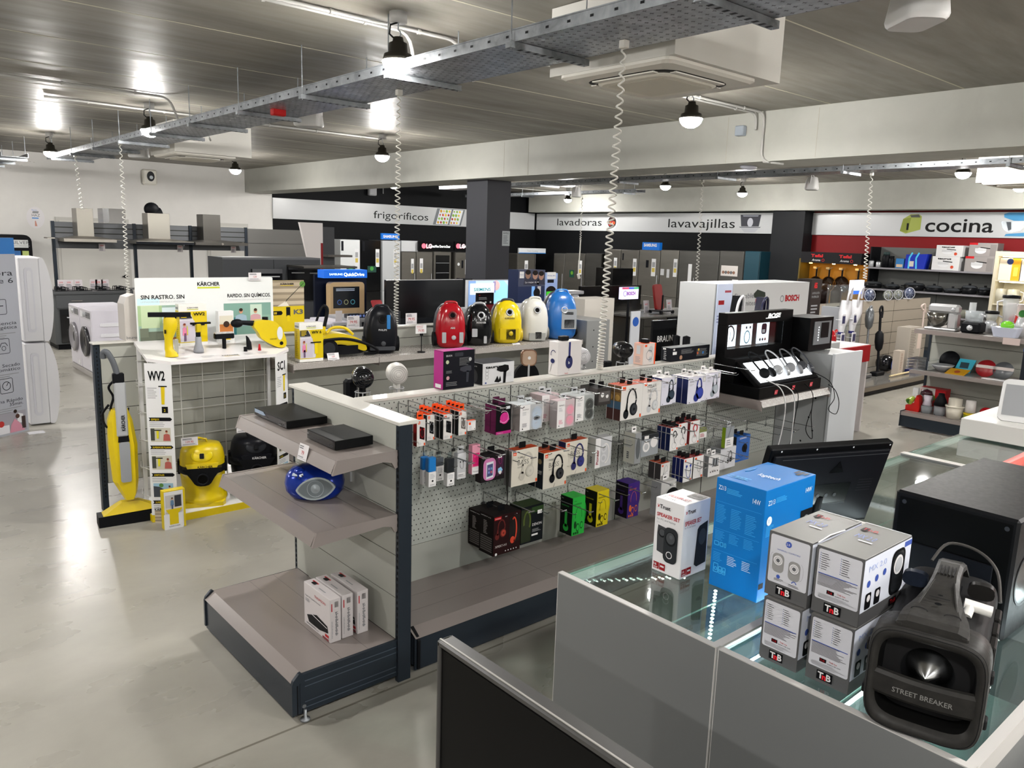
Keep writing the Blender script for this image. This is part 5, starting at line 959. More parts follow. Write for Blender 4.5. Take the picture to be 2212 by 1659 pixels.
# three white boxes on the base
def thom(x0,x1,y0,y1,label):
    z0,z1 = .2055,.412; m = MB(); m.box(x0,y0,z0,x1,y1,z1,K('#c3bdbd',.4),.0015); w_,h_ = face(m,x0,y0,z0,x1,y1,z1,'l')
    m.text('THOMSON',.42*w_,.8*h_,.06*h_,RD,wd=.42*w_); m.text('Digital HD Satellite Receiver',.06*w_,.7*h_,.035*h_,TXT,wd=.6*w_); m.para(.06*w_,.58*h_,.3*w_,.66*h_,3,GY)
    m.poly([(.12*w_,.26*h_),(.5*w_,.42*h_),(.9*w_,.35*h_),(.93*w_,.2*h_),(.6*w_,.12*h_),(.2*w_,.12*h_)][::-1][::-1],BK,2); m.line([(.32*w_,.36*h_),(.9*w_,.3*h_)],.003,W3,4); m.rect(.82*w_,.09*h_,.95*w_,.15*h_,RD,3); m.rect(.72*w_,.01*h_,.95*w_,.06*h_,K('#7a3c40'),2); m.para(.1*w_,.05*h_,.6*w_,.09*h_,2,TXT)
    w_,h_ = face(m,x0,y0,z0,x1,y1,z1,'f'); m.text('THOMSON',0,0,.001,RD) if 0 else m.rect(.12*w_,.72*h_,.2*w_,.9*h_,RD,2)
    for i in range(7): m.rect(.42*w_+i*.05*w_,.8*h_,.44*w_+i*.05*w_,.93*h_,BK,2)
    rg = random.Random(9)
    for i in range(26): y = .15+.55*i/26; m.rect((.45+.1*rg.random())*w_,y*h_,(.6+.15*rg.random())*w_,(y+.013)*h_,TXT,2)
    m.para(.12*w_,.1*h_,.24*w_,.5*h_,12,GY)
    w_,h_ = face(m,x0,y0,z0,x1,y1,z1,'t'); m.poly(rr2(.32*w_,.72*h_,.68*w_,.86*h_,.006),BK,2); m.rect(.3*w_,.3*h_,.4*w_,.55*h_,GY,2); m.rect(.6*w_,.7*h_,.75*w_,.92*h_,RD,1)
    m.M = I4; tag(m.obj('receiver_box'),label,'receiver box','white satellite receiver boxes standing on the base shelf')
thom(1.551,1.605,2.94,3.19,'white receiver box on the base shelf, front left of three'); thom(1.613,1.669,2.945,3.195,'white receiver box on the base shelf, middle of three'); thom(1.688,1.744,2.94,3.19,'white receiver box on the base shelf, nearest the back panel')
# ================================================================ SECOND SHELF RUN, STEAM CLEANER STAND, VACUUM CLEANERS
YW = K('#cdb400',.35); YW2 = K('#d8c000',.3); KK = K('#15161a',.3); KC = K('#101114',.5); LG = K('#8f9296',.4); PW = K('#d5d5d5',.35)
t = T('shelf_gondola','long grey slatted gondola behind the steam cleaner stand with vacuum cleaners on it','shelf unit',(3.5,5.95,0))
m = MB(); slats_x(m,1.40,5.72,5.93,5.97,.2,1.2,.18,M_panel,.004); m.obj('slatted_panel',t,True)
for x in (1.355,): m = MB(); slotted(m,x,5.922,0,x+.04,5.98,1.212,'y'); m.obj('upright',t,True)
m = MB(); m.box(1.35,5.91,1.2,5.73,6.0,1.213,M_cap,.002); m.obj('top_cap',t,True)
m = MB(); m.box(2.60,5.46,1.015,5.71,5.93,1.027,M_shelf2); m.box(2.60,5.45,.985,5.71,5.462,1.03,M_shelf2)
for x in (3.34,4.33): m.box(x,5.449,.985,x+.003,5.45,1.03,M_slot)
s = m.obj('shelf',t,True)
for x in (2.605,3.35,4.34,5.69): m = MB(); m.fr((x,0,0),(0,-1,0),(0,0,1)); m.ext([(-5.46,.96),(-5.46,1.014),(-5.92,1.014),(-5.92,.93),(-5.88,.93),(-5.8,.96)],-.004,.004,M_shelf); m.obj('bracket',s,True)
m = MB(); m.box(2.7,5.45,.19,5.71,5.93,.2,M_shelf); m.box(2.7,5.44,.01,5.71,5.452,.19,M_dark); m.obj('base_shelf',t,True)
m = MB(); m.box(5.76,5.45,0,6.10,5.9,1.22,K('#8c8d8c',.3,.3),.003)
for z in (.8,.95,1.12): m.fr((5.86,5.449,z)); m.disc(0,0,.008,M_slot,1,8); m.M = I4
tag(m.obj('end_cabinet'),'satin grey cabinet at the right end of the vacuum cleaner shelf','cabinet')
m = MB(); m.box(6.5,6.2,0,7.0,6.5,1.36,K('#b8b3ab',.6),.003); m.box(6.499,6.199,.9,7.001,6.2,.903,K('#8f8a82')); tag(m.obj('cabinet'),'tall pale beige cabinet behind the biggest coiled cord','cabinet')
# beige column display with brand lettering
t = T('display_column','rounded beige display column on the left end of the slatted gondola','display'); t['_o'] = (0,0,0)
m = MB(); m.fr((1.57,6.09,0),(1,-.0,0),(0,0,1)); m.ext([(0,1.213),(.11,1.213),(.11,1.53),(.075,1.54),(.02,1.52),(0,1.47)],0,.16,K('#b5b0aa',.4)); m.text('beurer',.006,1.225,.022,TXT,wd=.075,l=230); m.obj('column',t,True)
m = MB(); m.box(1.68,5.98,1.213,1.73,6.09,1.56,K('#a9a49e',.4),.004); m.obj('side_wing',t,True)
# ---- stand
t = T('demo_stand','white and yellow steam cleaner demonstration stand with wire grid sides','display stand',(2.1,5.65,0))
BP = [(1.56,5.50),(1.70,5.405),(2.43,5.405),(2.57,5.50),(2.57,5.90),(1.56,5.90)]
m = MB(); m.ext(BP,0,.05,YW); m.ext([(x+(.004 if x < 2 else -.004),y+(.004 if y < 5.7 else -.004)) for x,y in BP],.05,.052,PW); m.obj('base',t,True)
TPt = [(1.575,5.50),(1.70,5.395),(2.44,5.395),(2.585,5.50),(2.64,5.89),(1.61,5.89)]
zt = lambda y: 1.128+(y-5.395)*.17
m = MB(); V = [(x,y,zt(y)) for x,y in TPt]+[(x,y,zt(y)-.022) for x,y in TPt]; m.add(V,[tuple(range(6))]+[tuple(range(11,5,-1))]+[(i,i+6,(i+1) % 6+6,(i+1) % 6) for i in range(6)],K('#d9d6d6',.3)); TS = FR((1.70,5.40,zt(5.40)),(1,0,0),(0,1,.17))
m.M = TS; m.text('KÄRCHER',.36,.03,.022,BK,wd=.12,l=2); m.rect(.37,.02,.48,.024,YW,2)
for x in (.05,.22,.52,.62): m.para(x,.02,x+.09,.07,4,G2,.3)
m.obj('tabletop',t,True)
m = MB()
for x,y in ((1.60,5.52),(2.54,5.52),(1.63,5.86),(2.58,5.86)): m.box(x-.012,y-.012,.05,x+.012,y+.012,zt(y)-.02,PW)
m.obj('frame_post',t,True)
m = MB(); wr = K('#c9c9c6',.3)
for i in range(6): x = 1.74+.16*i; m.cyl((x,5.84,.06),(x,5.84,1.16),.0035,wr,6)
for z in (.3,.5,.7,.9,1.08): m.cyl((1.6,5.84,z),(2.56,5.84,z),.0035,wr,6)
for z in (.15,.35,.55,.75,.95): m.tube([(1.6,5.84,z),(1.56,5.7,z),(1.58,5.56,z+.01),(1.6,5.53,z)],.003,wr,5)
m.obj('wire_grid',t,True)
def photo(m,x0,y0,x1,y1,kind,l=2):
    W,H = x1-x0,y1-y0; R = lambda a,b,c,d,h,k=0: m.rect(x0+a*W,y0+b*H,x0+c*W,y0+d*H,K(h),l+k); D = lambda a,b,r,h,k=0,ry=None: m.disc(x0+a*W,y0+b*H,r*H,K(h),l+k,12,ry and ry*H)
    Pq = lambda P,h,k=0: m.poly([(x0+a*W,y0+b*H) for a,b in P],K(h),l+k)
    def man(cx,hy,s,shirt,hair='#3a2a20',skin='#c08a6c'):
        Pq([(cx-.9*s,hy-3.2*s),(cx+.9*s,hy-3.2*s),(cx+.75*s,hy-1.*s),(cx+.25*s,hy-.7*s),(cx-.25*s,hy-.7*s),(cx-.75*s,hy-1.*s)],shirt,3); D(cx,hy,.42*s/1.,skin,4,.55*s); D(cx,hy+.25*s,.4*s,hair,5,.35*s)
    if kind == 'room':
        R(0,0,1,1,'#8fa89a'); R(0,.55,.4,1,'#9cb58a',1); R(.05,.5,.35,1,'#b7c9a4',2); R(.4,.6,.9,.95,'#c9d6da',1); Pq([(0,0),(.1,0),(1,.45),(1,.3),(.6,0)],'#a0673a',2); Pq([(0,0),(1,0),(1,.32),(0,.2)],'#9a6136',1); R(.02,.18,.45,.42,'#5d6456',3); R(.02,.3,.16,.5,'#6a7162',4); R(.3,.25,.48,.38,'#6a7162',4)
        man(.68,.9,.1,'#3f4d58'); man(.82,.78,.09,'#4a4f55','#2f211b')
    elif kind == 'couple':
        R(0,0,1,1,'#74988c'); R(.55,.4,.8,.95,'#b4c8b8',1); R(0,0,.25,.55,'#2e6f73',1); D(.1,.6,.1,'#b33d30',2); man(.35,.75,.15,'#8fa6b4','#2b2019'); man(.66,.74,.14,'#b98f94','#3a251c'); R(.8,.1,1,.6,'#7fa090',1)
    elif kind == 'woman':
        R(0,0,1,1,'#b9b6a6'); R(0,.1,.2,.95,'#3e4038',1); man(.8,.72,.2,'#a4564e','#6a2f1c'); Pq([(.3,.25),(.4,.25),(.42,.8),(.3,.8)],'#c9c020',5); R(.2,.8,.55,.88,'#222222',6)
    elif kind == 'car':
        R(0,0,1,1,'#8fb0c4'); Pq([(0,0),(1,0),(1,.3),(.6,.5),(.3,.75),(0,.8)],'#3a3f46',1); D(.4,.85,.15,'#4f7a3a',1); man(.82,.75,.17,'#b0685c')
    elif kind == 'steps':
        R(0,0,1,1,'#8b7f6c')
        for i in range(4): R(0,.06+.24*i,1,.2+.24*i,('#b5a894','#a89a84')[i % 2],1)
        Pq([(.98,.9),(1,.9),(.5,.25),(.42,.12),(.47,.25)],'#2a2c2a',4); Pq([(.45,.2),(.2,.0),(.55,.0)],'#d8d2c4',3); D(.95,.85,.12,'#4f7f33',2)
    elif kind == 'kitchen':
        R(0,0,1,1,'#b7b4b0'); R(.55,.3,.95,.95,'#33343a',1); R(.0,0,1,.3,'#cfc8bd',1); man(.4,.8,.12,'#5f7d9a'); R(.35,.05,.45,.45,'#4a5a78',4)
    elif kind == 'pink': R(0,0,1,1,'#b9b2bd'); man(.3,.8,.16,'#d07a9a','#7a3a28'); R(.45,.3,.5,.75,'#c9c020',6); R(.25,.0,.4,.4,'#66506a',3)
# backboard with graphics
m = MB(); m.fr((1.635,5.885,0)); m.ext(rr2(0,1.135,1.01,1.655,.012),-.006,.0,K('#d6d9d8',.3)); m.M = m.M @ Matrix.Translation((0,0,0))
m.text('KÄRCHER',.43,1.595,.028,BK,wd=.165,bold=.03); m.rect(.43,1.575,.595,1.587,K('#b9c230'),2); m.text('SIN RASTRO. SIN',.035,1.505,.03,BK,wd=.3,bold=.02); m.text('RAPIDO. SIN QUÍMICOS.',.65,1.505,.028,BK,wd=.34,bold=.02)
m.text('LIMPIADORA DE CRISTALES Y VENTANAS',.035,1.48,.012,G2,wd=.3); m.text('Y DESINFECTA CON LA LIMPIADORA DE VAPOR',.65,1.48,.012,G2,wd=.34)
photo(m,.01,1.14,.42,1.46,'room'); photo(m,.62,1.22,.99,1.46,'couple'); m.rect(.01,1.465,.16,1.51,K('#bfe0e6'),1)
m.obj('backboard',t,True)
# side banner panels on the chamfers
for (o_,u_,w_,title,secs) in (((1.558,5.497,.055),(.142,-.098,0),.172,'WV2',('ESPEJOS','SUPERFICIES PLANAS','CRISTALES','SUPERFICIES ALTAS')),((2.435,5.395,.055),(.135,.10,0),.168,'SC1',('FLORES','BAÑOS','COCINA','SUELOS'))):
    m = MB(); m.fr(o_,u_); m.ext([(0,0),(w_,0),(w_,1.06),(0,1.06)],-.006,-.0005,PW); m.rect(0,0,w_,1.06,PW,.2); m.text(title,.02,.945,.065,BK,wd=.11,bold=.03)
    m.poly([(.10,.78),(.12,.78),(.125,.90),(.10,.90)],YW,2); m.rect(.085,.9,.14,.908,BK,3); m.para(.012,.82,.075,.9,6,GY,.3); m.rect(.1,.72,.14,.765,BK,2); m.text('2',.113,.73,.02,YW,l=3)
    for i,s_ in enumerate(secs):
        y = .665-.195*i; m.poly([(.012,y),(w_-.02,y),(w_-.008,y+.0125),(w_-.02,y+.025),(.012,y+.025),(.02,y+.0125)],BK,2); m.text(s_,.028,y+.006,.012,YW,wd=min(.012*len(s_)*.62,w_-.05),l=3,bold=.02); m.para(.015,y-.04,w_-.02,y-.006,3,GY,.3); photo(m,.02,y-.145,w_-.022,y-.047,('woman','woman','car','steps')[i])
    m.text('KÄRCHER',.02,.03,.02,BK,wd=.11,bold=.02); m.rect(.02,.018,.13,.024,YW,2); m.obj('banner',t,True)
# things on and around the stand
def at_top(x,y): return (x,y,zt(y)+.001)
o = at_top(1.73,5.50); t = T('window_vacuum','tall yellow window vacuum with black squeegee head on the stand','window vacuum',o)
m = MB(TR(*o,-.35)); m.ring([[(cx+a*rx,b*ry,z) for a,b in [(math.cos(2*PI*k/16),math.sin(2*PI*k/16)) for k in range(16)]] for z,cx,rx,ry in ((0,.01,.042,.03),(.03,.01,.04,.03),(.05,-.005,.028,.026),(.12,-.005,.026,.025),(.15,.0,.034,.028),(.2,.01,.045,.032),(.25,.012,.045,.032),(.268,.012,.04,.028))],YW,True); m.obj('body',t,True)
m = MB(TR(*o,-.35)); m.ring([[(.0+x,y,z) for x,y in ((-.125,-.018),(.14,-.018),(.14,.018),(-.125,.018))] for z in (.27,.285,.30)],KC,False); m.box(-.02,-.02,.26,.05,.02,.28,KC); m.obj('squeegee_head',t,True)
m = MB(TR(*o,-.35)); m.box(.03,-.015,.02,.055,.02,.12,K('#a9aaa0',.15,a=.6),.005); m.obj('water_tank',t,True)
m = MB(TR(*o,-.35)); m.box(-.028,-.032,.16,-.018,-.02,.185,KC); m.obj('switch',t,True)
def box_at(name,label,cat,x,y,w_,d,h_,z,col,art,rz=0,side=None,sideart=None,grp=None,top=None,c=.0015):
    m = MB(TR(x,y,z,rz)); B = m.M.copy(); m.box(0,0,0,w_,d,h_,col,c)
    if art: m.M = B @ FR((0,0,0)); m.rect(.001,.001,w_-.001,h_-.001,col,.3); art(m,w_,h_)
    m.M = B @ FR((0,d,0),(0,-1,0))
    if side: m.rect(.001,.001,d-.001,h_-.001,side,1)
    if sideart: sideart(m,d,h_)
    if top: m.M = B @ FR((0,0,h_),(1,0,0),(0,1,0)); m.rect(.001,.001,w_-.001,d-.001,top,1)
    return tag(m.obj(name),label,cat,grp)
def wvart(n): 
    def f(m,w_,h_):
        m.rect(0,.08*h_,w_,.82*h_,YW,1); m.poly([(.02*w_,.1*h_),(.66*w_,.1*h_),(.7*w_,.3*h_),(.4*w_,.8*h_),(.02*w_,.8*h_)],K('#c6c3ca'),2); photo(m,.02*w_,.12*h_,.55*w_,.6*h_,'pink',3); m.poly([(.02*w_,.66*h_),(.46*w_,.66*h_),(.34*w_,.81*h_),(.02*w_,.81*h_)],K('#2a2c30'),9); m.para(.06*w_,.67*h_,.3*w_,.8*h_,4,YW,l=10); m.text(n,.5*w_,.72*h_,.075*h_,BK,wd=.42*w_,bold=.03,l=9); m.text('KÄRCHER',.3*w_,.89*h_,.035*h_,BK,wd=.4*w_,l=3); m.rect(.3*w_,.86*h_,.7*w_,.875*h_,K('#b9c230'),3); m.poly([(.62*w_,.2*h_),(.75*w_,.2*h_),(.75*w_,.48*h_),(.62*w_,.48*h_)],YW2,9); m.rect(.45*w_,.48*h_,.9*w_,.51*h_,BK,10)
    return f
yside = lambda m,d,h: (m.rect(0,.08*h,d,.85*h,YW,2),m.para(.2*d,.15*h,.8*d,.8*h,14,K('#7a7200'),.3),m.rect(.1*d,.88*h,.9*d,.93*h,GY,3))
p = at_top(1.93,5.72); box_at('cleaner_box','yellow and white window vacuum box with a woman in pink on the stand','box',p[0]-.06,p[1],.20,.055,.30,p[2]-.005,K('#d9d8d2',.3),wvart('WV2'),.05,None,yside)
p = at_top(2.15,5.72); box_at('leaflet_holder','small leaflet holder with an orange kitchen picture on the stand','leaflet holder',p[0],p[1],.115,.05,.24,p[2]-.005,PW,lambda m,w_,h_: (m.rect(.06*w_,.3*h_,.94*w_,.86*h_,K('#b9733c'),1),m.rect(.06*w_,.6*h_,.94*w_,.86*h_,K('#c9c4b4'),2),m.disc(.5*w_,.6*h_,.2*w_,K('#3a2a22'),3),m.rect(0,0,w_,.3*h_,PW,4),m.rect(.25*w_,.12*h_,.75*w_,.36*h_,YW,5),m.text('KÄRCHER',.3*w_,.04*h_,.03*h_,BK,wd=.4*w_,l=6)),.05)
p = at_top(1.94,5.55); m = MB(TR(*p)); m.lathe([(.0,0),(.034,0),(.034,.02),(.022,.06),(.02,.11),(.0,.11)],K('#8b8d93',.4),18); m.obj('x') if 0 else None; o = tag(m.obj('spray_bottle'),'grey spray bottle with black neck and yellow head on the stand','bottle'); o['_o'] = o['_o']
mm = MB(TR(*p)); mm.cyl((0,0,.11),(0,0,.14),.017,KC,14); mm.obj('neck',o,True); mm = MB(TR(*p)); mm.box(-.016,-.016,.14,.02,.016,.2,YW,.006); mm.box(-.05,-.008,.196,.09,.012,.21,KC,.003); mm.obj('spray_head',o,True)
p = at_top(2.14,5.60); m = MB(TR(*p)); m.cyl((0,0,0),(0,0,.075),.014,KC,12); m.box(-.07,-.02,.07,.07,.02,.11,KC,.006)
for i in range(14): m.box(-.065+i*.0095,-.022,.108,-.06+i*.0095,.02,.118,PW)
tag(m.obj('brush_nozzle'),'black window brush nozzle standing on the stand','nozzle')
p = at_top(2.30,5.54); m = MB(TR(*p)); m.ring([[(cx+r*math.cos(2*PI*k/12),r*math.sin(2*PI*k/12),z) for k in range(12)] for z,cx,r in ((0,0,.02),(.05,-.003,.018),(.085,-.012,.01),(.1,-.02,.004))],KC,True); tag(m.obj('nozzle'),'pointed black nozzle on the stand beside the red tip','nozzle')
p = at_top(2.255,5.50); m = MB(TR(*p)); m.cyl((0,0,0),(0,0,.032),.013,KC,12); tag(m.obj('brush_tip'),'tiny round black brush tip on the stand','nozzle')
p = at_top(2.36,5.50); m = MB(TR(*p)); m.lathe([(0,0),(.012,0),(.006,.045),(0,.047)],K('#b3151f',.4),12); tag(m.obj('nozzle_tip'),'small red cone tip on the stand','nozzle')
o = at_top(2.455,5.56); t = T('steam_cleaner','yellow hand-held steam cleaner with loop handle on the right of the stand','steam cleaner',o); F_ = TR(*o) @ FR((0,0,0),(1,-.1,0),(0,0,1))
m = MB(F_); P = [(-.115,.16),(-.1,.2),(-.02,.205),(.05,.185),(.10,.12),(.125,.04),(.11,.0),(.06,-.0),(.0,.03),(-.06,.07),(-.08,.11)]; P = [tuple(q)[:2] for q in bez([(a,b,0) for a,b in P],3)]
m.ext(P[::-1],-.04,.04,YW,True); m.M = F_ @ FR((0,0,.041),(1,0,0),(0,1,0)); m.disc(.075,.105,.022,K('#c9cccd'),1,16,.05); m.disc(.085,.03,.014,KC,1); m.text('KÄRCHER',-.0,.06,.01,BK,wd=.05); m.obj('body',t,True)
m = MB(F_); m.cyl((-.1,.18,0),(-.2,.19,0),.02,KC,14,.016); m.ell((-.225,.185,0),(.045,.032,.03),KC); m.obj('nozzle',t,True); m = MB(F_); m.cyl((-.02,.195,0),(-.02,.225,0),.022,KC,14); m.obj('cap',t,True)
pricetag((2.50,5.875,1.63),.10,.06,(1,0,0),'white price card clipped on the top right of the backboard',('129',),0,foot=False)
# floor cleaner
t = T('floor_cleaner','upright yellow floor cleaner with silver tube and black head, left of the stand','floor cleaner',(1.45,5.62,0)); B_ = TR(1.45,5.62,0,-.12)
m = MB(B_); m.ext([(-.20,-.06),(.20,-.06),(.20,.06),(-.20,.06)],.0,.075,KC); m.obj('roller_housing',t,True)
m = MB(B_); m.ring([[(-.17,-.055,.075),(.19,-.055,.085),(.19,.055,.085),(-.17,.055,.075)],[(-.10,-.04,.12),(.12,-.04,.12),(.12,.04,.12),(-.10,.04,.12)],[(-.05,-.03,.15),(.06,-.03,.15),(.06,.03,.15),(-.05,.03,.15)]],YW,False); m.obj('head_cover',t,True)
m = MB(B_); L_ = [(.0,.17,.03),(.0,.21,.05),(-.015,.30,.078),(-.02,.55,.088),(-.03,.72,.075),(-.03,.80,.05)]
m.ring([[(c+w_*a,b*.05-.01,z) for a,b in ((-1,-.3),(-.7,-1),(.7,-1),(1,-.3),(1,.8),(-1,.8))] for c,z,w_ in L_],YW,False); m.obj('body',t,True)
m = MB(B_); m.M = B_ @ FR((-.02,-.062,0)); m.ext(rr2(-.03,.3,.035,.58,.015),-.004,.006,K('#8a8d91',.35)); m.ext([(-.035,.58),(.035,.58),(.03,.63),(-.03,.63)],-.004,.004,KK); m.obj('dirty_tank',t,True)
m = MB(B_); m.box(-.06,-.075,.62,.01,-.03,.99,K('#b9bcc0',.3,.5),.008); m.M = B_ @ FR((-.008,-.0765,.66),(0,0,1),(-1,0,0)); m.text('KÄRCHER',0,0,.022,BK,wd=.11,bold=.03); m.obj('tube',t,True)
m = MB(B_); m.box(-.065,-.07,.98,.005,-.03,1.05,KC,.006); m.tube(bez([(-.035,-.05,1.04),(-.045,-.05,1.09),(-.06,-.05,1.14),(-.085,-.045,1.19),(-.105,-.03,1.19),(-.108,-.02,1.15)],4),[.019]*21,K('#55585d',.4),10); m.obj('handle',t,True)
m = MB(B_); m.tube(bez([(-.05,-.03,1.0),(-.085,-.01,.95),(-.06,0,.88),(-.08,0,.8),(-.06,0,.72),(-.11,.0,.68),(-.13,.02,.76),(-.09,.0,.83)],5),.008,KC,6); m.tube(bez([(.0,0,.7),(.03,.0,.8),(.02,.0,.74)],4),.004,KC,5); m.obj('power_cable',t,True)
box_at('leaflet_holder','yellow and white leaflet holder on the floor in front of the stand','leaflet holder',1.575,5.30,.145,.05,.27,.001,YW,lambda m,w_,h_: (m.rect(.05*w_,.02*h_,.9*w_,.97*h_,PW,1),photo(m,.1*w_,.42*h_,.85*w_,.88*h_,'kitchen',2),m.rect(0,0,.86*w_,.4*h_,PW,10),m.rect(.25*w_,.12*h_,.65*w_,.42*h_,YW,11),m.text('KÄRCHER',.22*w_,.06*h_,.03*h_,BK,wd=.5*w_,l=12),m.poly([(.22*w_,.4*h_),(.68*w_,.4*h_),(.85*w_,.52*h_),(.1*w_,.52*h_)],YW,9)),.0)
def drum(x,y,col,col2,label,s=1.,rz=-.35,dark=False):
    """wet and dry drum vacuum"""
    t = T('drum_vacuum',label,'vacuum cleaner',(x,y,.0525)); B = TR(x,y,.0525,rz); r = .155*s
    m = MB(B); m.lathe([(.0,.005),(r*.95,.005),(r*1.05,.03),(r*1.02,.06),(r*.9,.08),(r*.96,.17),(r,.25),(.0,.25)],col,32,smooth=True,caps=False); m.ext([(-.13,-.15),(.13,-.15),(.15,-.1),(.15,.12),(-.15,.12),(-.15,-.1)],.0,.03,col); m.obj('drum',t,True)
    m = MB(B); m.lathe([(r*1.0,.235),(r*1.05,.24),(r*1.05,.285),(r*1.0,.29)],KC,32,caps=False); m.M = B @ FR((0,-r*.98,.2)); m.ext([tuple(q)[:2] for q in bez([(-.13,.09,0),(-.08,.02,0),(-.04,-.035,0),(.04,-.035,0),(.08,.02,0),(.13,.09,0)],3)][::1],-.05,.012,KC); m.lathe([(.043,.012),(.043,.022),(.033,.022),(.03,.0)],KK,20,(0,.01,0),caps=False); m.disc(0,.01,.033,K('#030303',.6),20); m.obj('middle_band',t,True)
    m = MB(B); m.lathe([(r*1.0,.285),(r*.99,.33),(r*.93,.39),(r*.8,.43),(r*.45,.44),(.0,.44)],col,32,sy=.95,caps=False); m.obj('lid',t,True)
    m = MB(B); m.M = B @ FR((0,-r*.86,.355),(1,0,0),(0,.42,1)); m.ell((0,.02,0),(.075,.05,.014),col2,18,8); m.box(-.015,-.005,.01,.015,.032,.028,KC,.004); m.obj('switch',t,True)
    m = MB(B); m.M = B @ FR((0,-r*1.0,.29),(1,0,0),(0,.1,1)); m.ext([(-.085,-.035),(.085,-.035),(.11,.03),(-.11,.03)],-.03,.004,col); m.text('KÄRCHER',-.03,.0,.016,PW if dark else BK,wd=.1,l=7,bold=.02); m.rect(-.03,-.008,.07,-.004,PW if dark else BK,7); m.obj('badge',t,True)
    m = MB(B); m.tube([(-.03,-.05,.42),(-.05,-.05,.455),(-.02,.02,.47),(.03,.03,.455),(.04,.0,.43)],.009,col,8); m.obj('carry_handle',t,True)
    for s_ in (-1,1): m = MB(B); m.box(s_*r*.98-.015,-.03,.22,s_*r*.98+.015,.04,.32,KC,.006); m.obj('clip',t,True)
    return t
drum(1.95,5.60,YW,YW2,'yellow drum vacuum with black band on the stand base'); drum(2.35,5.63,KK,K('#26282c',.3),'black drum vacuum on the stand base behind the shelf edge',1.12,-.3,True)
pricetag((1.84,5.52,.50),.11,.06,(1,-.2,0),'white price card standing on the yellow drum vacuum',('109,95',),.1,foot=False); pricetag((2.24,5.53,.54),.11,.06,(1,-.2,0),'white price card standing on the black drum vacuum',('169,95',),.1,foot=False)
# ---- on the shelf (z = 1.03)
ZS = 1.0305
box_at('poster_board','yellow standing poster with a pressure washer on steps','poster',2.645,5.94,.29,.012,.41,1.2145,YW,lambda m,w_,h_: (photo(m,0,.5*h_,w_,h_,'steps',2),m.text('KÄRCHER',.3*w_,.915*h_,.035*h_,BK,wd=.4*w_,bold=.03,l=9),m.rect(.3*w_,.895*h_,.68*w_,.905*h_,YW,9),m.text('K3',.68*w_,.34*h_,.09*h_,TXT,wd=.28*w_,bold=.04),m.poly([(.05*w_,.33*h_),(.32*w_,.33*h_),(.36*w_,.37*h_),(.32*w_,.41*h_),(.05*w_,.41*h_)],BK,2),m.text('99',.1*w_,.345*h_,.045*h_,YW,bold=.04,l=3),m.rect(.46*w_,.3*h_,.58*w_,.48*h_,KK,2),m.rect(.48*w_,.2*h_,.56*w_,.32*h_,YW2,3)))
box_at('cleaner_box','yellow and white window vacuum box at the shelf end','box',2.675,5.50,.195,.08,.30,ZS,K('#d9d8d2',.3),wvart('WV 6'),.0,None,yside)
t = T('steam_mop','yellow and black canister steam cleaner with raised hose on the shelf','steam cleaner',(3.10,5.70,ZS)); B = TR(3.10,5.70,ZS,-.15)
m = MB(B); m.ring([[(x*sx+cx,y*.11,z) for x,y in sqr] for sqr,z,sx,cx in [([(math.cos(2*PI*k/20),math.sin(2*PI*k/20)) for k in range(20)],*q) for q in ((.02,.19,.03),(.05,.2,.03),(.09,.2,.03))]],KC,True); m.obj('chassis',t,True)
m = MB(B); m.fr((0,0,0)); m.M = B @ FR((0,.09,0)); P = [tuple(q)[:2] for q in bez([(-.17,.1,0),(-.15,.16,0),(-.06,.19,0),(.06,.175,0),(.17,.13,0),(.22,.06,0),(.19,.04,0),(.1,.075,0),(.0,.1,0),(-.17,.1,0)],3)][:-1]; m.ext(P[::-1],0,.18,YW,True); m.obj('body',t,True)
for x in (-.11,): m = MB(B); m.cyl((x,-.12,.075),(x,.12,.075),.075,KC,24); m.cyl((x,-.123,.075),(x,-.12,.075),.05,K('#2a2c30'),20); m.obj('wheel',t,True)
m = MB(B); m.tube(bez([(-.1,-.04,.19),(-.05,-.04,.23),(.05,-.04,.225),(.12,-.04,.17)],5),.012,YW,8); m.obj('carry_handle',t,True)
m = MB(B); m.tube(bez([(-.17,-.02,.12),(-.18,0,.2),(-.17,0,.28),(-.13,0,.38),(-.1,0,.4),(-.08,0,.36),(-.11,0,.22),(-.12,0,.17)],6),[.010]*22+[.014]*21,KC,8); m.box(-.135,-.018,.18,-.1,.018,.24,YW,.004); m.obj('hose_grip',t,True)
m = MB(B); m.tube(bez([(-.15,-.11,.14),(0,-.13,.15),(.15,-.13,.12),(.28,-.13,.06),(.30,-.1,.02),(.2,-.08,.015)],5),.012,KC,8); m.obj('hose',t,True)
pricetag((2.96,5.50,ZS),.10,.055,(1,0,0),'white price card at the foot of the yellow steam cleaner',('169',),.3)
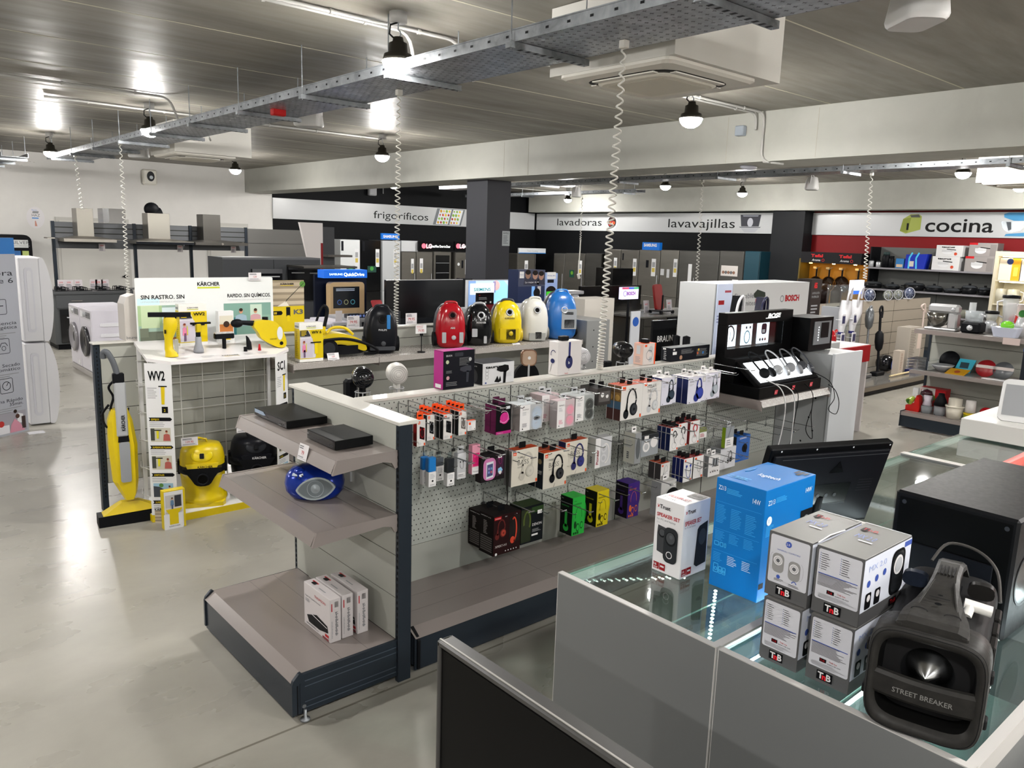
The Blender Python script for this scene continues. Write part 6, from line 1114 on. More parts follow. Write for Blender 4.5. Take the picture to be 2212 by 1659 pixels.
def upright(x,y,w_,h_,main,back,label,port,acc,patches=(),logo=None,lz=.5,wheel=KC,handle=None,rz=-.42,ringm=None,pz=.74):
    """cylinder vacuum parked on end"""
    t = T('vacuum_cleaner',label,'vacuum cleaner',(x,y,ZS),group='cylinder vacuum cleaners parked upright on the shelf'); B = TR(x,y,ZS,rz)
    prof = ((0,.62,.7),(.02,.8,.85),(.1,.93,.97),(.3,1,1),(.55,.98,.98),(.75,.88,.88),(.88,.72,.72),(.96,.5,.5),(1.,.2,.25))
    def ringz(sx,sy,cy,n=24,e=.7): return [[(w_/2*sx*a*math.copysign(abs(math.cos(2*PI*k/n))**e,math.cos(2*PI*k/n)),cy+w_/2*.72*sy*b*math.copysign(abs(math.sin(2*PI*k/n))**e,math.sin(2*PI*k/n)),z*h_) for k in range(n)] for z,a,b in prof]
    m = MB(B); m.ring(ringz(.93,1,0),main,True); m.obj('body',t,True)
    m = MB(B); m.ring(ringz(1.,.75,w_*.16),back,True); m.obj('rear_shell',t,True)
    fy = -w_*.36
    m = MB(B @ FR((0,fy*.90,pz*h_),(1,0,0),(0,.3,1))); m.lathe([(.034,-.02),(.036,.008),(.028,.012),(.022,.0),(.0,-.004)],ringm or port,22,caps=False); m.disc(0,0,.022,K('#040405',.3),4); m.obj('hose_socket',t,True)
    for s_ in (-1,1): m = MB(B); m.cyl((s_*w_*.40,w_*.1,.07),(s_*w_*.52,w_*.1,.07),.065,wheel,22); m.obj('wheel',t,True)
    m = MB(B @ FR((0,fy*.98,h_*.22),(1,0,0),(0,.03,1)))
    for kind,a,b,c,d,mt in patches:
        if kind == 'r': m.ext(rr2(a*w_,b*h_,c*w_,d*h_,.006),-.012,.006,mt)
        elif kind == 'd': m.lathe([(c*w_,-.01),(c*w_,.007),(c*w_*.8,.011),(0,.011)],mt,18,(a*w_,b*h_,0),caps=False)
    if logo: m.text(logo[0],0,(lz-.22)*h_,.016,logo[1],'c',l=14,bold=.02)
    if m.v: m.obj('trim',t,True)
    m = MB(B); m.tube(bez([(-w_*.2,-w_*.05,h_*.93),(-w_*.14,-w_*.05,h_*1.02),(w_*.14,-w_*.05,h_*1.02),(w_*.2,-w_*.05,h_*.93)],4),.011,handle or back,8); m.obj('carry_handle',t,True)
    return t
gy = K('#3a3c40',.4); slv = K('#b5b7ba',.25,.3)
upright(3.50,5.68,.29,.385,KK,K('#1d1f23',.35),'all-black cylinder vacuum beside the yellow steam cleaner',KC,gy,(('r',.12,.32,.22,.62,K('#1b6cab',.3)),('d',.02,.0,.07,0,gy),('r',-.36,-.14,.36,-.06,gy)),('PHILIPS',G2),.5)
upright(4.22,5.68,.29,.395,K('#9c0f1c',.18),gy,'red cylinder vacuum, leftmost of the five upright ones',KC,slv,(('r',-.32,-.1,-.2,.14,slv),('r',.22,-.1,.34,.14,slv),('d',.04,.02,.07,0,slv)),('AEG',G2),.44,ringm=K('#5a0a10',.3),handle=K('#9c0f1c',.18))
upright(4.545,5.68,.28,.375,K('#0c0d10',.12),gy,'glossy black cylinder vacuum with silver ring, second of the five',slv,slv,(('r',-.3,.0,-.12,.2,slv),('r',.1,-.16,.2,.02,slv)),('HOOVER',PW),.55,ringm=slv,handle=slv)
upright(4.885,5.68,.31,.40,K('#d6bd10',.2),gy,'bright yellow cylinder vacuum, middle of the five',slv,slv,(('r',-.3,-.12,.3,.14,K('#c4ab08',.25)),('r',-.1,-.12,.2,.12,KK),('d',.05,.02,.07,0,K('#c4ab08',.25))),('KARCHER',BK),.58,wheel=K('#c4ab08',.3),ringm=slv,handle=gy)
upright(5.24,5.68,.30,.41,K('#c6c5be',.22),K('#b9b8b0',.3),'white cylinder vacuum, fourth of the five',slv,slv,(('r',-.26,-.2,.3,-.02,K('#8f908c',.3)),('r',-.05,-.16,.16,.0,KK)),None,.58,wheel=K('#77776f'),ringm=slv,handle=K('#c6c5be',.22))
t = upright(5.60,5.68,.36,.475,K('#1f5fa4',.22),gy,'tall blue cylinder vacuum with silver panel, rightmost of the five',slv,slv,(('r',-.08,.0,.36,.42,K('#a7abb0',.2,.4)),('r',.0,.02,.3,.2,KK),('r',.02,.3,.26,.36,KK)),None,.58,ringm=slv,handle=K('#2f6fb4',.22),pz=.62)
ZT = 1.0305
pricetag((4.18,5.49,ZT),.09,.02,(1,0,0),'low price strip at the foot of the red vacuum',('',),.8); pricetag((4.86,5.49,ZT),.09,.02,(1,0,0),'low price strip at the foot of the yellow vacuum',('',),.8)
t = T('price_stand','black stemmed price holder with a pink-lettered card on the shelf','price holder',(3.80,5.52,ZT)); m = MB(); m.cyl((3.8,5.52,ZT),(3.8,5.52,ZT+.006),.035,KC,18); m.cyl((3.8,5.52,ZT),(3.8,5.52,ZT+.15),.004,KC,6); m.box(3.79,5.51,ZT+.14,3.81,5.53,ZT+.16,KC); m.obj('stem',t,True)
m = MB(); m.fr((3.74,5.52,ZT+.16)); m.ext([(0,0),(.11,0),(.11,.075),(0,.075)],-.001,0,PW); m.text('79,95',.055,.015,.022,RD,'c'); m.para(.01,.045,.1,.07,3,RD,.2); m.obj('card',t,True)
for x,lb in ((3.38,'price card on the panel behind the black vacuum, left one'),(3.97,'price card on the panel left of the red vacuum'),(3.70,'price card on the panel next to the coiled cord')): pricetag((x,5.93,1.22),.12,.10,(1,0,0),lb,('79,95',),0,foot=False)
# ================================================================ ON TOP OF AND BEHIND THE HEADPHONE WALL
ZC = 1.2175; ZR = 1.1205; PK = K('#a62a7c',.4); DB = K('#17191f',.35)
def dryer(m,cx,cy,s,c,l=3,fl=1):
    P = lambda a,b: (cx+fl*a*s,cy+b*s)
    m.poly([P(-.3,.12),P(-.28,.24),P(.1,.32),P(.3,.28),P(.33,.1),P(.2,.02),P(-.1,.04)],c,l); m.poly([P(.05,.08),P(.2,.06),P(.16,-.42),P(.04,-.42)],c,l)
pz_ = lambda py_,x,yf: ay(x,py_,yf).z
h0 = ay(970,757,3.29).z-ZC
box_at('hair_dryer_box','tall pink-sided black hair dryer box on top of the headphone wall','hair dryer box',2.385,3.262,.205,.085,h0,ZC,DB,lambda m,w_,h_: (m.text('BRAUN',.08*w_,.86*h_,.05*h_,PW,wd=.18*w_),m.rrect(.35*w_,.85*h_,.62*w_,.95*h_,.005,K('#2a2d34'),2),m.disc(.12*w_,.72*h_,.05*w_,K('#b9c2a0'),2),m.disc(.85*w_,.75*h_,.05*w_,G2,2),m.disc(.14*w_,.3*h_,.05*w_,K('#c59aa0'),2),m.para(.5*w_,.6*h_,.85*w_,.82*h_,7,GY,.25),dryer(m,.7*w_,.4*h_,.6*w_,K('#2c313a',.3),3),m.para(.08*w_,.42*h_,.3*w_,.5*h_,3,GY,.3),m.para(.08*w_,.08*h_,.5*w_,.2*h_,3,GY,.3)),.0,PK,lambda m,d,h: (m.rect(.2*d,.03*h,.8*d,.13*h,PW,3),),top=PK)
h1 = ay(1060,783,3.28).z-ZC
box_at('hair_dryer_box','white hair dryer box picturing a dryer and a claw on top of the headphone wall','hair dryer box',2.645,3.258,.225,.16,h1,ZC,K('#cfd0d1',.35),lambda m,w_,h_: (m.text('taurus',.08*w_,.76*h_,.13*h_,BK,wd=.52*w_,bold=.04),dryer(m,.62*w_,.5*h_,.62*w_,BK,3),m.poly([(.36*w_,.1*h_),(.46*w_,.38*h_),(.5*w_,.18*h_),(.55*w_,.36*h_),(.58*w_,.12*h_),(.5*w_,.05*h_)],BK,3),[m.arc(.13*w_,(.35+.16*i)*h_,.045*w_,.008*w_,GY,0,360,2) for i in range(3)],m.rect(.07*w_,.05*h_,.12*w_,.12*h_,K('#23407f'),2),m.para(.75*w_,.3*h_,.95*w_,.5*h_,6,G2,.3)),.0,DB,lambda m,d,h: (m.text('taurus',.1*d,.8*h,.09*h,G2,wd=.6*d,l=3),m.disc(.5*d,.35*h,.25*d,K('#2c2e33'),3)),top=K('#26272b'))
h2 = ay(1215,737,3.29).z-ZC
box_at('headphone_box','tall white box picturing a navy on-ear headphone, on top of the wall','headphones',3.215,3.262,.195,.08,h2,ZC,K('#cfcbc9',.35),lambda m,w_,h_: (m.line([(.47*w_,.98*h_),(.47*w_,.5*h_)],.08*w_,K('#262c66'),3),m.disc(.47*w_,.38*h_,.15*w_,K('#1e2454'),3,20,.2*w_),m.text('b',.43*w_,.33*h_,.08*h_,PW,bold=.03,l=5),m.text('beats',.3*w_,.03*h_,.05*h_,RD),m.line([(.47*w_,.25*h_),(.47*w_,.12*h_)],.01*w_,TXT,3)),.0,None,lambda m,d,h: (m.arc(.5*d,.62*h,.25*d,.06*d,K('#1e2454'),30,200,3,12,.12*h),m.disc(.45*d,.42*h,.22*d,K('#1e2454'),3,14,.07*h),m.line([(.4*d,.35*h),(.2*d,.08*h)],.03*d,BK,3)))
m = MB(); m.box(3.27,3.29,ZC+h2+.001,3.33,3.33,ZC+h2+.028,BK,.004); tag(m.obj('clip'),'small black clip lying on the tall white headphone box','clip')
h3 = ay(1385,742,3.29).z-ZC
box_at('earphone_box','white and orange earphone box standing on top of the wall','earphones',3.99,3.262,.125,.08,h3,ZC,K('#cfc6c0',.35),lambda m,w_,h_: (m.rect(.1*w_,.85*h_,.28*w_,.95*h_,OR,2),m.disc(.6*w_,.72*h_,.18*w_,G2,2),m.arc(.5*w_,.45*h_,.25*w_,.03*w_,GY,0,360,2),m.disc(.6*w_,.25*h_,.15*w_,G2,2),m.rect(.9*w_,0,w_,h_,OR,2)),.0,K('#c9a596'),lambda m,d,h: (m.rect(.3*d,.5*h,.7*d,.9*h,G2,3),m.para(.2*d,.1*h,.8*d,.4*h,5,GY)),top=OR)
m = MB(); m.box(4.03,3.28,ZC+h3+.001,4.075,3.33,ZC+h3+.025,BK,.004); tag(m.obj('clip'),'small black clip on the white and orange earphone box','clip')
h4 = ay(1470,742,3.3).z-ZC
box_at('appliance_box','long low black grooming set box on top of the headphone wall','box',4.28,3.26,.44,.085,h4*.82,ZC,DB,lambda m,w_,h_: (m.para(.25*w_,.5*h_,.6*w_,.85*h_,5,GY,.25),m.rect(.04*w_,.5*h_,.14*w_,.72*h_,PW,2),m.rect(.05*w_,.82*h_,.09*w_,.95*h_,PW,2),m.para(.65*w_,.2*h_,.98*w_,.8*h_,6,GY,.25),m.disc(.82*w_,.45*h_,.022*w_,K('#2f6fb4'),3),m.disc(.68*w_,.45*h_,.022*w_,K('#b0522a'),3),m.disc(.25*w_,.25*h_,.035*w_,K('#a9846a'),3),m.disc(.7*w_,.7*h_,.02*w_,K('#c9a32a'),3)),.0,K('#1b1d22'),lambda m,d,h: (m.para(.3*d,.1*h,.6*d,.8*h,5,G2,.4),m.rect(.2*d,.85*h,.5*d,.97*h,PW,3)),top=K('#5f6163'))
box_at('brand_sign','black counter sign with white capital lettering behind the wall','sign',4.52,3.62,.28,.02,.33,ZR,K('#111214',.3),lambda m,w_,h_: (m.text('BRAUN',.2*w_,.52*h_,.14*h_,PW,wd=.66*w_,bold=.02),),.0)
def standdryer(px_,py_top,py_bot,y,col,label,grille=None,disc=False,base=True):
    p = ay(px_,py_top,y); zb = ZR; H = p.z-zb; t = T('hair_dryer',label,'hair dryer',(p.x,y,zb)); r = .055
    cz = zb+H-r; F = TR(p.x,y,cz,-.4); m = MB(F @ FR((0,0,0))); m.lathe([(.0,.06),(r*.9,.055),(r,.03),(r*1.02,-.02),(r*.8,-.08),(.0,-.1)],col,24,caps=False)
    m.obj('barrel',t,True); m = MB(F @ FR((0,0,0))); [m.arc(0,0,r*q,.0015,grille or K('#2a2c30'),0,360,84,20) for q in (.25,.45,.65,.82)]; m.obj('grille',t,True)
    m = MB(); m.cyl((p.x,y,zb+.02),(p.x,y,cz-r*.8),.019,col,12); m.obj('grip',t,True)
    m = MB(); m.lathe([(.0,0),(.05,0),(.05,.004),(.0,.006)],slv,18,(p.x,y,zb)); m.tube([(p.x+.04*math.cos(a),y+.04*math.sin(a),zb+.08) for a in [k*.7 for k in range(10)]],.003,slv,5)
    for a in (0,2.1,4.2): m.cyl((p.x+.045*math.cos(a),y+.045*math.sin(a),zb),(p.x+.04*math.cos(a),y+.04*math.sin(a),zb+.08),.003,slv,5)
    m.obj('chrome_holder',t,True); return t
standdryer(783,792,850,3.52,K('#0e0f11',.15),'black hair dryer in a chrome holder behind the wall, left'); standdryer(857,784,850,3.52,K('#c5c3be',.3),'white hair dryer in a chrome holder next to the black one',K('#8a8a88'))
standdryer(1254,750,800,3.50,K('#c9c9cc',.3),'white hair dryer behind the wall, right of the tall white box',K('#8a8a90')); standdryer(1347,738,790,3.50,K('#0c0d0f',.2),'black hair dryer behind the wall, left of the white and orange box')
def rear(px_,yt_,y,w_,d,mt,name,label,cat,rz=0,c=.01,extra=None):
    p = ay(px_,yt_,y); m = MB(TR(p.x,y,ZR,rz)); m.box(-w_/2,-d/2,0,w_/2,d/2,p.z-ZR,mt,c)
    if extra: extra(m,p.z-ZR)
    return tag(m.obj(name),label,cat)
rear(757,818,3.62,.07,.06,KC,'shaver_case','black case with a loop handle behind the wall, far left','case',c=.015)
m = MB(); p = ay(813,838,3.45); m.ring([[(p.x+dx*.8+z*.12,3.45+dy,ZR+z) for dx,dy in ((-.05,-.03),(.05,-.03),(.05,.03),(-.05,.03))] for z in (0,.06)],KC,False); m.fr((p.x-.03,3.418,ZR+.005),(1,0,0),(.1,0,1)); m.poly([(.02,0),(.05,.0),(.06,.05),(.03,.04)],YW,2); tag(m.obj('cutter'),'black and yellow cutter lying behind the wall between the dryers','tool')
for px_,lb in ((765,'clear tilted price holder under the black hair dryer'),(835,'clear tilted price holder left of the white hair dryer'),(925,'clear tilted price holder left of the pink box'),(1128,'clear tilted price holder before the rose gold mirror'),(1292,'clear tilted price holder beside the biggest cord'),(1335,'clear tilted price holder beside the black hair dryer'),(1523,'clear tilted price holder at the right end')):
    p = ay(px_,842,3.42); pricetag((p.x,3.40,ZR),.09,.05,(1,0,0),lb,('',),.9)
t = T('speaker','rose gold square-round speaker on a stand behind the wall','speaker',(0,0,0)); p = ay(1143,773,3.5); t.location = (p.x,3.5,ZR); t['_o'] = tuple(t.location)
m = MB(TR(p.x,3.5,p.z,-.4) @ FR((0,0,0))); m.ext(rr2(-.05,-.05,.05,.05,.03),-.02,.0,K('#8a6a55',.25,.8),True); m.ext(rr2(-.043,-.043,.043,.043,.025),0,.004,K('#b39a85',.3,.6)); m.disc(0,0,.01,PW,8); m.obj('case',t,True)
m = MB(); m.cyl((p.x,3.5,ZR),(p.x,3.5,p.z-.04),.006,slv,8); m.cyl((p.x,3.5,ZR),(p.x,3.5,ZR+.006),.04,slv,14); m.obj('stand',t,True)
p = ay(1135,770,3.68); m = MB(); m.fr((p.x,3.66,ZR)); m.ext([(.11*math.cos(a),.11*math.sin(a)+.0) for a in [PI*k/14 for k in range(15)]],-.02,0,KC); tag(m.obj('display_board'),'black half-round display behind the rose gold speaker','display')
p = ay(1170,800,3.46); m = MB(); m.box(p.x-.14,3.44,ZR,p.x+.07,3.5,ZR+.05,K('#16222a',.3),.003); m.box(p.x+.02,3.435,ZR+.01,p.x+.07,3.44,ZR+.04,K('#2a7f86'),0); tag(m.obj('clipper_set'),'dark clipper set box behind the wall, right of the taurus box','box')
p = ay(1313,760,3.46); m = MB(); m.box(p.x-.03,3.44,ZR+.06,p.x+.03,3.48,ZR+.11,KC,.008); m.cyl((p.x,3.46,ZR),(p.x,3.46,ZR+.06),.01,KC,8); m.box(p.x-.05,3.42,ZR,p.x+.05,3.5,ZR+.01,KC,.003); tag(m.obj('shaver'),'small black shaver on a stand beside the biggest cord','shaver')
for px_,lb in ((1535,'black cylinder bottle in a chrome ring, left of the headphone display'),(1549,'slim black bottle against the headphone display')):
    p = ay(px_,720,3.45); m = MB(); m.lathe([(0,0),(.028,0),(.028,p.z-ZR-.01),(.0,p.z-ZR)],KC,16,(min(p.x,4.70),3.45+(.09 if px_ > 1540 else 0),ZR)); tag(m.obj('bottle'),lb,'bottle')
# ================================================================ HEADPHONE DEMONSTRATION STAND
t = T('demo_stand','black lit headphone demonstration stand with slanted white lettering','display stand',(5.2,3.1,.971)); HK = K('#070708',.4); LT = K('#f2f6fa',.5,e=1.6)
m = MB(); m.box(4.76,2.86,.971,5.60,3.24,1.05,HK,.002); m.obj('plinth',t,True)
m = MB(); m.box(4.775,3.08,1.05,5.66,3.245,1.22,HK); m.box(4.775,3.17,1.22,5.66,3.245,1.28,HK); m.box(4.775,3.17,1.45,5.66,3.245,1.535,HK,.002); m.box(4.775,3.17,1.28,4.80,3.245,1.45,HK); m.box(5.52,3.17,1.28,5.66,3.245,1.45,HK); m.box(4.80,3.23,1.28,5.52,3.245,1.45,K('#2a2c2e'))
m.box(5.66,3.02,1.223,6.02,3.245,1.48,HK,.002); m.fr((5.3,3.169,1.485)); m.text('BOSE',0,0,.032,K('#f4f4f4',.3,e=.5),wd=.17,bold=.045,sk=.3); m.rect(-.03,-.006,.13,0,K('#f4f4f4',.3,e=.6),2); m.obj('housing',t,True)
for i,(x,w_) in enumerate(((4.82,.16),(5.05,.14),(5.26,.16))):
    m = MB(); m.box(x,3.222,1.285,x+w_,3.229,1.445,LT); m.fr((x,3.221,1.285))
    if i == 0: m.arc(w_*.5,.09,.05,.012,K('#3c3c3e'),-60,240,2,20,.06); m.line([(w_*.5,.11),(w_*.5,.05)],.004,GY,3)
    elif i == 1: m.arc(w_*.5,.06,.035,.009,K('#8fb9cc'),0,360,2,18,.045); m.disc(w_*.4,.13,.01,TXT,2); m.disc(w_*.75,.13,.01,TXT,2)
    else: m.poly(rr2(.05,.07,.12,.15,.02),K('#202638'),2); m.rect(.06,.08,.1,.105,K('#e8e8ea'),3); [m.disc(.04+.035*k,.03,.011,K(h),2) for k,h in enumerate(('#33363b','#33363b','#b04a2a'))]
    m.obj('lit_panel',t,True)
m = MB(); m.box(4.80,3.165,1.28,5.52,3.167,1.45,M_acr); m.obj('window',t,True)
m = MB(); m.box(5.72,3.015,1.27,5.98,3.02,1.45,K('#6f7478',.3)); m.fr((5.72,3.014,1.27)); m.rect(.1,.05,.22,.17,BK,2); [m.rect(.06,.03+.02*i,.07,.04+.02*i,LT,2) for i in range(6)]; m.obj('lit_side_panel',t,True)
SL = FR((4.84,2.905,1.075),(1,0,0),(0,.17,.13)); m = MB(SL); m.box(-.05,-.03,-.03,.76,.225,-.001,HK,.003); m.box(0,0,-.001,.70,.19,.004,LT); m.rect(.0,.16,.7,.163,GY,7); m.obj('sloped_light_box',t,True)
m = MB(); 
for x,z in ((4.95,.99),(5.18,1.0),(5.43,1.0)): m = MB(); m.fr((x,2.858,z)); m.poly([(0,.0),(.035,.0),(.045,.03),(.005,.03)],K('#c9454f'),2); m.text('99',.006,.008,.012,PW,l=3); m.obj('price_sticker',t,True)
m = MB(); m.box(5.06,2.90,1.051,5.24,2.98,1.056,KC); m.fr((5.08,2.92,1.0562),(1,0,0),(0,1,0)); m.disc(.02,.02,.006,K('#3a5cff',.3,e=8),2); m.rect(.06,.01,.13,.04,G2,2); m.obj('control_panel',t,True)
def phones(x,c1,c2,label,tw=0,cable=None):
    t = T('headphones',label,'headphones',tuple(SL @ Vector((x,.05,.005)))); M0 = SL @ TR(x,.07,.006,tw)
    m = MB(M0); P = [(-.055,.0,.025),(-.058,.05,.03),(-.045,.095,.03),(-.015,.118,.03),(.015,.118,.03),(.045,.095,.03),(.058,.05,.03),(.055,.0,.025)]; m.tube(bez([(a*1.15,b*1.45,c+.012) for a,b,c in P],3),.006,c1,8); m.obj('headband',t,True)
    for s_ in (-1,1):
        m = MB(M0 @ TR(s_*.05,-.025,.04,0,0,s_*.9)); m.lathe([(.0,-.016),(.03,-.015),(.034,-.006),(.034,.006),(.026,.012),(.0,.014)],c2,20,sy=1.15,caps=False); m.obj('ear_cup',t,True)
    return t
hb = K('#15171a',.5); wg = K('#b9bcc0',.25,.3)
phones(.10,hb,hb,'black over-ear headphones on the lit stand, leftmost'); phones(.29,wg,wg,'silver over-ear headphones on the lit stand, second from left',-.2); phones(.47,K('#5a5c60',.3),K('#8d8f94',.25),'grey and silver headphones on the lit stand, third from left',-.3); phones(.63,K('#3c3e43',.3),K('#44464c',.2),'dark blue-grey headphones on the lit stand, rightmost',-.35)
def wire(P,c,label,r=.003): return tag(MB().tube(bez(P,6),r,c,6).obj('cable'),label,'cable')
wire([(4.90,2.90,1.09),(4.97,2.83,1.04),(4.99,2.79,.93),(4.98,2.79,.75),(4.93,2.80,.55),(4.87,2.82,.42)],PW,'white headphone cable hanging over the shelf edge, left one',.004); wire([(4.98,2.87,1.06),(5.08,2.83,1.03),(5.11,2.79,.95),(5.10,2.78,.7),(5.10,2.79,.5)],PW,'white headphone cable hanging over the shelf edge, right one',.004)
wire([(5.16,2.88,1.04),(5.17,2.80,.98),(5.14,2.79,.8),(5.12,2.80,.6)],KC,'thin black cable in front of the plinth middle'); wire([(5.36,2.88,1.04),(5.38,2.80,.96),(5.37,2.79,.8),(5.42,2.79,.62),(5.33,2.80,.7),(5.37,2.79,.85)],KC,'black cable looping under the stand'); wire([(5.55,2.90,1.09),(5.66,2.82,1.02),(5.70,2.79,.9),(5.62,2.79,.82),(5.73,2.78,.77),(5.78,2.79,.85),(5.72,2.80,.95),(5.64,2.82,1.0)],KC,'black cable curling down at the right end of the stand')
# ================================================================ LEFT REAR: POSTER, HOODS, COOKERS, WASHERS
ST = K('#8f8b83',.3,.8); STD = K('#55534f',.33,.75)
GD = K('#3f4144',.5); GDS = K('#55575a',.5); APP = K('#c9c6cf',.3); AP2 = K('#d6d6da',.25)
def tagbox(name,label,cat,x0,y0,z0,x1,y1,z1,mt,c=0.,art=None,face_='f',group=None):
    m = MB(); m.box(x0,y0,z0,x1,y1,z1,mt,c)
    if art: w_,h_ = face(m,min(x0,x1),min(y0,y1),z0,max(x0,x1),max(y0,y1),z1,face_); art(m,w_,h_)
    m.M = I4; return tag(m.obj(name),label,cat,group)
def parts(t,*ps):
    for nm,f in ps: m = MB(); f(m); m.obj(nm,t,True)
# tall poster board, cut by the left edge
t = T('poster_board','tall grey advertising board with blue top cut by the left photo edge','poster',(1.1,8.8,0)); a,b = Vector((.55,8.32,0)),Vector((1.392,8.787,0)); u = (b-a).normalized(); W_ = (b-a).length
m = MB(FR(a,u)); m.ext([(0,0),(W_,0),(W_,1.87),(0,1.87)],-.05,0,K('#a6a9b2',.4)); m.rect(0,1.72,W_,1.87,K('#2a6fb4',.4),1); tx = K('#2a2c30')
R_ = lambda s_,y,h,wd: m.text(s_,W_-.04,y,h,tx,'r',wd=wd)
R_('secadora',1.52,.055,.5); R_('Clase 6',1.45,.05,.36); R_('Eficiencia',1.06,.032,.28); R_('Energética',1.02,.032,.3); R_('Secado',.66,.032,.18); R_('Automático',.62,.032,.32); R_('Programa Rápido',.32,.032,.42); R_('35min.',.28,.032,.14)
for y in (.96,.57,.24): m.para(W_-.42,y-.03,W_-.03,y+.03,3,GY,.35)
for y in (1.16,.79,.41): m.M = FR(a,u) @ Matrix.Translation((0,0,0)); m.line([tuple(p) for p in rr2(W_-.26,y,W_-.13,y+.14,.015)]+[rr2(W_-.26,y,W_-.13,y+.14,.015)[0]],.005,tx,2)
m.M = FR(a,u); m.arc(W_-.195,.48,.04,.006,tx,0,360,3); m.line([(W_-.195,.48),(W_-.175,.51)],.006,tx,3); m.line([(W_-.23,.85),(W_-.21,.89),(W_-.17,.89),(W_-.15,.86)],.006,tx,3); m.arc(W_-.19,.84,.02,.005,tx,0,360,3); m.line([(W_-.23,1.24),(W_-.16,1.24)],.008,tx,3)
m.rect(W_-.6,.02,W_-.02,.22,K('#9a98a0'),1); m.poly([(W_-.2,.02),(W_-.04,.02),(W_-.09,.1),(W_-.14,.15),(W_-.18,.1)],K('#c88a9c'),3); m.disc(W_-.11,.17,.022,K('#4a3028'),4); m.poly([(W_-.12,.1),(W_-.06,.1),(W_-.05,.18),(W_-.1,.2)],K('#d9d9dc'),2); m.disc(W_-.13,.22,.018,K('#2b201c'),4); m.rect(W_-.33,.02,W_-.2,.1,K('#d9d9de'),2); m.disc(W_-.28,.12,.03,K('#b3302c'),3); m.rect(W_-.07,.04,W_-.03,.16,K('#3a2c28'),3)
m.obj('board',t,True)
# stacked dryers
for k,z in enumerate((0.0,.845)):
    t = T('tumble_dryer',('white tumble dryer with bulging front, lower of the stack','white tumble dryer with bulging front, upper of the stack')[k],'tumble dryer',(1.62,9.3,z)); 
    m = MB(); m.box(1.44,8.98,z+.01,1.62,9.6,z+.835,AP2,.008); 
    m.M = FR((1.44,8.979,z),(1,0,0)); m.ext(rr2(.045,.1,.12,.74,.03),-.01,.006,K('#c9c9d0',.3)); m.ext(rr2(.065,.13,.105,.71,.018),.006,.009,AP2); m.obj('casing',t,True)
    m = MB(); P = [(0,.01),(.05,.02),(.09,.2),(.105,.42),(.09,.64),(.04,.82),(0,.83)]; m.M = FR((1.62,9.6,z),(1,0,0)); m.ext([tuple(q)[:2] for q in bez([(x,y,0) for x,y in P],4)],0,.62,AP2,True); m.obj('front',t,True)
tagbox('leaflet','small white sheet on the floor by the stacked dryers','paper',1.36,8.6,.0008,1.50,8.72,.002,AP2)
# tall black merchandise stand at the wall
t = T('merchandise_stand','black rounded-top battery stand with white sign against the left wall','display stand',(2.8,17.0,0))
a,b = ay(3,706,16.9),ay(83,706,16.9); z1 = ay(40,507,16.9).z
m = MB(); m.fr((a.x,16.9,0)); P = rr2(0,.02,b.x-a.x,z1,.12); m.ext(P,-.3,0,K('#111214',.4)); s0 = ay(34,518,16.9); m.rect(.25,s0.z-.14,b.x-a.x-.06,s0.z,K('#c9cccb'),1); m.text('SILVER',.28,s0.z-.075,.06,TXT,wd=.27); m.text('ELECTRONICS',.28,s0.z-.12,.025,GY,wd=.27); m.box(-.05,0,-.32,b.x-a.x+.06,.03,.05,KC); m.obj('board',t,True)
cols = ('#2a5f9a','#a9b86a','#c9c9c4','#b34a3a','#7fa04a','#d8d8d2')
for r in range(5):
    for c_ in range(2): x = b.x-.30+c_*.13; z = 1.36-r*.24; p = MB(); p.box(x,16.84,z,x+.1,16.9,z+.16,K(cols[(r*2+c_) % 6],.3)); p.obj('blister_pack',t,True)
m = MB(); p = ay(77,470,17.49); m.fr((p.x,17.498,p.z)); m.disc(0,0,.15,K('#d9d6d8',.4),1,28,.20); m.text('HAZ',-.06,.02,.05,TXT); m.rect(-.06,-.02,.05,.0,K('#3a7fc9'),2); m.text('Plancha',-.055,.13,.022,K('#3a7fc9')); m.poly([(-.05,.08),(.05,.08),(.06,.12),(-.04,.12)],GY,2); m.poly([(-.02,-.16),(.02,-.16),(.0,-.06),(-.015,-.06)],K('#c28a7a'),2); tag(m.obj('wall_sticker'),'oval white sticker reading HAZ on the white wall','sticker')
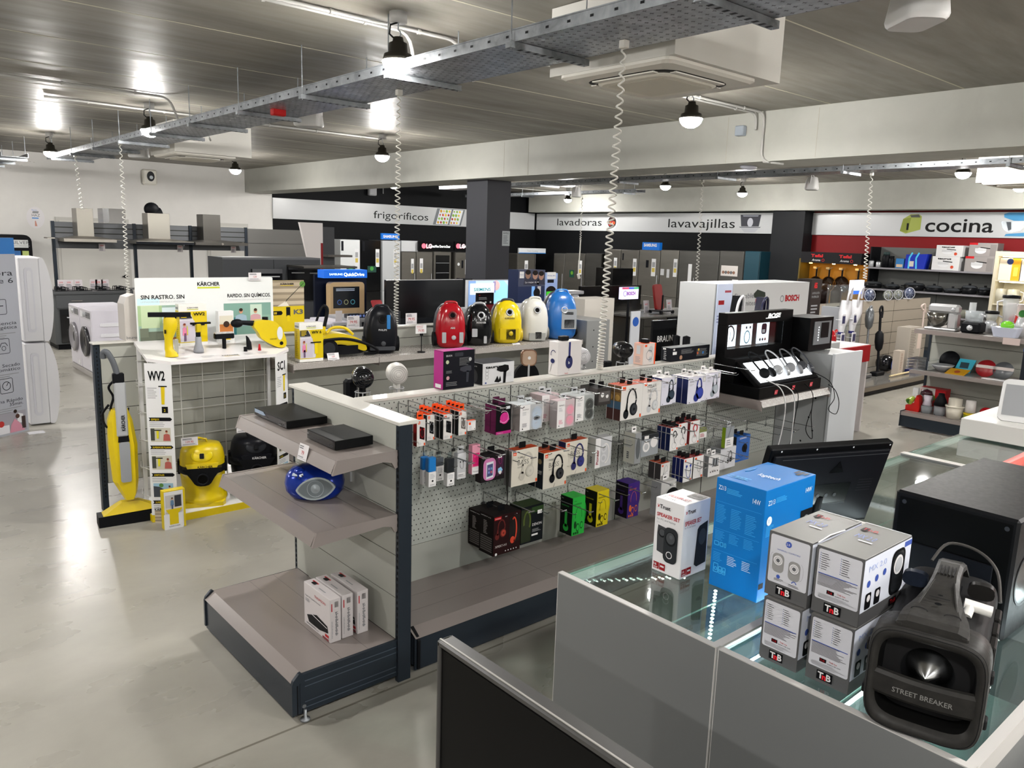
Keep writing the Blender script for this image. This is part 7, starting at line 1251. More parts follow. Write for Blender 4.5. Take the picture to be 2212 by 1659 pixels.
# slat display with three cooker hoods
YH = 15.2
t = T('hood_display','dark grey slatted display wall carrying the cooker hoods','display wall',(4.6,YH,0))
m = MB(); slats_x(m,2.99,6.28,YH,YH+.04,1.78,2.06,.093,GDS,.012); m.box(2.99,YH,1.62,6.28,YH+.04,1.775,K('#4c4e51',.5)); m.obj('slatted_panel',t,True)
m = MB(); m.box(6.32,YH,1.50,8.15,YH+.04,2.05,K('#5d5c5a',.5)); m.box(6.32,YH-.002,1.77,8.15,YH,1.775,KC); m.obj('plain_panel',t,True)
for x in (2.96,4.24,5.22,6.28,8.13): m = MB(); slotted(m,x,YH-.03,0,x+.05,YH+.03,2.07,'y'); m.obj('upright',t,True)
m = MB(); m.box(2.85,YH-.25,1.78,2.96,YH+.02,1.80,ST); m.obj('side_rail',t,True)
def hood(x0,x1,cx0,cx1,zc_,zt_,mt,label,glassy=False,hd=.45):
    t = T('cooker_hood',label,'cooker hood',((x0+x1)/2,YH-.3,zc_),group='cooker hoods on the slatted wall')
    m = MB(); y0,y1 = YH-.5,YH-.035
    m.ring([[(x0,y0,z0),(x1,y0,z0),(x1,y1,z0),(x0,y1,z0)] for z0 in (zc_-.02,zc_+.03)],mt,False); m.ring([[(x0,y0,zc_+.03),(x1,y0,zc_+.03),(x1,y1,zc_+.03),(x0,y1,zc_+.03)],[(cx0,y0+.15,zc_+.075),(cx1,y0+.15,zc_+.075),(cx1,y1,zc_+.075),(cx0,y1,zc_+.075)]],mt,False)
    if glassy: m.box(x0-.01,y0-.004,zc_-.02,x1+.01,y0,zc_+.02,K('#0c1016',.1))
    m.obj('canopy',t,True); m = MB(); m.box(cx0,YH-.36,zc_+.07,cx1,YH-.035,zt_,mt,.003); m.obj('chimney',t,True)
    return t
hood(3.04,3.84,3.28,3.53,1.76,2.29,ST,'steel cooker hood, leftmost of the three on the wall'); t = hood(4.16,5.13,4.40,4.77,1.745,2.26,ST,'steel cooker hood with dark glass edge and black hose, middle of three',True); m = MB(); p = ay(335,450,15.0); m.ell((4.52,15.0,2.33),(.13,.1,.12),KC,16,10); m.cyl((4.55,15.0,2.24),(4.68,15.0,2.28),.09,KC,14); m.obj('duct_hose',t,True)
t = hood(5.16,6.14,5.36,5.68,1.745,2.28,STD,'dark steel cooker hood with a round knob, rightmost of three'); m = MB(); m.cyl((5.65,YH-.5,1.75),(5.65,YH-.52,1.75),.02,ST,12); m.obj('knob',t,True)
a,b = ay(219,482,YH+.1),ay(266,452,YH+.1); m = MB(); m.box(a.x,YH-.02,2.062,a.x+.1,YH+.3,b.z,K('#8f9091',.15,.9)); m.box(a.x+.1,YH-.02,2.062,b.x,YH+.25,b.z,K('#b9babc',.05,1.)); tag(m.obj('hood_chimney'),'mirror-bright chimney piece standing on top of the slatted wall','chimney')
for x,lb in ((3.66,'left'),(4.98,'middle'),(5.98,'right')): m = MB(); m.fr((x,YH-.06,1.58)); m.ext([(0,0),(.1,0),(.1,.13),(0,.13)],-.003,0,K('#a9a3a3',.4)); m.text('799',.015,.08,.03,RD); m.para(.01,.01,.09,.07,4,TXT); tag(m.obj('price_tag'),'price tag hanging under the '+lb+' cooker hood','price tag')
def door_(i,x0,x1,z1,lb):
    m = MB(); dm = K('#c6c4be',.5); m.box(x0-.06,17.47,0,x1+.06,17.5,z1+.06,K('#bdbbb5',.5)); m.box(x0,17.46,.01,x1,17.48,z1,dm); o = struct(m.obj('door_%d' % i)); h = MB(); h.box(x1-.12,17.42,1.0,x1-.03,17.46,1.02,KC); h.cyl((x1-.07,17.44,1.01),(x1-.07,17.46,1.01),.03,KC,12); h.obj('door_handle',o,True)
door_(1,3.55,4.75,2.1,''); door_(2,6.45,7.25,2.1,'')
# cooker island
t = T('cooker_island','dark grey cooker cabinet with gas hobs on top at the left','kitchen unit',(3.6,14.76,0)); cb = K('#4b4d4e',.45)
parts(t,('cabinet',lambda m: (m.box(2.76,14.40,.09,4.7,15.14,.90,cb),m.box(2.8,14.45,0,4.7,15.1,.09,KC))),('worktop',lambda m: m.box(2.74,14.38,.90,4.72,15.16,.94,K('#3d3f41',.35))),('drawer_front',lambda m: (m.box(2.80,14.385,.68,3.9,14.40,.89,K('#454749',.4)),m.box(3.02,14.375,.79,3.18,14.385,.80,ST))))
m = MB(); m.box(2.84,14.37,.12,3.42,14.40,.66,K('#0b0b0c',.15)); m.box(2.84,14.365,.57,3.42,14.37,.65,K('#1a1b1c',.3)); m.cyl((3.06,14.36,.61),(3.06,14.34,.61),.025,slv,14); m.tube([(2.94,14.36,.53),(2.94,14.33,.53),(3.36,14.33,.53),(3.36,14.36,.53)],.01,slv,6); m.obj('oven',t,True)
def hob(x,y,label,w_=.55,d=.45):
    t = T('gas_hob',label,'hob',(x,y,.941)); m = MB(); m.box(x-w_/2,y-d/2,.941,x+w_/2,y+d/2,.955,K('#17181a',.15),.004); m.obj('plate',t,True)
    for i in (-1,1):
        m = MB()
        for j in (-1,1):
            cx,cy = x+i*w_*.25,y+j*d*.25; m.cyl((cx,cy,.955),(cx,cy,.975),.04,KC,12)
            for k in range(4): a = k*PI/2+.78; m.tube([(cx+.1*math.cos(a),cy+.08*math.sin(a),.955),(cx+.1*math.cos(a),cy+.08*math.sin(a),.99),(cx+.02*math.cos(a),cy+.02*math.sin(a),.995)],.007,KC,5)
        m.obj('pan_support',t,True)
hob(3.1,14.75,'black gas hob at the left end of the cooker cabinet'); hob(3.72,14.75,'black gas hob, second on the cooker cabinet'); hob(4.42,14.75,'black gas hob nearest the beige display column')
for i,px_ in enumerate((134,151,170,203,215,228)):
    p = ay(px_,615,14.95); m = MB(); m.fr((p.x-.06,14.97,.942)); m.ext([(0,0),(.12,0),(.12,.16),(0,.16)],-.003,0,K('#b9b2b5',.4)); m.text('399',.02,.1,.03,RD); m.para(.01,.02,.11,.09,4,TXT,seed=i); tag(m.obj('price_tag'),'standing price card on the cooker cabinet, number %s from its left end' % ('one','two','three','four','five','six')[i],'price tag')
# washing machines, doors towards -x
def washer(x,y,label,w_=.6,d=.6,h_=.84,z=.075,rz=0,dark=KC,mt=APP):
    t = T('washing_machine',label,'washing machine',(x,y,z)); m = MB(); m.box(x,y,z,x+d,y+w_,z+h_,mt,.012)
    for i in range(4): m.fr((x+.1,y,z+.2+.14*i)); m.ext(rr2(0,0,d-.15,.045,.02),-.01,.008,AP2)
    m.obj('casing',t,True); m = MB(); m.fr((x,y+w_,z),(0,-1,0)); m.rect(.02,h_-.14,w_-.02,h_-.02,K('#b9b7bd',.3),1); m.rect(.33,h_-.12,.56,h_-.04,K('#3a3c42',.2),2); m.lathe([(.035,0),(.03,.02),(0,.02)],slv,16,(.27,h_-.08,0),caps=False); m.rect(.04,h_-.12,.18,h_-.04,AP2,2); m.text('AEG',.05,h_-.6,.025,TXT); m.rect(.4,.02,.52,.09,AP2,2); m.obj('control_panel',t,True)
    m = MB(); m.fr((x,y+w_,z),(0,-1,0)); m.lathe([(.2,0),(.205,.03),(.165,.045),(.15,.03),(.0,.0)],dark if dark != KC else K('#8d8b90',.25,.3),28,(.3,.40,0),caps=False); m.disc(.3,.40,.15,K('#0c0c0e',.08),20,24); m.obj('door',t,True)
m = MB(); m.box(2.60,11.37,.0,3.3,12.62,.07,K('#a39f9c',.4),.004); tag(m.obj('platform'),'low pale plinth under the two washing machines','platform')
washer(2.60,11.375,'white washing machine with black porthole, nearer of the pair',dark=K('#2c2c30',.2)); washer(2.60,12.0,'white washing machine with grey porthole, farther of the pair')
# ================================================================ OVENS, FRIDGES, REAR CENTRE
t = T('oven_wall','dark grey oven tower unit behind the steam cleaner stand','kitchen unit',(5.3,12,0)); a,b = ay(480,556,12),ay(692,560,12)
parts(t,('cabinet',lambda m: (m.box(a.x,12,0,b.x,12.6,1.6,K('#37393c',.5)),m.box(a.x,11.999,1.57,b.x,12,1.6,GDS),m.box((a.x+b.x)/2,11.998,0,(a.x+b.x)/2+.006,12,1.57,KC))))
for (x0,x1,y0,y1) in ((546,609,581,640),(624,662,573,648),(663,692,574,648)):
    p,q = ay(x0,y1,11.97),ay(x1,y0,11.97); m = MB(); m.box(p.x,11.96,p.z,q.x,12.0,q.z,K('#0d0e11',.1)); m.box(p.x,11.955,q.z-.07,q.x,11.96,q.z,K('#4a4b4e',.3)); m.tube([(p.x+.05,11.95,q.z-.12),(q.x-.05,11.95,q.z-.12)],.01,slv,6); m.obj('oven',t,True)
m = MB(); a,b = ay(650,642,13.0),ay(697,482,13.0); m.fr((a.x,13.0,0)); H = b.z; W = b.x-a.x; m.ext([(.0,H),(W,H),(W,0),(W*.95,0),(W*.52,1.2)][::-1],-.06,0,K('#cfcac8',.4)); m.rect(W*.9,0,W,H-.35,K('#7d1218'),1); tag(m.obj('banner_board'),'tall tapering white board with a red edge left of the fridges','board')
a,b = ay(696,490,13.6),ay(750,555,13.6); tagbox('shelf_block','stepped dark grey shelf block beside the white tapering board','shelf',a.x,13.6,0,a.x+.25,14.0,a.z,GD); tagbox('shelf_block','grey ledge sticking out beside the white tapering board','shelf',a.x,13.4,b.z,b.x,13.6,b.z+.04,STD)
a,b = ay(650,577,11.5),ay(765,575,11.5); tagbox('hood_rail','thin steel extractor rail above the blue lit washer sign','hood',a.x,11.4,a.z-.015,b.x,12.0,a.z+.015,STD)
def fridge(x0,x1,y,z1,mt,label,face_='y',split=None,art=None,d=.65,handle=True):
    """face 'y' looks towards -y between x0 and x1; face 'x' looks towards -x between y=x0 and y=x1 at x=y"""
    t = T('fridge',label,'fridge',((x0+x1)/2,y+d/2,0) if face_ == 'y' else (y+d/2,(x0+x1)/2,0),group='fridges along the rear walls'); W = abs(x1-x0)-.015
    m = MB()
    if face_ == 'y': m.box(x0,y+.03,.04,x0+W,y+d,z1,mt,.004); F = FR((x0,y+.03,0))
    else: m.box(y+.03,min(x0,x1),.04,y+d,min(x0,x1)+W,z1,mt,.004); F = FR((y+.03,min(x0,x1)+W,0),(0,-1,0))
    m.obj('cabinet',t,True); sp_ = split if split is not None else z1*.36
    for (za,zb) in ((.06,sp_-.005),(sp_+.005,z1-.005)):
        if zb-za < .1: continue
        m = MB(F); m.box(.003,za,0,W-.003,zb,.03,mt,.004)
        if art and zb > 1.2: m.M = F @ Matrix.Translation((0,0,.031)); art(m,W,zb)
        m.obj('door',t,True)
        if handle: m = MB(F); m.box(W-.055,za+(.05 if zb > 1.2 else zb-za-.3),.045,W-.04,za+(.5 if zb > 1.2 else zb-za-.05),.055,slv,.003); m.obj('handle',t,True)
    return t
EN = lambda x=.62,s=1.: (lambda m,W,H: (m.rect(x*W,H-.62*s,(x+.2)*W,H-.2*s,K('#c9cacb'),1),m.rect((x+.03)*W,H-.52,(x+.17)*W,H-.42,K('#b3a04a'),2),m.rect((x+.03)*W,H-.4,(x+.17)*W,H-.28,GY,2)))
def shop(m,W,H): EN(.72)(m,W,H); m.rect(.3*W,H-.75,.75*W,H-.6,K('#173c33'),2); m.disc(.52*W,H-.66,.05,K('#3f8a3a'),3); m.rect(.05*W,H-.25,.16*W,H-.03,KK,2)
WHT = K('#c0c3c4',.3); BLK = K('#0b0c0e',.12); STF = NM('fridge_steel','#6b6963','#716e68',(1,1,6),3,(.3,.42),0,.2,.75); STF2 = NM('fridge_steel_dark','#504f4c','#565552',(1,1,6),3,(.3,.42),0,.2,.7)
YF = 16.5; X_ = lambda p: ay(p,530,YF).x
fridge(X_(735),X_(779),YF,1.88,WHT,'white fridge with a tree sticker, leftmost in the rear row',art=shop,handle=False); fridge(X_(781),X_(824),YF,1.88,BLK,'black fridge with a tree sticker beside the white one',art=shop,handle=False); fridge(X_(826),X_(866),YF,1.88,K('#a8abad',.3),'pale grey fridge under the left blue sign',art=EN(),handle=False)
fridge(X_(868),X_(900),YF,1.62,STF,'short steel fridge right of the near cord',art=EN(.65,.8)); fridge(X_(900),X_(936),YF,1.63,STF,'steel fridge under the left of the two dark lit signs',art=EN(.2,.8))
t = fridge(X_(938),X_(976),YF,1.64,STF,'steel framed fridge with a dark glass door',split=0.,handle=False); F = FR((X_(938),YF-.002,0)); W = X_(976)-X_(938); m = MB(F); m.ext(rr2(.05,.2,W-.07,1.55,.01),0,.003,BLK); [m.rect(.06,z,W-.08,z+.01,GY,6) for z in (.5,.8,1.1,1.35)]; m.obj('glass_door',t,True)
fridge(X_(985),X_(1027),YF,1.63,STF,'steel fridge left of the dark column, with stickers',art=lambda m,W,H: (EN(.5,.9)(m,W,H),m.disc(.15*W,H-.3,.04,WHT,2),m.rect(.3*W,H-.4,.4*W,H-.2,KK,2)))
tagbox('fridge_box','white cardboard fridge top box behind the near cord','box',X_(872),YF+.1,1.63,X_(908),YF+.5,1.89,K('#b4b6b8',.5))
bs = K('#0d5fb4',.4,e=.25)
def sign_y(px0,px1,py0,py1,y,mt,label,art,d=.05):
    p,q = ay(px0,py1,y),ay(px1,py0,y); return tagbox('brand_sign',label,'sign',p.x,y,p.z,q.x,y+d,q.z,mt,0,art)
sign_y(824,863,505,517,YF,bs,'small blue sign on the pale fridges in the left rear row',lambda m,w_,h_: m.text('SAMSUNG',.1*w_,.3*h_,.42*h_,PW,wd=.8*w_,bold=.04))
lit = K('#f4f4f4',.4,e=2.); 
for (a,b,lb) in ((904,978,'black lit fridge sign, left one of two'),(982,1030,'black lit fridge sign, right one next to the column')):
    sign_y(a,b,523,541,YF,K('#0a0a0b',.3),lb,lambda m,w_,h_,k=(74 if a == 904 else 90): (m.disc(.15*w_,.5*h_,.28*h_,K('#e05a6a',.4,e=1.5),2),m.text('LG',.22*w_,.28*h_,.45*h_,K('#f2b8c0',.4,e=1.5),bold=.05),m.text('InstaView Door-in-Door',.38*w_,.35*h_,.3*h_,lit,wd=.55*w_)))
for i,(a,b,zz) in enumerate(((1120,1157,1.62),(1158,1192,1.62),(1193,1218,1.66),(1219,1260,1.68),(1262,1296,1.7))):
    x0,x1 = X_(a),min(X_(b),15.2+i*.0)
    if i < 2: fridge(x0,x1,YF,zz,STF,('steel fridge right of the column, first','steel fridge right of the column, second','narrow steel fridge right of the column, third')[i],art=EN(.4,.9))
XF = 15.3; Yv = lambda p,X=XF: ax(p,600,X).y
fridge(Yv(1194,15.6),Yv(1218,15.6),15.6,1.66,STF,'narrow steel fridge in the corner, right of the white sign','x',d=.45)
fridge(Yv(1219,15.6),Yv(1260,15.6),15.6,1.68,STF,'steel fridge with green sticker in the rear corner','x',art=lambda m,W,H: (EN(.7,.9)(m,W,H),m.rect(.25*W,H-.65,.5*W,H-.45,K('#174034'),2),m.disc(.38*W,H-.53,.05,K('#5a8a2a'),3)),d=.45)
fridge(Yv(1262,15.6),Yv(1297,15.6),15.6,1.7,STF2,'dark steel fridge at the end of the corner row','x',d=.45)
sign_y(1121,1179,537,547,16.55,K('#b9bcbf',.4),'white sign on the corner fridges with a blue lower edge',lambda m,w_,h_: (m.text('Twin Cooling',.3*w_,.3*h_,.4*h_,GY,wd=.4*w_),m.rect(0,0,w_,.15*h_,K('#2a6fb4'),2)))
ed = (1303,1338,1377,1423,1463,1503,1550,1603); zz = (1.83,1.83,1.85,1.87,1.87,1.89,1.9)
lbs = ('steel fridge behind the biggest cord','steel fridge with green sticker left of the right blue sign','steel fridge with a water dispenser under the right blue sign','bright steel fridge right of the right blue sign','steel fridge with a long handle behind the dishwashers','plain steel fridge above the dishwashers','steel fridge with a white picture label near the pilaster')
arts = (EN(.6),lambda m,W,H: (EN(.7)(m,W,H),m.rect(.3*W,H-.62,.55*W,H-.52,K('#174034'),2),m.rect(.08*W,H-.25,.16*W,H-.08,KK,2)),lambda m,W,H: (EN(.62)(m,W,H),m.rect(.35*W,H-.42,.48*W,H-.24,KK,2)),lambda m,W,H: (EN(.75)(m,W,H),m.rect(.05*W,H-.6,.25*W,H-.45,G2,2),m.rect(.4*W,H-.65,.55*W,H-.45,G2,2)),lambda m,W,H: m.rect(.55*W,H-.7,.75*W,H-.3,K('#c9cacb'),1),None,lambda m,W,H: (m.rect(.1*W,H-.55,.8*W,H-.32,K('#b9b4b0'),2),[m.disc((.2+.11*i)*W,H-.47,.035,K(('#7a5a4a','#5a5a5c')[i % 2]),3) for i in range(5)],m.rect(.6*W,H-.8,.85*W,H-.62,K('#c9cacb'),2)))
for i in range(7): fridge(Yv(ed[i]),Yv(ed[i+1]),XF,zz[i],(STF,STF,STF,STF,STF2,STF2,STF2)[i],lbs[i],'x',art=arts[i],handle=i in (2,4),split=.75)
fridge(Yv(1604),Yv(1637),XF,1.91,K('#0f3440',.3),'dark teal fridge at the end of the rear row','x',handle=False,split=.0)
p,q = ax(1385,535,XF),ax(1423,524,XF); m = MB(); m.box(XF+.04,q.y,1.852,XF+.14,p.y,q.z,bs); m.fr((XF+.039,p.y,p.z),(0,-1,0)); m.text('SAMSUNG',.05,.035,.07,PW,wd=.4,bold=.04); tag(m.obj('brand_sign'),'small blue sign standing on the steel fridges at the rear right','sign')
# lit washer kiosk
YQ = 9.5; p,q = ay(700,601,YQ),ay(793,583,YQ)
tagbox('lit_sign','glowing blue washer sign above a wooden framed screen','sign',p.x,YQ,p.z,q.x,YQ+.18,q.z,K('#1560c8',.4,e=.6),0,lambda m,w_,h_: (m.text('SAMSUNG',.12*w_,.35*h_,.25*h_,K('#cfe2ff',.4,e=3),wd=.3*w_),m.text('QuickDrive',.45*w_,.25*h_,.42*h_,K('#f4faff',.4,e=5),wd=.48*w_)))
p,q = ay(714,655,YQ),ay(787,609,YQ); t = T('display_screen','pale wooden frame with a dark washer screen under the blue sign','display',(p.x+.2,YQ,0)); W,H = q.x-p.x,q.z-.9
m = MB(); m.fr((p.x,YQ,.9)); m.ext(rr2(0,0,W,H,.05),-.12,0,K('#c2a67e',.5)); m.box(0,-.9,-.12,W,0.0,-.02,K('#b9bbbd',.4)); m.obj('frame',t,True); m = MB(); m.fr((p.x,YQ,.9)); m.ext([(.04,.12),(W-.08,.12),(W-.08,H-.06),(.04,H-.06)],0,.006,K('#1b1f26',.2)); m.para(.08,H-.12,W-.14,H-.08,2,K('#9aa4b4',.4,e=.6),l=10)
for i,h in enumerate(('#3a5a9a','#8a8c6a','#4a8a9a')): m.arc(.13+i*.1,.2,.03,.008,K(h,.4,e=.5),0,360,10,14)
m.obj('screen',t,True); tagbox('backdrop','dark navy backdrop around the wooden framed screen','panel',p.x-.12,YQ+.2,0,q.x+.15,YQ+.25,1.46,K('#101626',.5))
def fw(x0,x1,y,z1,label,mt,art=None):      # front-loader seen from the front (door to -y)
    t = T('washing_machine',label,'washing machine',((x0+x1)/2,y+.3,0)); W = x1-x0; m = MB(); m.box(x0,y,0,x1,y+.6,z1,mt,.01); m.obj('casing',t,True); m = MB(); m.fr((x0,y,0)); m.rect(.02,z1-.15,W-.02,z1-.02,K('#a9aaad',.3),1); m.rect(W*.5,z1-.12,W*.85,z1-.05,K('#22242a',.2),2); m.lathe([(.03,0),(.028,.02),(0,.02)],slv,14,(W*.4,z1-.085,0),caps=False); m.obj('control_panel',t,True)
    m = MB(); m.fr((x0,y,0)); m.lathe([(W*.34,0),(W*.34,.03),(W*.27,.05),(W*.25,.03),(0,0)],slv,28,(W/2,z1-.48,0),caps=False); m.disc(W/2,z1-.48,W*.24,K('#0b0b0e',.08),20,24); m.obj('door',t,True)
    return t
YM = 8.6
for i,(a,b,zt_,lb,mt) in enumerate(((664,716,.93,'white front loading washer behind the yellow poster',APP),(718,752,.95,'white front loading washer behind the steam cleaner hose',APP),(754,808,.98,'grey front loading washer with a large door number behind the black vacuum',K('#98999c',.3)))):
    p,q = ay(a,690,YM),ay(b,690,YM); fw(p.x,q.x,YM,zt_,lb,mt)
p = ay(797,686,8.3); tagbox('sign_board','dark grey counter board left of the big black screen','board',p.x,8.3,0,p.x+.45,8.34,1.08,K('#303236',.5))
p = ay(758,648,8.55); tagbox('control_display','black washer control panel display with lit buttons','display',p.x,8.62,.981,p.x+.36,8.72,1.03,K('#14161e',.2),0,lambda m,w_,h_: [m.rect(w_*(.05+.13*i),.2*h_,w_*(.13+.13*i),.8*h_,K('#5a6a9a',.4,e=.6),2) for i in range(7)])
p = ay(735,640,8.5); tagbox('price_tag','white price card on the washers by the wooden frame','price tag',p.x,8.62,.951,p.x+.09,8.623,1.08,K('#c9c4c6'))
p = ay(812,640,8.7); m = MB(); m.box(p.x,8.7,0,p.x+.17,8.95,1.02,K('#c9c9c9',.4)); m.box(p.x+.14,8.699,0,p.x+.16,8.7,1.02,K('#a3242c')); tag(m.obj('carton'),'white carton with red stripe beside the big black screen','box')
p = ay(815,632,8.7); m = MB(TR(p.x,8.75,1.021,0)); m.M = m.M @ FR((0,0,0),(1,0,0),(-.2,.3,1)); m.ext(rr2(0,0,.15,.17,.02),-.02,0,K('#a3242c',.4)); tag(m.obj('toy_chair'),'small red seat standing on the white carton','seat')
# big black screen on its back panel
YS = 9.0; p,q = ay(834,690,YS),ay(1000,603,YS)
t = T('television','very wide dark screen with a bright top edge behind the vacuum cleaners','television',(p.x,YS,0))
parts(t,('screen',lambda m: (m.box(p.x,YS,.82,q.x,YS+.05,q.z,K('#101114',.25)),m.box(p.x,YS-.001,q.z-.008,q.x,YS,q.z,K('#c9c9cb',.4)),m.box(p.x,YS-.02,.8,q.x+.1,YS+.1,.9,K('#26282c',.3)))),('plinth',lambda m: m.box(p.x,YS+.05,0,q.x,YS+.6,.8,K('#2a2b2e',.5))))
tagbox('screen_panel','narrow black panel between the wide dark screen and the bright one','panel',q.x+.11,YS+.02,0,q.x+.19,YS+.3,q.z,K('#17181b',.3))
YS = 8.5; p,q = ay(1010,668,YS),ay(1117,604,YS)
t = T('lit_screen','bright lit advertising screen with turquoise lettering','screen',(p.x,YS,0)); m = MB(); m.box(p.x,YS,p.z,q.x,YS+.06,q.z,K('#c9ccd0',.4)); m.fr((p.x,YS,p.z)); W,H = q.x-p.x,q.z-p.z
LB = K('#b9d2ee',.4,e=1.0); m.rect(.01,.01,W-.01,H-.01,LB,1); m.rect(.01,.01,.15*W,H-.01,K('#7fa0d0',.4,e=.9),2); m.poly([(.55*W,H-.01),(.72*W,H-.01),(.95*W,.5*H),(.9*W,.01),(.5*W,.01)],K('#8cc4ee',.4,e=1.3),2); m.disc(.56*W,.8*H,.07,K('#d8b4b0',.4,e=.9),3); m.disc(.95*W,.78*H,.06,K('#d8b4b0',.4,e=.9),3); m.rect(.5*W,.55*H,.55*W,.95*H,K('#7a86b0',.4,e=.8),3); m.rect(.86*W,.2*H,.94*W,.3*H,K('#e070b0',.4,e=1),4)
m.rect(.04*W,.5*H,.52*W,.88*H,K('#eef2f4',.4,e=1.2),4); m.text('SIEMENS',.11*W,.62*H,.045,K('#2aa0a8',.4,e=.4),wd=.34*W,bold=.03,l=5); m.obj('screen',t,True); m = MB(); m.box(p.x,YS,0,q.x,YS+.3,p.z,K('#a9abad',.4)); m.obj('cabinet',t,True)
p = ay(1031,658,8.1); q = ay(1067,632,8.1); tagbox('coffee_machine','small black display card with three white icons below the bright screen','display',p.x,8.1,p.z,q.x,8.14,q.z,K('#1a1718',.3),0,lambda m,w_,h_: (m.text('EQ',.08*w_,.75*h_,.1*h_,RD),m.para(.08*w_,.4*h_,.7*w_,.65*h_,2,GY),[m.rect((.15+.3*i)*w_,.1*h_,(.25+.3*i)*w_,.25*h_,PW,2) for i in range(3)]))
m = MB(); m.box(p.x+.02,8.05,.946,q.x+.05,8.2,p.z-.0,K('#6d141a',.4),.01); tagbox('display_table','dark table under the small black display card','table',p.x-.1,7.95,0,q.x+.3,8.3,.945,GD); tag(m.obj('coffee_capsules'),'dark red capsule tray under the small black display card','tray')
YS = 7.6; a,b,c_ = ay(1118,655,YS),ay(1178,583,YS),ay(1205,590,YS)
t = T('grooming_display','dark blue grooming display picturing three men, with a pale side wing','display',(a.x,YS,0)); m = MB(); W,H = b.x-a.x,b.z-a.z; m.box(a.x,YS,a.z,b.x,YS+.2,b.z,K('#182548',.4)); m.fr((a.x,YS,a.z)); m.rect(0,.5*H,W,H,K('#3d4258'),1)
for cx,hy,sk in ((.35,.9,'#8a6a5a'),(.62,.88,'#a07a68'),(.85,.86,'#9a7464')): m.poly([((cx-.16)*W,.55*H),((cx+.16)*W,.55*H),((cx+.12)*W,(hy-.12)*H),((cx-.12)*W,(hy-.12)*H)],K('#2a2c3c'),2); m.disc(cx*W,(hy-.03)*H,.1*W,K(sk),3,14,.13*W); m.disc(cx*W,(hy+.03)*H,.1*W,K('#1c1614'),4,12,.07*W)
m.rect(.04*W,.75*H,.2*W,.95*H,PW,5); m.text('PHILIPS',.05*W,.84*H,.03*H,K('#2a4a9a'),wd=.13*W,l=6); m.text('Lo mejor de ti',.25*W,.6*H,.06*H,PW,wd=.5*W,l=6); m.rect(.5*W,.1*H,.62*W,.5*H,K('#6a9ad0',.4,e=.4),3); m.rect(.72*W,.25*H,.85*W,.5*H,G2,3); m.disc(.7*W,.3*H,.06,KC,4); m.obj('back_panel',t,True)
m = MB(); m.box(b.x+.003,YS,a.z,c_.x,YS+.2,c_.z,K('#8fa4d0',.4)); m.fr((b.x,YS,a.z)); W = c_.x-b.x; m.rect(.15*W,.72*H,.85*W,.93*H,PW,2); m.text('PHILIPS',.2*W,.8*H,.04*H,K('#2a4a9a'),wd=.6*W,l=3); m.rect(.2*W,.6*H,.7*W,.7*H,KC,2); m.disc(.5*W,.25*H,.09,K('#b08a7a'),2); m.disc(.5*W,.36*H,.09,K('#17120f'),3,14,.06); m.obj('side_wing',t,True)
m = MB(); m.box(a.x,YS,0,c_.x,YS+.25,a.z,K('#c9ccd2',.4)); m.box(c_.x-.2,YS-.01,a.z-.02,c_.x+.02,YS,a.z+.14,K('#3ac22a',.4,e=.2)); m.obj('base',t,True)
p = ay(1268,695,6.9); q = ay(1301,648,6.9); tagbox('appliance_box','bright blue shaver box beside the biggest cord','box',p.x,6.9,.601,q.x,7.0,q.z,K('#1f6fb8',.4),0,lambda m,w_,h_: (m.rect(0,.62*h_,w_,h_,K('#6a7a94'),1),m.disc(.4*w_,.78*h_,.06,K('#b08a7a'),2),m.rect(.1*w_,.2*h_,.4*w_,.3*h_,KC,2),m.text('PHILIPS',.1*w_,.92*h_,.03,PW)))
tagbox('pedestal','grey pedestal under the bright blue shaver box','pedestal',p.x,6.85,0,q.x,7.05,.6,GD)
p = ay(1235,640,8.2); tagbox('display_table','grey table under the silver appliance with a flat lid','table',p.x-.3,8.0,0,p.x+.3,8.4,.999,GD); m = MB(); m.lathe([(0,0),(.11,0),(.12,.1),(.1,.25),(.0,.25)],slv,18,(p.x,8.2,1.0)); m.box(p.x-.13,8.08,1.24,p.x+.14,8.3,1.29,K('#9a9a9c',.3),.01); tag(m.obj('coffee_maker'),'silver appliance with a flat lid behind the tall blue vacuum','coffee maker')
p,q = ay(1252,695,8.7),ay(1386,616,8.7); t = T('television','black screens standing behind the biggest coiled cord','television',(p.x,8.7,0)); parts(t,('screen',lambda m: m.box(p.x,8.7,.8,q.x,8.76,q.z,K('#0c0d0f',.2),.004)),('stand',lambda m: (m.box(p.x,8.65,.72,q.x+.3,9.2,.80,K('#a07c50',.5)),m.box(p.x+.1,8.75,0,q.x+.2,9.15,.72,K('#a5a7a9',.4)))))
p,q = ay(1343,647,7.6),ay(1380,620,7.6); tagbox('lit_sign','small glowing violet brand sign beside the beige cabinet','sign',p.x,7.6,p.z,q.x,7.66,q.z,K('#d5cfee',.4,e=.8),0,lambda m,w_,h_: (m.text('BOSCH',.3*w_,.35*h_,.28*h_,K('#7a2a8a',.4,e=.5),wd=.5*w_,bold=.04,l=3),m.arc(.18*w_,.48*h_,.1*w_,.02*w_,K('#6a4a9a'),0,360,3),m.rect(0,.84*h_,.4*w_,h_,K('#c04a6a',.4,e=.6),3),m.rect(.4*w_,.84*h_,.7*w_,h_,K('#3a5ac0',.4,e=.6),3),m.rect(.7*w_,.84*h_,w_,h_,K('#3aa06a',.4,e=.6),3)))
m = MB(); m.cyl(((p.x+q.x)/2,7.63,0),((p.x+q.x)/2,7.63,p.z),.02,KC,8); m.cyl(((p.x+q.x)/2,7.63,0),((p.x+q.x)/2,7.63,.02),.12,KC,16); m.obj('stand',bpy.data.objects['lit_sign.001'],True)
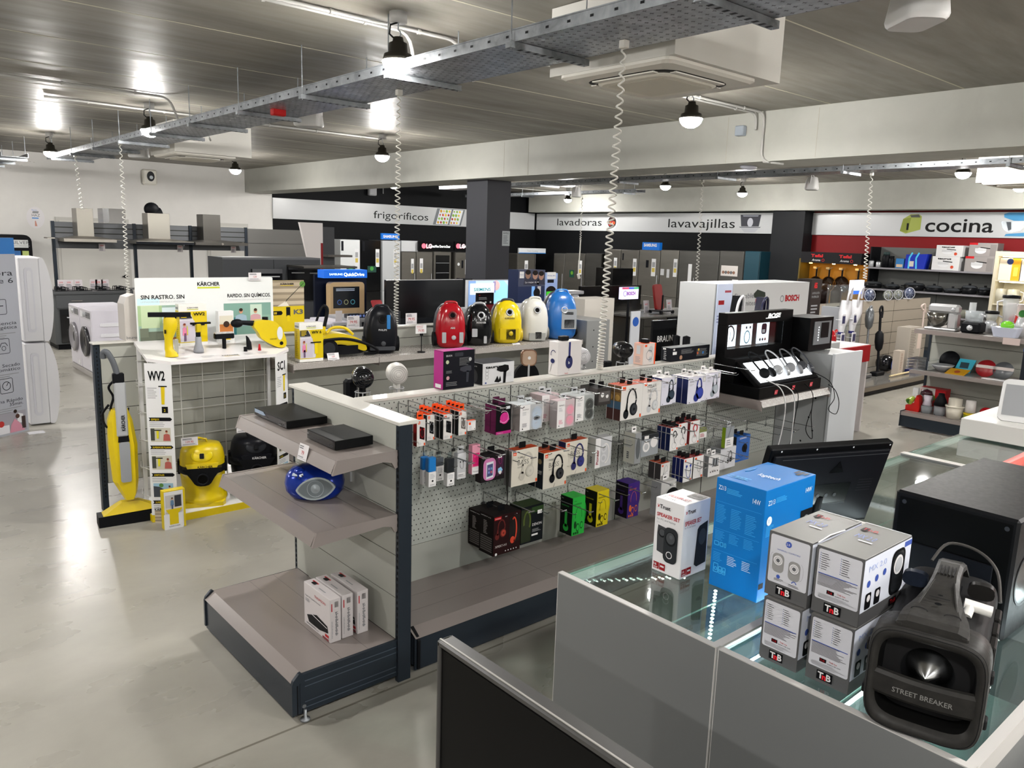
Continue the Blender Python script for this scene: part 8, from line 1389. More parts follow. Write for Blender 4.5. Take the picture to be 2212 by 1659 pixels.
p,q = ay(1368,700,7.5),ay(1384,672,7.5); tagbox('leaflet','white poster with a round blue mark right of the beige cabinet','poster',p.x-.05,7.5,0,q.x,7.52,q.z,K('#c9ccd2'),0,lambda m,w_,h_: m.disc(.5*w_,.85*h_,.35*w_,K('#2a5ab0'),2))
# dishwashers
DT = .885; Yd = 7.85; xs = [ay(v,720,Yd).x for v in (1386,1437,1489,1536,1575)]
m = MB(); m.box(xs[0]-.05,Yd-.02,.86,13.2,Yd+.9,DT,K('#5e5d5a',.25)); m.box(xs[0]-.05,Yd+.6,DT,13.2,Yd+.9,DT+.005,K('#6d6c69',.25)); tag(m.obj('worktop'),'long grey worktop above the steel dishwashers','worktop')
for i in range(4):
    lb = ('steel dishwasher at the left end under the grey worktop','dishwasher with a dark control strip, second under the worktop','steel dishwasher with a small handle, third under the worktop','last steel dishwasher, partly behind the white tool display')[i]
    t = T('dishwasher',lb,'dishwasher',(xs[i]+.3,Yd+.3,0),group='dishwashers under the grey worktop'); x0,x1 = xs[i]+.01,xs[i+1]-.01
    m = MB(); m.box(x0,Yd,.0,x1,Yd+.6,.858,STD,.003); m.obj('casing',t,True); m = MB(); m.box(x0+.01,Yd-.02,.12,x1-.01,Yd,.72,(STD,K('#8a7f6f',.3,.7),STD,STD)[i]); m.tube([(x0+.06,Yd-.02,.68),(x0+.06,Yd-.045,.68),(x1-.06,Yd-.045,.68),(x1-.06,Yd-.02,.68)],.01,slv,6) if i == 1 else None; m.obj('door',t,True)
    m = MB(); m.box(x0+.01,Yd-.02,.73,x1-.01,Yd,.85,(STD,KC,STD,STD)[i]); m.box((x0+x1)/2-.06,Yd-.022,.75,(x0+x1)/2+.06,Yd-.02,.83,K('#8a857c')) if i != 1 else None; m.obj('control_panel',t,True)
for i,(px_,yy) in enumerate(((1396,8.3),(1445,8.3),(1495,8.4),(1535,8.5))):
    p = ay(px_,668,yy); m = MB(); m.fr((p.x-.05,yy,DT+.001),(1,0,0),(0,.15,1)); m.ext([(0,0),(.14,0),(.14,.2),(0,.2)],-.004,0,K('#a9a6aa',.4)); m.text('449',.03,.12,.035,RD); m.para(.02,.02,.12,.1,4,TXT,seed=i); tag(m.obj('price_tag'),'price card on the grey worktop, %s from the left' % ('first','second','third','fourth')[i],'price tag')
p = ay(1430,668,8.1); m = MB(); m.M = FR((p.x-.08,8.15,DT+.06),(1,0,0),(.05,.25,1)); m.ext(rr2(0,0,.2,.42,.04),-.04,0,K('#7c1c1c',.45)); m.M = I4; m.cyl((p.x,8.1,DT+.03),(p.x,8.1,DT+.3),.015,KC,8); m.box(p.x-.15,8.0,DT+.03,p.x+.18,8.25,DT+.06,K('#3a3a3c'),.01)
for a_ in (-.14,.16): 
    for b_ in (8.0,8.22): m.cyl((p.x+a_,b_-.01,DT+.03),(p.x+a_,b_+.02,DT+.03),.028,KC,10)
tag(m.obj('toy_truck'),'small red and black toy seat truck on the grey worktop','toy')
p,q = ay(1322,620,9.4),ay(1360,580,9.4); tagbox('microwave','black oven block standing on the worktop before the steel fridges','oven',p.x,9.4,.9,q.x+.1,9.8,q.z,BLK)
tagbox('oven_stand','dark low unit carrying the black oven block','kitchen unit',p.x-.3,9.4,0,q.x+.4,9.9,.899,K('#26272a',.4))
# ================================================================ WHITE TOOL DISPLAY, RIGHT REAR
YB = 4.2; a,b = ay(1548,600,YB),ay(1748,611,YB); zb = a.z
t = T('tool_display','large white tool display board with red lettering and a drill picture','display',((a.x+b.x)/2,YB,0)); W = b.x-a.x; H = 1.66
m = MB(); m.box(a.x,YB+.004,0,b.x,YB+.4,H,K('#b5b7b8',.5)); m.fr((a.x,YB,0)); m.ext([(.27,0),(W,0),(W,H),(.27,H)],0,.004,K('#c6c7c7',.4)); m.ext([(.02,0),(.26,0),(.26,H),(.02,H)],0,.006,K('#c2cbe0',.4,e=.25)); tx2 = K('#6a6e74')
m.text('Sin cables.',.30,1.52,.05,tx2,wd=.38,l=8); m.text('Sin límites.',.30,1.45,.05,tx2,wd=.38,l=8); m.arc(1.14,1.50,.03,.008,tx2,0,360,8); m.text('BOSCH',1.20,1.475,.06,K('#a8121c'),wd=.27,bold=.05,l=8); m.text('Athlet Zoo´o',1.25,1.25,.022,TXT,wd=.22,l=8)
m.poly([(.62,1.56),(.68,1.6),(.82,1.57),(.83,1.53),(.74,1.5),(.72,1.4),(.69,1.33),(.63,1.33),(.64,1.37),(.68,1.42),(.68,1.51),(.63,1.53)],K('#27342b',.4),9); m.disc(.72,1.41,.04,K('#8aa0a4'),10); m.rect(.66,1.46,.68,1.51,RD,11); m.rect(.05,1.47,.14,1.51,RD,9); m.para(.04,1.3,.2,1.38,3,K('#8a92c0'),l=9); m.disc(.12,1.17,.055,K('#5aa0cc',.4,e=.4),9); m.rect(.14,1.58,.24,1.6,K('#b04a5a'),9)
m.obj('board',t,True)
def handvac(px_,yt,label,body,rim):
    p = ay(px_,yt,3.9); z0 = 1.08; t = T('hand_vacuum',label,'hand vacuum',(p.x,3.9,z0)); F = FR((p.x,3.95,z0)); h_ = p.z-z0
    m = MB(F); P = [(-.08,0),(.08,0),(.08,.1),(.045,h_*.6),(.05,h_),(.01,h_),(-.02,h_*.6),(-.07,.1)]; m.ext(P,-.04,.04,body); m.obj('body',t,True); m = MB(F); m.tube(bez([(-.08,.05,.055),(-.05,h_*.75,.055),(.0,h_*.97,.055),(.05,h_*.95,.055),(.05,h_*.5,.055),(.04,.12,.055)],4),.012,rim,6); m.obj('handle',t,True)
handvac(1600,640,'white framed hand vacuum before the white tool display',KC,AP2); handvac(1652,643,'dark blue hand vacuum before the white tool display',K('#14142a',.2),K('#20223a',.2))
m = MB(); m.box(a.x,3.8,0,b.x,4.15,1.078,K('#b0b2b3',.5),.004); tag(m.obj('plinth'),'pale plinth carrying the two hand vacuums','plinth')
p,q = ay(1746,690,5.2),ay(1777,603,5.2); tagbox('poster_column','dark brown poster column with red lettering','poster',p.x,5.2,0,q.x,5.4,q.z,K('#2a2625',.4),0,lambda m,w_,h_: (m.text('AEG',.25*w_,.93*h_,.07,RD,bold=.04,wd=.3*w_),m.text('LA REVOLUCIÓN',.12*w_,.88*h_,.03,GY,wd=.7*w_),m.text('EN ASPIRACIÓN',.12*w_,.85*h_,.03,GY,wd=.66*w_),m.para(.12*w_,.72*h_,.8*w_,.8*h_,3,GY)))
t = T('white_table','white table with a deep red edge under the red kettle','table',(8.1,4.1,0)); parts(t,('top',lambda m: (m.box(7.85,3.9,.94,8.65,4.6,.985,K('#c6c0c0',.4)),m.box(7.85,3.885,.80,8.65,3.9,.98,K('#9a1018',.4)))),('side',lambda m: m.box(8.62,3.9,0,8.65,4.6,.94,K('#c6c0c0'))),('side',lambda m: m.box(7.85,3.9,0,7.88,4.6,.94,K('#c6c0c0'))))
o = (7.97,4.05,.986); t = T('kettle','glossy red stovetop kettle with a steel loop handle','kettle',o); rk = K('#9c0f18',.12); m = MB(TR(*o)); m.lathe([(0,0),(.085,0),(.095,.03),(.09,.12),(.065,.17),(.03,.19),(.0,.19)],rk,24); m.cyl((.05,-.02,.12),(.12,-.04,.17),.016,rk,10); m.fr((o[0]-.03,o[1]-.096,o[2]+.07)); m.text('Zwilling',0,0,.02,PW) if 0 else None; m.obj('body',t,True); m = MB(TR(*o)); m.tube([(.08*math.cos(a_),0,.2+.08*math.sin(a_)) for a_ in [PI*k/12-.3 for k in range(15)]],.007,slv,6); m.obj('handle',t,True)
# slatted vacuum cleaner wall on a platform
YV = 5.65; M_sl = K('#8d857a',.35); a,b = ay(1768,652,YV),ay(2010,645,YV)
t = T('display_wall','beige slatted display wall behind the stick vacuum cleaners','display wall',((a.x+b.x)/2,YV,0)); m = MB(); slats_x(m,a.x-.3,b.x,YV,YV+.05,.15,1.22,.178,M_sl,.006)
for x in (a.x+1.1,a.x+2.5): m.box(x,YV-.001,.15,x+.006,YV+.02,1.22,KC)
m.obj('slatted_panel',t,True); m = MB(); m.box(9.9,4.83,.13,14.2,YV,.15,K('#6e6c68',.12)); m.box(9.9,4.85,.02,14.2,YV+.05,.13,K('#8a8072',.5)); m.box(9.9,4.845,.02,14.2,4.85,.06,KC); m.obj('platform',t,True)
def stick(px_top,py_top,px_bot,py_bot,col,label,head,gripc=KC,fat=False,yt=5.3,yb=5.2,bodyz=.7):
    q = ay(px_bot,py_bot,yb); p = ay(px_top,py_top,yt); q.z = .1515; t = T('stick_vacuum',label,'stick vacuum',tuple(q)); d = p-q; L = lambda f: q+d*f
    m = MB(); m.tube([L(.06),L(.95)],.016 if not fat else .02,col,8); m.obj('tube',t,True)
    m = MB(TR(q.x,q.y,q.z)); m.box(-.14,-.05,0,.14,.06,.06,head,.012); m.obj('floor_head',t,True)
    c = L(bodyz); m = MB(); m.tube([L(bodyz-.14),L(bodyz-.1),L(bodyz),L(bodyz+.12),L(bodyz+.16)],[.02,.05,.065,.06,.03],col if not fat else KC,12); m.obj('dust_container',t,True)
    m = MB(); e = L(1.); m.tube(bez([L(.88),e+Vector((-.03,0,-.02)),e+Vector((.03,0,.03)),e+Vector((.07,0,-.05)),L(.86)+Vector((.05,0,0))],4),.015,gripc,8); m.obj('handle',t,True); return t
stick(1880,666,1866,822,K('#5a5d60',.3,.5),'grey stick vacuum with round motor on the platform, left of two',K('#4a4c50',.3),K('#6a6c70',.3),bodyz=.84)
stick(1903,666,1893,826,KC,'black upright stick vacuum on the platform, right of two',KC,KC,True,bodyz=.5)
stick(1808,668,1795,770,K('#2a2c30',.3),'dark stick vacuum with loop handle left of the lit rack',KC,KC,yt=5.1,yb=5.1,bodyz=.4)
p = ay(1910,803,5.3); m = MB(); m.ell((p.x,5.3,.29),(.16,.14,.135),K('#0f1014',.15),18,10); m.fr((p.x,5.2,.29)); m.arc(0,0,.12,.02,K('#2a4a9a',.2),0,360,70,20); tag(m.obj('vacuum_cleaner'),'black canister vacuum with a blue ring on the platform','vacuum cleaner')
t = T('rack','lit acrylic rack with white stick vacuums and small screens','display rack',(9.6,4.6,0)); a,b = ay(1826,760,4.6),ay(1868,600,4.6)
parts(t,('sign',lambda m: (m.box(a.x,4.6,b.z-.19,b.x,4.64,b.z-.03,K('#dfe8fa',.4,e=2.2)),m.box(a.x,4.598,b.z-.2,b.x,4.6,b.z-.155,K('#2a5fd0',.4,e=1.)))),('side_panel',lambda m: m.box(a.x-.04,4.6,0,a.x-.02,4.9,b.z-.1,M_acr)),('side_panel',lambda m: m.box(b.x+.02,4.6,0,b.x+.04,4.9,b.z-.1,M_acr)),('grey_panel',lambda m: m.box(a.x-.13,4.62,0,a.x-.05,4.9,1.3,K('#8b8d92',.3))),('base',lambda m: m.box(a.x-.1,4.55,0,b.x+.1,4.95,.12,K('#b9bbbd'))))
for (px_,lb) in ((1826,'white stick vacuum in the lit rack, left'),(1849,'white stick vacuum in the lit rack, right')):
    c = ay(px_,640,4.55); t2 = T('stick_vacuum',lb,'stick vacuum',(c.x,4.55,.121)); m = MB(); m.cyl((c.x,4.55,.14),(c.x-.02,4.55,1.0),.017,K('#9a9ca0',.25,.6),8); m.box(c.x-.1,4.5,.121,c.x+.1,4.58,.16,AP2,.01); m.obj('tube',t2,True); m = MB(); m.tube([(c.x-.02,4.55,.98),(c.x-.01,4.55,1.1),(c.x+.02,4.54,1.25),(c.x+.03,4.54,1.4)],[.03,.045,.075,.06],AP2,12); m.obj('motor_body',t2,True); m = MB(); m.tube(bez([(c.x-.04,4.5,1.36),(c.x-.05,4.48,1.5),(c.x+.02,4.48,1.56),(c.x+.05,4.5,1.42)],4),.013,AP2,8); m.obj('handle',t2,True); m = MB(); m.cyl((c.x-.02,4.55,.99),(c.x-.02,4.55,1.02),.035,K('#2a2a6a'),10); m.obj('collar',t2,True)
for (px_,py_) in ((1823,692),(1848,690),(1821,732),(1845,730)):
    c = ay(px_,py_,4.5); m = MB(); m.fr((c.x-.05,4.5,c.z-.06)); m.ext(rr2(0,0,.09,.13,.015),-.01,0,AP2); m.rect(.01,.02,.08,.11,K('#33365a'),1); m.M = I4; m.cyl((c.x-.005,4.505,c.z),(c.x-.005,4.6,c.z),.004,AP2,6); m.obj('small_screen',t,True)
for (px_,py_,lb) in ((1875,648,'round white desk fan on top of the beige wall, left'),(1915,650,'pale glass bowl standing on top of the beige wall'),(1937,645,'pale ribbed dish standing on top of the beige wall'),(1962,640,'round white and blue fan on top of the beige wall, right')):
    c = ay(px_,py_,5.66); t = T('desk_fan' if 'fan' in lb else 'dish',lb,'fan' if 'fan' in lb else 'dish',(c.x,5.66,1.221)); r = .095 if 'fan' in lb else .08; m = MB(TR(c.x,5.66,1.221+r,-.5) @ FR((0,0,0),(1,0,0),(0,.1,1))); m.lathe([(r,0),(r*.95,.02),(.0,.035)],K('#3c4560',.3,.2) if 'fan' in lb else K('#6f7268',.2),24,caps=False); m.arc(0,0,r,.009,K('#a9acb2'),0,360,50,24)
    for k in range(8): m.line([(0,0),(r*math.cos(k*.785),r*math.sin(k*.785))],.004,K('#7c8494'),55)
    m.obj('grille' if 'fan' in lb else 'bowl',t,True)
    if 'fan' in lb: m = MB(); m.cyl((c.x,5.68,1.221),(c.x,5.68,1.3),.02,AP2,10); m.cyl((c.x,5.68,1.221),(c.x,5.68,1.235),.06,AP2,16); m.obj('stand',t,True)
c = ay(1970,655,5.2); m = MB(); m.tube(bez([(c.x+.5,5.2,.16),(c.x+.5,5.2,1.0),(c.x+.42,5.2,1.1),(c.x+.38,5.2,1.16),(c.x+.5,5.2,1.18),(c.x+.55,5.2,1.05)],5),.014,K('#c0b0a8',.4),8); tag(m.obj('steam_mop'),'pale pink steam mop standing behind the kitchen gondola','steam mop')
p,q = ay(1957,790,5.1),ay(1987,706,5.1); tagbox('carton','tall leaning white and beige carton with small print on the platform','box',p.x,5.1,.151,q.x+.1,5.3,q.z,K('#a39c92',.5),0,lambda m,w_,h_: (m.para(.1*w_,.1*h_,.6*w_,.95*h_,22,K('#6d675f'),.35),m.rect(.7*w_,.5*h_,.98*w_,.95*h_,K('#c9b8ae'),2)))
p,q = ay(1940,799,5.05),ay(1955,757,5.05); tagbox('carton','narrow cream carton standing alone on the platform','box',p.x,5.05,.151,q.x,5.15,q.z,K('#b9ada0',.5),0,lambda m,w_,h_: m.para(.3*w_,.2*h_,.7*w_,.9*h_,10,K('#8a6a5a'),.35))
p = ay(1930,802,5.0); m = MB(); m.cyl((p.x-.1,5.0,.17),(p.x+.55,5.0,.175),.016,K('#c9b890',.5),8); tag(m.obj('pole'),'pale wooden pole lying on the platform','pole')
p = ay(1968,803,5.0); tagbox('tool_case','flat dark blue box on the platform by the kitchen gondola','box',p.x,4.95,.151,p.x+.6,5.1,.2,K('#1a2250',.4))
# ================================================================ KITCHEN SHELVES ON THE RED WALL
XK = 15.45; kg = K('#5f605e',.5)
t = T('kitchen_shelving','grey wall shelving with pans and boxes under the word cocina','shelf unit',(15.75,6.05,0)); y0,y1 = 4.95,7.2
parts(t,('back_panel',lambda m: (m.box(16.0,y0,.2,16.04,y1,2.08,kg),m.box(15.998,6.05,.2,16.0,6.056,2.08,KC))),('shelf',lambda m: m.box(XK,y0,1.66,16.0,y1,1.69,K('#77757a',.3))),('shelf',lambda m: m.box(XK,y0,1.25,16.0,y1,1.28,K('#77757a',.3))),('shelf',lambda m: m.box(XK,y0,.82,16.0,y1,.85,K('#77757a',.3))),('base',lambda m: m.box(XK,y0,0,16.0,y1,.2,M_dark)),('side_panel',lambda m: m.box(15.6,y1,0,16.04,y1+.03,2.08,KC)),('side_panel',lambda m: m.box(XK+.2,y0-.03,0,16.04,y0,2.08,kg)))
def xbox(px0,px1,py0,z0,X,mt,name,label,cat,art=None,d=.3,c=.002,side=None):
    a_,b_ = ax(px0,600,X),ax(px1,600,X); zt_ = ax(px0,py0,X).z; m = MB(); m.box(X,b_.y,z0,X+d,a_.y,zt_,mt,c); m.fr((X,a_.y,z0),(0,-1,0))
    if art: art(m,a_.y-b_.y,zt_-z0)
    m.M = I4; return tag(m.obj(name),label,cat)
def potbox(tx,dark=False):
    def f(m,w_,h_):
        if dark: m.rect(.0,0,w_,h_,K('#8a8583'),1); m.rect(0,.85*h_,.3*w_,h_,RD,2); m.rect(.75*w_,.05*h_,.97*w_,.9*h_,K('#7a7573'),2)
        m.disc(.42*w_,.42*h_,.2*w_,K('#c9cacc',.3),3,16,.22*h_); m.rect(.22*w_,.4*h_,.62*w_,.6*h_,K('#b3b4b6',.3),4); m.line([(.4*w_,.66*h_),(.75*w_,.6*h_)],.06*h_,KC,5); m.disc(.75*w_,.25*h_,.06*w_,K('#b8452a'),4) if not dark else None
        if tx: m.text(tx,.2*w_,.78*h_,.14*h_,BK,wd=.5*w_,bold=.03,l=6)
    return f
z = 1.691
xbox(2009,2068,553,z,XK+.05,K('#c4c4c4',.4),'pot_box','white pressure cooker box, lower of the white pair','pot box',potbox('taurus')); h_ = ax(2009,553,XK+.05).z
xbox(2015,2072,529,h_+.001,XK+.06,K('#c4c4c4',.4),'pot_box','white pot box on top of the other white one','pot box',potbox('taurus'))
xbox(2080,2143,553,z,XK+.05,K('#6a6664',.4),'pot_box','grey and red pressure cooker box, lower of the grey pair','pot box',potbox('',True)); h_ = ax(2080,553,XK+.05).z
xbox(2085,2146,524,h_+.001,XK+.06,K('#6a6664',.4),'pot_box','grey and red pressure cooker box, upper of the grey pair','pot box',potbox('',True))
def bottle(px_,py_,mt,cap,label,r=.05): a_ = ax(px_,py_,XK+.15); m = MB(); H = a_.z-z; m.lathe([(0,0),(r,0),(r,H*.75),(r*.8,H*.8),(r*.8,H),(0,H)],mt,14,(XK+.15,a_.y,z)); m.lathe([(0,0),(r*.85,0),(r*.85,H*.2),(0,H*.2)],cap,14,(XK+.15,a_.y,z+H*.82)); tag(m.obj('flask'),label,'flask')
bottle(1883,560,slv,KC,'steel flask with black lid, leftmost on the top kitchen shelf'); bottle(1899,563,slv,KC,'short steel flask with black lid, second on the shelf'); bottle(1916,545,KC,K('#2a3a3a'),'tall black flask, third on the top kitchen shelf',.07); bottle(1927,553,KC,KC,'black flask beside the tall black one',.055)
xbox(1931,1948,558,z,XK+.1,K('#2a6aa0',.4),'lunch_box','blue and white lunch box left of the blue cool bag','lunch box',lambda m,w_,h_: m.rect(.1*w_,.1*h_,.9*w_,.4*h_,K('#b9a48a'),2))
a_,b_ = ax(1950,600,XK+.1),ax(1998,600,XK+.1); m = MB(); zt_ = ax(1975,548,XK+.1).z; W = a_.y-b_.y; m.fr((XK+.1,a_.y,z),(0,-1,0)); m.ext([(0,0),(W*.9,0),(W,zt_-z),(.04*W,zt_-z-.02)],-.2,0,K('#12289a',.45)); m.line([(W*.2,0),(W*.2,.2),(W*.32,.3)],.03,K('#4ab0d8'),2); m.line([(W*.55,0),(W*.5,.2),(W*.62,.3)],.03,K('#4ab0d8'),2); m.rect(W*.22,.04,W*.42,.14,K('#b9b4a8'),3); tag(m.obj('cool_bag'),'bright blue cool bag with light blue straps on the top kitchen shelf','bag')
def pot(px_,label,r=.14,h_=.1,z0=1.281,py_=None):
    a_ = ax(px_,610,XK+.22); o = (XK+.22,a_.y,z0); t = T('cooking_pot',label,'cooking pot',o,group='black pots and pans on the middle kitchen shelf'); m = MB(TR(*o)); m.lathe([(0,0),(r*.9,0),(r,h_),(0,h_)],K('#131416',.3),24); m.obj('body',t,True); m = MB(TR(*o)); m.lathe([(r*1.02,h_),(r*.8,h_+.03),(.0,h_+.045)],K('#3a3d40',.15),24,caps=False); m.obj('lid',t,True); m = MB(TR(*o)); m.cyl((0,0,h_+.04),(0,0,h_+.07),.022,KC,10); m.obj('knob',t,True); m = MB(TR(*o))
    for s_ in (-1,1): m.box(-.03,s_*(r+.03)-.03,h_*.6,.03,s_*(r+.03)+.03,h_*.8,KC,.006)
    m.obj('handle',t,True)
for px_,r,h_,lb in ((1886,.17,.09,'wide black pan with lid, first on the middle kitchen shelf'),(1928,.14,.06,'low black pan with lid, second on the middle shelf'),(1976,.18,.11,'largest black pot, third on the middle shelf'),(2019,.15,.08,'black pan with glass lid, fourth on the middle shelf'),(2060,.15,.05,'low black pan, fifth on the middle shelf'),(2096,.13,.12,'deep black pot, sixth on the middle shelf'),(2130,.11,.1,'small black pot at the right end of the middle shelf')): pot(px_,lb,r,h_)
for px_,mt,lb in ((1890,KC,'dark pot on the lowest visible kitchen shelf, left'),(2062,K('#c9c2ba',.4),'pale pink pot box on the lowest kitchen shelf'),(2085,K('#6a6a60',.4),'olive canister on the lowest kitchen shelf')):
    a_ = ax(px_,670,XK+.1); m = MB(); m.lathe([(0,0),(.11,0),(.12,.14),(.0,.15)],mt,18,(XK+.15,a_.y,.851)); tag(m.obj('canister'),lb,'canister')
# pan stand
y0,y1 = 7.32,8.6; t = T('pan_stand','yellow lit pan stand with black header repeating red lettering twice','display stand',(15.6,7.95,0))
m = MB(); m.box(15.45,y0,1.72,15.95,y1,1.94,K('#1b1a1c',.4)); m.fr((15.449,y1,1.72),(0,-1,0))
for i in range(2): m.text('Tefal',.22+.6*i,.12,.06,RD,wd=.26,bold=.04); m.text('Aroma',.25+.6*i,.04,.045,PW,wd=.18,sk=.2); m.arc(.49+.6*i,.06,.025,.008,RD,0,360,2)
m.obj('header',t,True); m = MB(); m.box(15.85,y0,.2,15.95,y1,1.72,K('#a8741c',.45)); m.obj('back_panel',t,True); m = MB(); m.box(15.45,y0,0,15.95,y1,.9,K('#2a2624',.4)); m.box(15.45,y1,0,15.95,y1+.03,1.8,K('#5a4a1c',.4)); m.obj('base',t,True)
for yy in (8.45,7.95,7.5): m = MB(); m.lathe([(0,0),(.03,0),(.03,.012),(0,.012)],K('#ffca60',.4,e=60),12,(15.6,yy,1.705)); m.obj('spot_lamp',t,True)
for i,yy in enumerate((8.4,8.12,7.84,7.5)):
    t2 = T('frying_pan','dark frying pan hanging on the yellow stand, %s from the left' % ('first','second','third','fourth')[i],'frying pan',(15.8,yy,1.6),group='frying pans on the yellow stand'); r = (.14,.15,.17,.13)[i]; m = MB(FR((15.78,yy,1.30),(0,-1,0))); m.lathe([(r,.0),(r*.85,-.04),(0,-.04)],K('#2a1c12',.12),24,caps=False); m.arc(0,0,r,.012,K('#8a5a20',.2,.6),0,360,2,24); m.obj('pan',t2,True)
    m = MB(FR((15.78,yy,1.30),(0,-1,0))); m.box(-.016,r*.9,-.01,.016,.32,.01,KC,.004); m.obj('handle',t2,True); m = MB(FR((15.78,yy,1.33),(0,-1,0))); m.tube([(-.03,.27,.06),(.0,.26,.03),(.03,.29,.0),(.03,.3,-.06)],.006,slv,6); m.box(-.05,.27,.05,.02,.31,.06,K('#c9b890')); m.obj('hook',t2,True)
for i,(px_,py_) in enumerate(((1780,632),(1806,635))): a_ = ax(px_,py_,15.6); m = MB(); m.lathe([(0,0),(.1,0),(.11,.25),(.05,.33),(0,.33)],K('#1c1412',.3),16,(15.6,a_.y,.901)); tag(m.obj('kitchen_utensil'),'dark utensil pot at the foot of the yellow stand, %s' % ('left','right')[i],'utensil pot')
# lit display case
y0,y1 = 3.2,4.82; XL = 15.0; t = T('display_case','cream framed lit glass cabinet at the right edge','display cabinet',(15.3,4.1,0)); cr = K('#b3ac98',.4)
parts(t,('frame',lambda m: (m.box(XL,y0,1.98,XL+.5,y1,2.06,cr),m.box(XL,y1-.05,0,XL+.5,y1,1.98,cr),m.box(XL,y0,0,XL+.5,y1-.05,.3,cr),m.box(XL+.46,y0,.3,XL+.5,y1-.05,1.98,K('#cfc7ac',.5)))),('shelf',lambda m: m.box(XL+.02,y0,1.56,XL+.45,y1-.05,1.58,cr)),('shelf',lambda m: m.box(XL+.02,y0,1.16,XL+.45,y1-.05,1.18,cr)),('lamp',lambda m: m.box(XL+.05,y0,1.965,XL+.1,y1-.1,1.98,K('#fff2d0',.4,e=18))),('lamp',lambda m: m.box(XL+.05,y0,1.545,XL+.1,y1-.1,1.558,K('#fff2d0',.4,e=10))))
xbox(2155,2201,557,1.581,XL+.08,K('#c9bfae',.4),'filter_box','cream and yellow water filter box in the lit cabinet','box',lambda m,w_,h_: (m.rect(.6*w_,0,w_,h_,K('#c9941c'),2),m.rect(.7*w_,.2*h_,.9*w_,.6*h_,K('#e0b84a'),3),m.disc(.5*w_,.85*h_,.05,K('#1c2a5a'),3)),.2)
xbox(2203,2235,560,1.581,XL+.08,K('#c9c6bc',.4),'filter_box','white water filter box cut by the right edge in the lit cabinet','box',None,.2)
for px_,lb in ((2163,'clear water jug in the lit cabinet, left'),(2190,'clear water jug in the lit cabinet, right')): a_ = ax(px_,620,XL+.15); m = MB(); m.lathe([(0,0),(.08,0),(.1,.25),(.0,.26)],K('#c9c6b8',.15,a=.55),18,(XL+.17,a_.y,1.181)); m.tube([(XL+.17,a_.y-.1,1.4),(XL+.17,a_.y-.16,1.38),(XL+.17,a_.y-.15,1.25),(XL+.17,a_.y-.09,1.22)],.012,AP2,6); tag(m.obj('water_jug'),lb,'jug')
# ================================================================ KITCHEN GONDOLA, RIGHT
t = T('shelf_gondola','grey kitchen appliance gondola at the right with three shelves','shelf unit',(9.6,3.2,0)); y0,y1 = 2.35,3.70
parts(t,('back_panel',lambda m: slats_y(m,9.8,9.85,y0,y1,.2,1.13,.19,M_panel_d,.004)),('upright',lambda m: m.box(9.79,y1,0,9.87,y1+.025,1.14,M_dark)),('top_shelf',lambda m: (m.box(9.3,y0,1.13,10.2,y1,1.145,K('#77716c',.35)),m.box(9.28,y0,1.10,9.3,y1,1.145,M_shelf))),('shelf',lambda m: (m.box(9.3,y0,.665,9.8,y1,.68,K('#77716c',.35)),m.box(9.28,y0,.64,9.3,y1,.68,M_shelf))),('base_shelf',lambda m: (m.box(9.28,y0,.18,9.8,y1+.02,.19,M_shelf),m.box(9.24,y0,.15,9.3,y1+.02,.19,M_shelf))),('kick_plate',lambda m: m.box(9.25,y0,.02,9.27,y1+.02,.15,M_dark)),('side_plate',lambda m: m.box(9.24,y1+.02,.02,9.8,y1+.03,.2,M_dark)))
m = MB(); m.fr((9.279,2.8,1.08),(0,-1,0)); m.ext([(0,0),(.16,0),(.16,.07),(0,.07)],0,.002,K('#b9a9a4',.4)); tag(m.obj('price_strip'),'pale price strip on the top shelf edge of the kitchen gondola','price tag')
ZK = 1.146; SV = K('#a9aaab',.2,.4)
c = ax(2035,700,9.5); o = (9.5,c.y,ZK); t = T('stand_mixer','silver stand mixer with steel bowl on the kitchen gondola','stand mixer',o); B = TR(*o)
m = MB(B); m.box(-.09,-.18,0,.09,.16,.025,SV,.01); m.box(-.06,-.17,.02,.06,-.07,.2,SV,.015); m.box(-.065,-.17,.19,.065,.15,.29,SV,.025); m.obj('body',t,True); m = MB(B); m.lathe([(.04,.03),(.075,.05),(.11,.12),(.118,.19),(.11,.19),(.0,.06)],K('#77756f',.15,.9),24,(0,.05,0),caps=False); m.obj('bowl',t,True); m = MB(B); m.fr((o[0]-.066,o[1]-.12,o[2]+.24),(0,-1,0)); m.lathe([(.02,0),(.018,.012),(0,.012)],slv,14,caps=False); m.obj('dial',t,True)
c = ax(2101,715,9.5); o = (9.5,c.y,ZK); t = T('food_processor','black food processor with a clear bowl and tall feed tube','food processor',o); B = TR(*o)
m = MB(B); m.box(-.1,-.1,0,.1,.1,.12,KC,.02); m.fr((o[0]-.101,o[1],o[2]+.06),(0,-1,0)); m.lathe([(.03,0),(.028,.012),(0,.012)],slv,16,caps=False); m.obj('base',t,True); m = MB(B); m.lathe([(0,.12),(.085,.12),(.095,.24),(.0,.245)],K('#b9c0c4',.1,a=.5),22); m.cyl((-.0,.03,.24),(0,.03,.33),.035,K('#c9cccd',.1,a=.6),14); m.obj('bowl',t,True); m = MB(B); m.tube([(0,.1,.05),(0,.15,.03),(.02,.17,.02),(0,.19,.012)],.008,AP2,6); m.obj('power_cable',t,True)
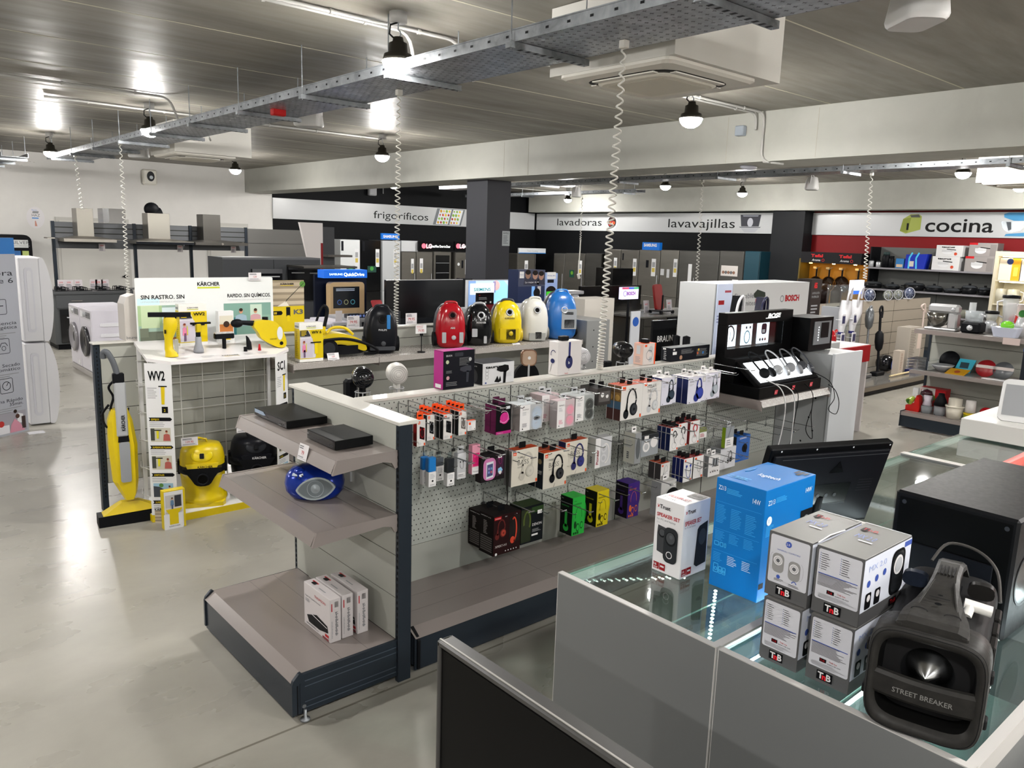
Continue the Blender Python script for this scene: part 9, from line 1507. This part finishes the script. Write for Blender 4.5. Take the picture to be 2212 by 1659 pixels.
c = ax(2172,722,9.4); o = (9.42,c.y,ZK); t = T('chopper','white lidded chopper box with a green knob on the kitchen gondola','chopper',o); B = TR(*o); m = MB(B); m.ring([[(x,y,z) for x,y in rr2(-s_*.1,-s_*.13,s_*.1,s_*.13,.03)] for s_,z in ((.8,0),(1,.1))],K('#b7bccc',.25),True); m.obj('body',t,True); m = MB(B); m.ell((0,0,.12),(.05,.065,.05),K('#6ab82a',.2),14,8); m.obj('knob',t,True)
def blender_(px_,X,h_,label,lidc,s_=1.):
    c = ax(px_,700,X); o = (X,c.y,ZK); t = T('blender',label,'blender',o); B = TR(*o); m = MB(B); m.lathe([(0,0),(.08*s_,0),(.07*s_,.1),(.05*s_,.13),(0,.13)],AP2 if lidc != BK else slv,18); m.obj('base',t,True); m = MB(B); m.lathe([(0,.13),(.05*s_,.13),(.075*s_,h_-.03),(0,h_-.03)],K('#b9bec0',.08,a=.45),20); m.obj('jar',t,True); m = MB(B); m.lathe([(0,h_-.03),(.08*s_,h_-.03),(.078*s_,h_),(.0,h_+.005)],lidc,20); m.obj('lid',t,True); m = MB(B); m.tube([(0,.07,h_-.06),(0,.13,h_-.08),(0,.12,.2),(0,.06,.17)],.01,AP2,6); m.obj('handle',t,True)
blender_(2140,9.75,.24,'smaller jug blender with black lid on the kitchen gondola',BK,.9); blender_(2177,9.85,.42,'tall jug blender with black lid on the kitchen gondola',BK,1.1)
c = ax(2205,700,9.6); m = MB(); m.lathe([(0,0),(.05,0),(.055,.12),(.035,.2),(0,.2)],slv,16,(9.6,c.y-.0,ZK)); tag(m.obj('kettle'),'steel jug at the right photo edge on the kitchen gondola','kettle')
c = ax(2200,650,10.0); m = MB(); m.box(10.0,c.y-.15,ZK,10.15,c.y+.12,ZK+.32,K('#c2b4ae',.4)); m.fr((9.999,c.y+.12,ZK),(0,-1,0)); m.disc(.1,.15,.05,K('#b3302c'),2); m.disc(.18,.22,.04,K('#3a7a3a'),2); tag(m.obj('appliance_box'),'white box with red and green fruit picture behind the blenders','box')
zs = .681
for i in range(4): m = MB(); c = ax(1990,790,9.5); m.box(9.36,c.y-.14,zs+.004+i*.035,9.66,c.y+.12,zs+.007+i*.035,M_acr); [m.cyl((9.38+dx,c.y+dy,zs+(i and .007+(i-1)*.035)),(9.38+dx,c.y+dy,zs+.004+i*.035),.004,slv,6) for dx in (0,.26) for dy in (-.12,.1)]; tag(m.obj('glass_tray'),'clear glass tray, %s of the stack on the middle shelf' % ('lowest','second','third','top')[i],'tray')
c = ax(2035,795,9.5); o = (9.5,c.y,zs); m = MB(TR(*o)); m.lathe([(.0,.0),(.05,.0),(.1,.05),(.125,.075),(.11,.075),(.0,.02)],slv,24,caps=False); tag(m.obj('salad_spinner'),'shiny steel bowl on the middle shelf of the kitchen gondola','bowl')
c = ax(2048,790,9.65); m = MB(FR((9.68,c.y,zs+.11),(0,-1,0),(.35,0,1))); m.lathe([(0,0),(.11,0),(.11,.01),(0,.012)],KC,24); tag(m.obj('lid'),'round black lid leaning behind the steel bowl','lid')
c = ax(2083,790,9.62); m = MB(FR((9.6,c.y+.1,zs+.004),(0,-1,0),(.5,0,1))); m.ext([(0,0),(.17,0),(.2,.16),(.03,.16)],-.01,0,K('#2a9ab0',.4)); m.rect(.05,.05,.14,.12,K('#17333c'),1); tag(m.obj('scale_box'),'turquoise kitchen scale pack leaning on the middle shelf','scale')
c = ax(2065,800,9.4); m = MB(FR((9.36,c.y+.1,zs+.003),(0,-1,0),(.8,0,.35))); m.ext([(0,0),(.2,.0),(.22,.13),(.02,.13)],-.008,0,K('#b98a1c',.4)); m.disc(.11,.06,.03,K('#9a4a2a'),1); tag(m.obj('scale_box'),'mustard kitchen scale pack lying before the turquoise one','scale')
for px_,h,lb in ((2127,'#8e1a20','round red kitchen scale on the middle shelf'),(2165,'#55585b','round grey kitchen scale at the end of the middle shelf')):
    c = ax(px_,795,9.5); m = MB(FR((9.55,c.y,zs+.085),(0,-1,0),(.5,0,1))); m.lathe([(0,0),(.1,0),(.1,.012),(0,.012)],K(h,.3),24); m.rect(-.1,.0,.1,.035,K('#c2b8b4'),20); tag(m.obj('kitchen_scale'),lb,'scale')
c = ax(2150,815,9.38); m = MB(); m.box(9.33,c.y-.14,zs,9.43,c.y+.12,zs+.008,K('#c9c9ca',.3),.003); tag(m.obj('kitchen_scale'),'flat white kitchen scale at the front of the middle shelf','scale')
zs = .191
def lathe_thing(px_,X,prof_parts,name,label,cat,s_=1.):
    c = ax(px_,870,X); o = (X,c.y,zs); t = T(name,label,cat,o)
    for nm,pr_,mt in prof_parts: m = MB(TR(*o)); m.lathe([(r*s_,z_*s_) for r,z_ in pr_],mt,20); m.obj(nm,t,True)
    return t
cl = K('#9aa0a4',.1,a=.55)
c = ax(1976,870,9.42); o = (9.42,c.y,zs); t = T('salad_maker','red salad slicer with a green cone, leftmost on the base shelf','slicer',o); B = TR(*o); m = MB(B @ FR((0,.08,0),(0,-1,0))); m.ext([(0,.0),(.15,.0),(.155,.05),(.14,.17),(.11,.19),(.09,.1),(.0,.06)],-.05,.05,K('#b3160f',.2)); m.obj('body',t,True); m = MB(B); m.cyl((-.07,.04,.11),(0,.02,.14),.04,K('#8aa03a',.3),14,.03); m.cyl((-.071,.04,.1095),(-.07,.04,.11),.03,K('#2a5a1c'),12); m.obj('cone',t,True); m = MB(B); m.box(-.02,-.03,.18,.02,.03,.27,K('#c9c9c9',.3,a=.8)); m.obj('feed_tube',t,True)
c = ax(2010,850,9.6); m = MB(); m.box(9.6,c.y-.16,zs,9.75,c.y+.12,zs+.26,K('#a8141c',.4)); m.fr((9.599,c.y+.12,zs),(0,-1,0)); m.rect(.0,.0,.17,.26,K('#c9c2bd'),1); m.text('MOULINEX',.01,.22,.02,RD,wd=.1); m.disc(.14,.15,.04,K('#6a8a2a'),3); m.disc(.17,.09,.04,K('#b3302c'),3); tag(m.obj('appliance_box'),'red and white appliance box behind the choppers','box')
lathe_thing(2003,9.42,(('bowl',[(0,0),(.055,0),(.06,.08),(0,.09)],cl),('motor',[(0,.09),(.05,.09),(.035,.14),(.045,.2),(0,.205)],K('#bdb5c0',.3))),'chopper','small white chopper with clear bowl on the base shelf','chopper'); lathe_thing(1999,9.56,(('bowl',[(0,0),(.06,0),(.07,.15),(0,.16)],cl),('lid',[(0,.16),(.06,.16),(.05,.2),(0,.22)],K('#3a1c24',.2))),'chopper','chopper with dark red lid behind the small white one','chopper',1.15)
lathe_thing(2032,9.42,(('bowl',[(0,0),(.06,0),(.065,.1),(0,.11)],cl),('motor',[(0,.11),(.07,.11),(.06,.17),(.035,.22),(.03,.25),(0,.25)],KC)),'chopper','glossy black chopper on the base shelf','chopper'); lathe_thing(2064,9.4,(('body',[(0,0),(.075,0),(.09,.12),(.07,.13),(.07,.22),(0,.23)],K('#c2bcae',.4)),('handle_ring',[(.07,.125),(.098,.125),(.098,.14),(.07,.14)],K('#c2bcae',.4))),'ice_cream_maker','cream coloured round ice cream maker on the base shelf','ice cream maker')
lathe_thing(2098,9.42,(('bowl',[(0,0),(.05,0),(.055,.05),(0,.06)],K('#8a9a2a',.3)),('ring',[(0,.055),(.058,.055),(.058,.075),(0,.075)],YW),('motor',[(0,.075),(.05,.08),(.045,.2),(0,.205)],K('#c6c2bf',.3))),'chopper','white chopper with yellow and green foot on the base shelf','chopper',1.1)
c = ax(2135,862,9.5); m = MB(); m.ell((9.5,c.y,zs+.1),(.06,.07,.06),K('#a8141c',.2),16,8); m.box(9.42,c.y-.07,zs,9.58,c.y+.1,zs+.03,K('#8e1a20',.3),.008); m.cyl((9.5,c.y,zs+.02),(9.5,c.y,zs+.06),.02,slv,10); tag(m.obj('waffle_maker'),'small red rounded appliance at the right of the base shelf','appliance')
for o in bpy.data.objects:
    if '_o' in o: del o['_o']
for mt in bpy.data.materials:
    if 'cr' in mt: del mt['cr']
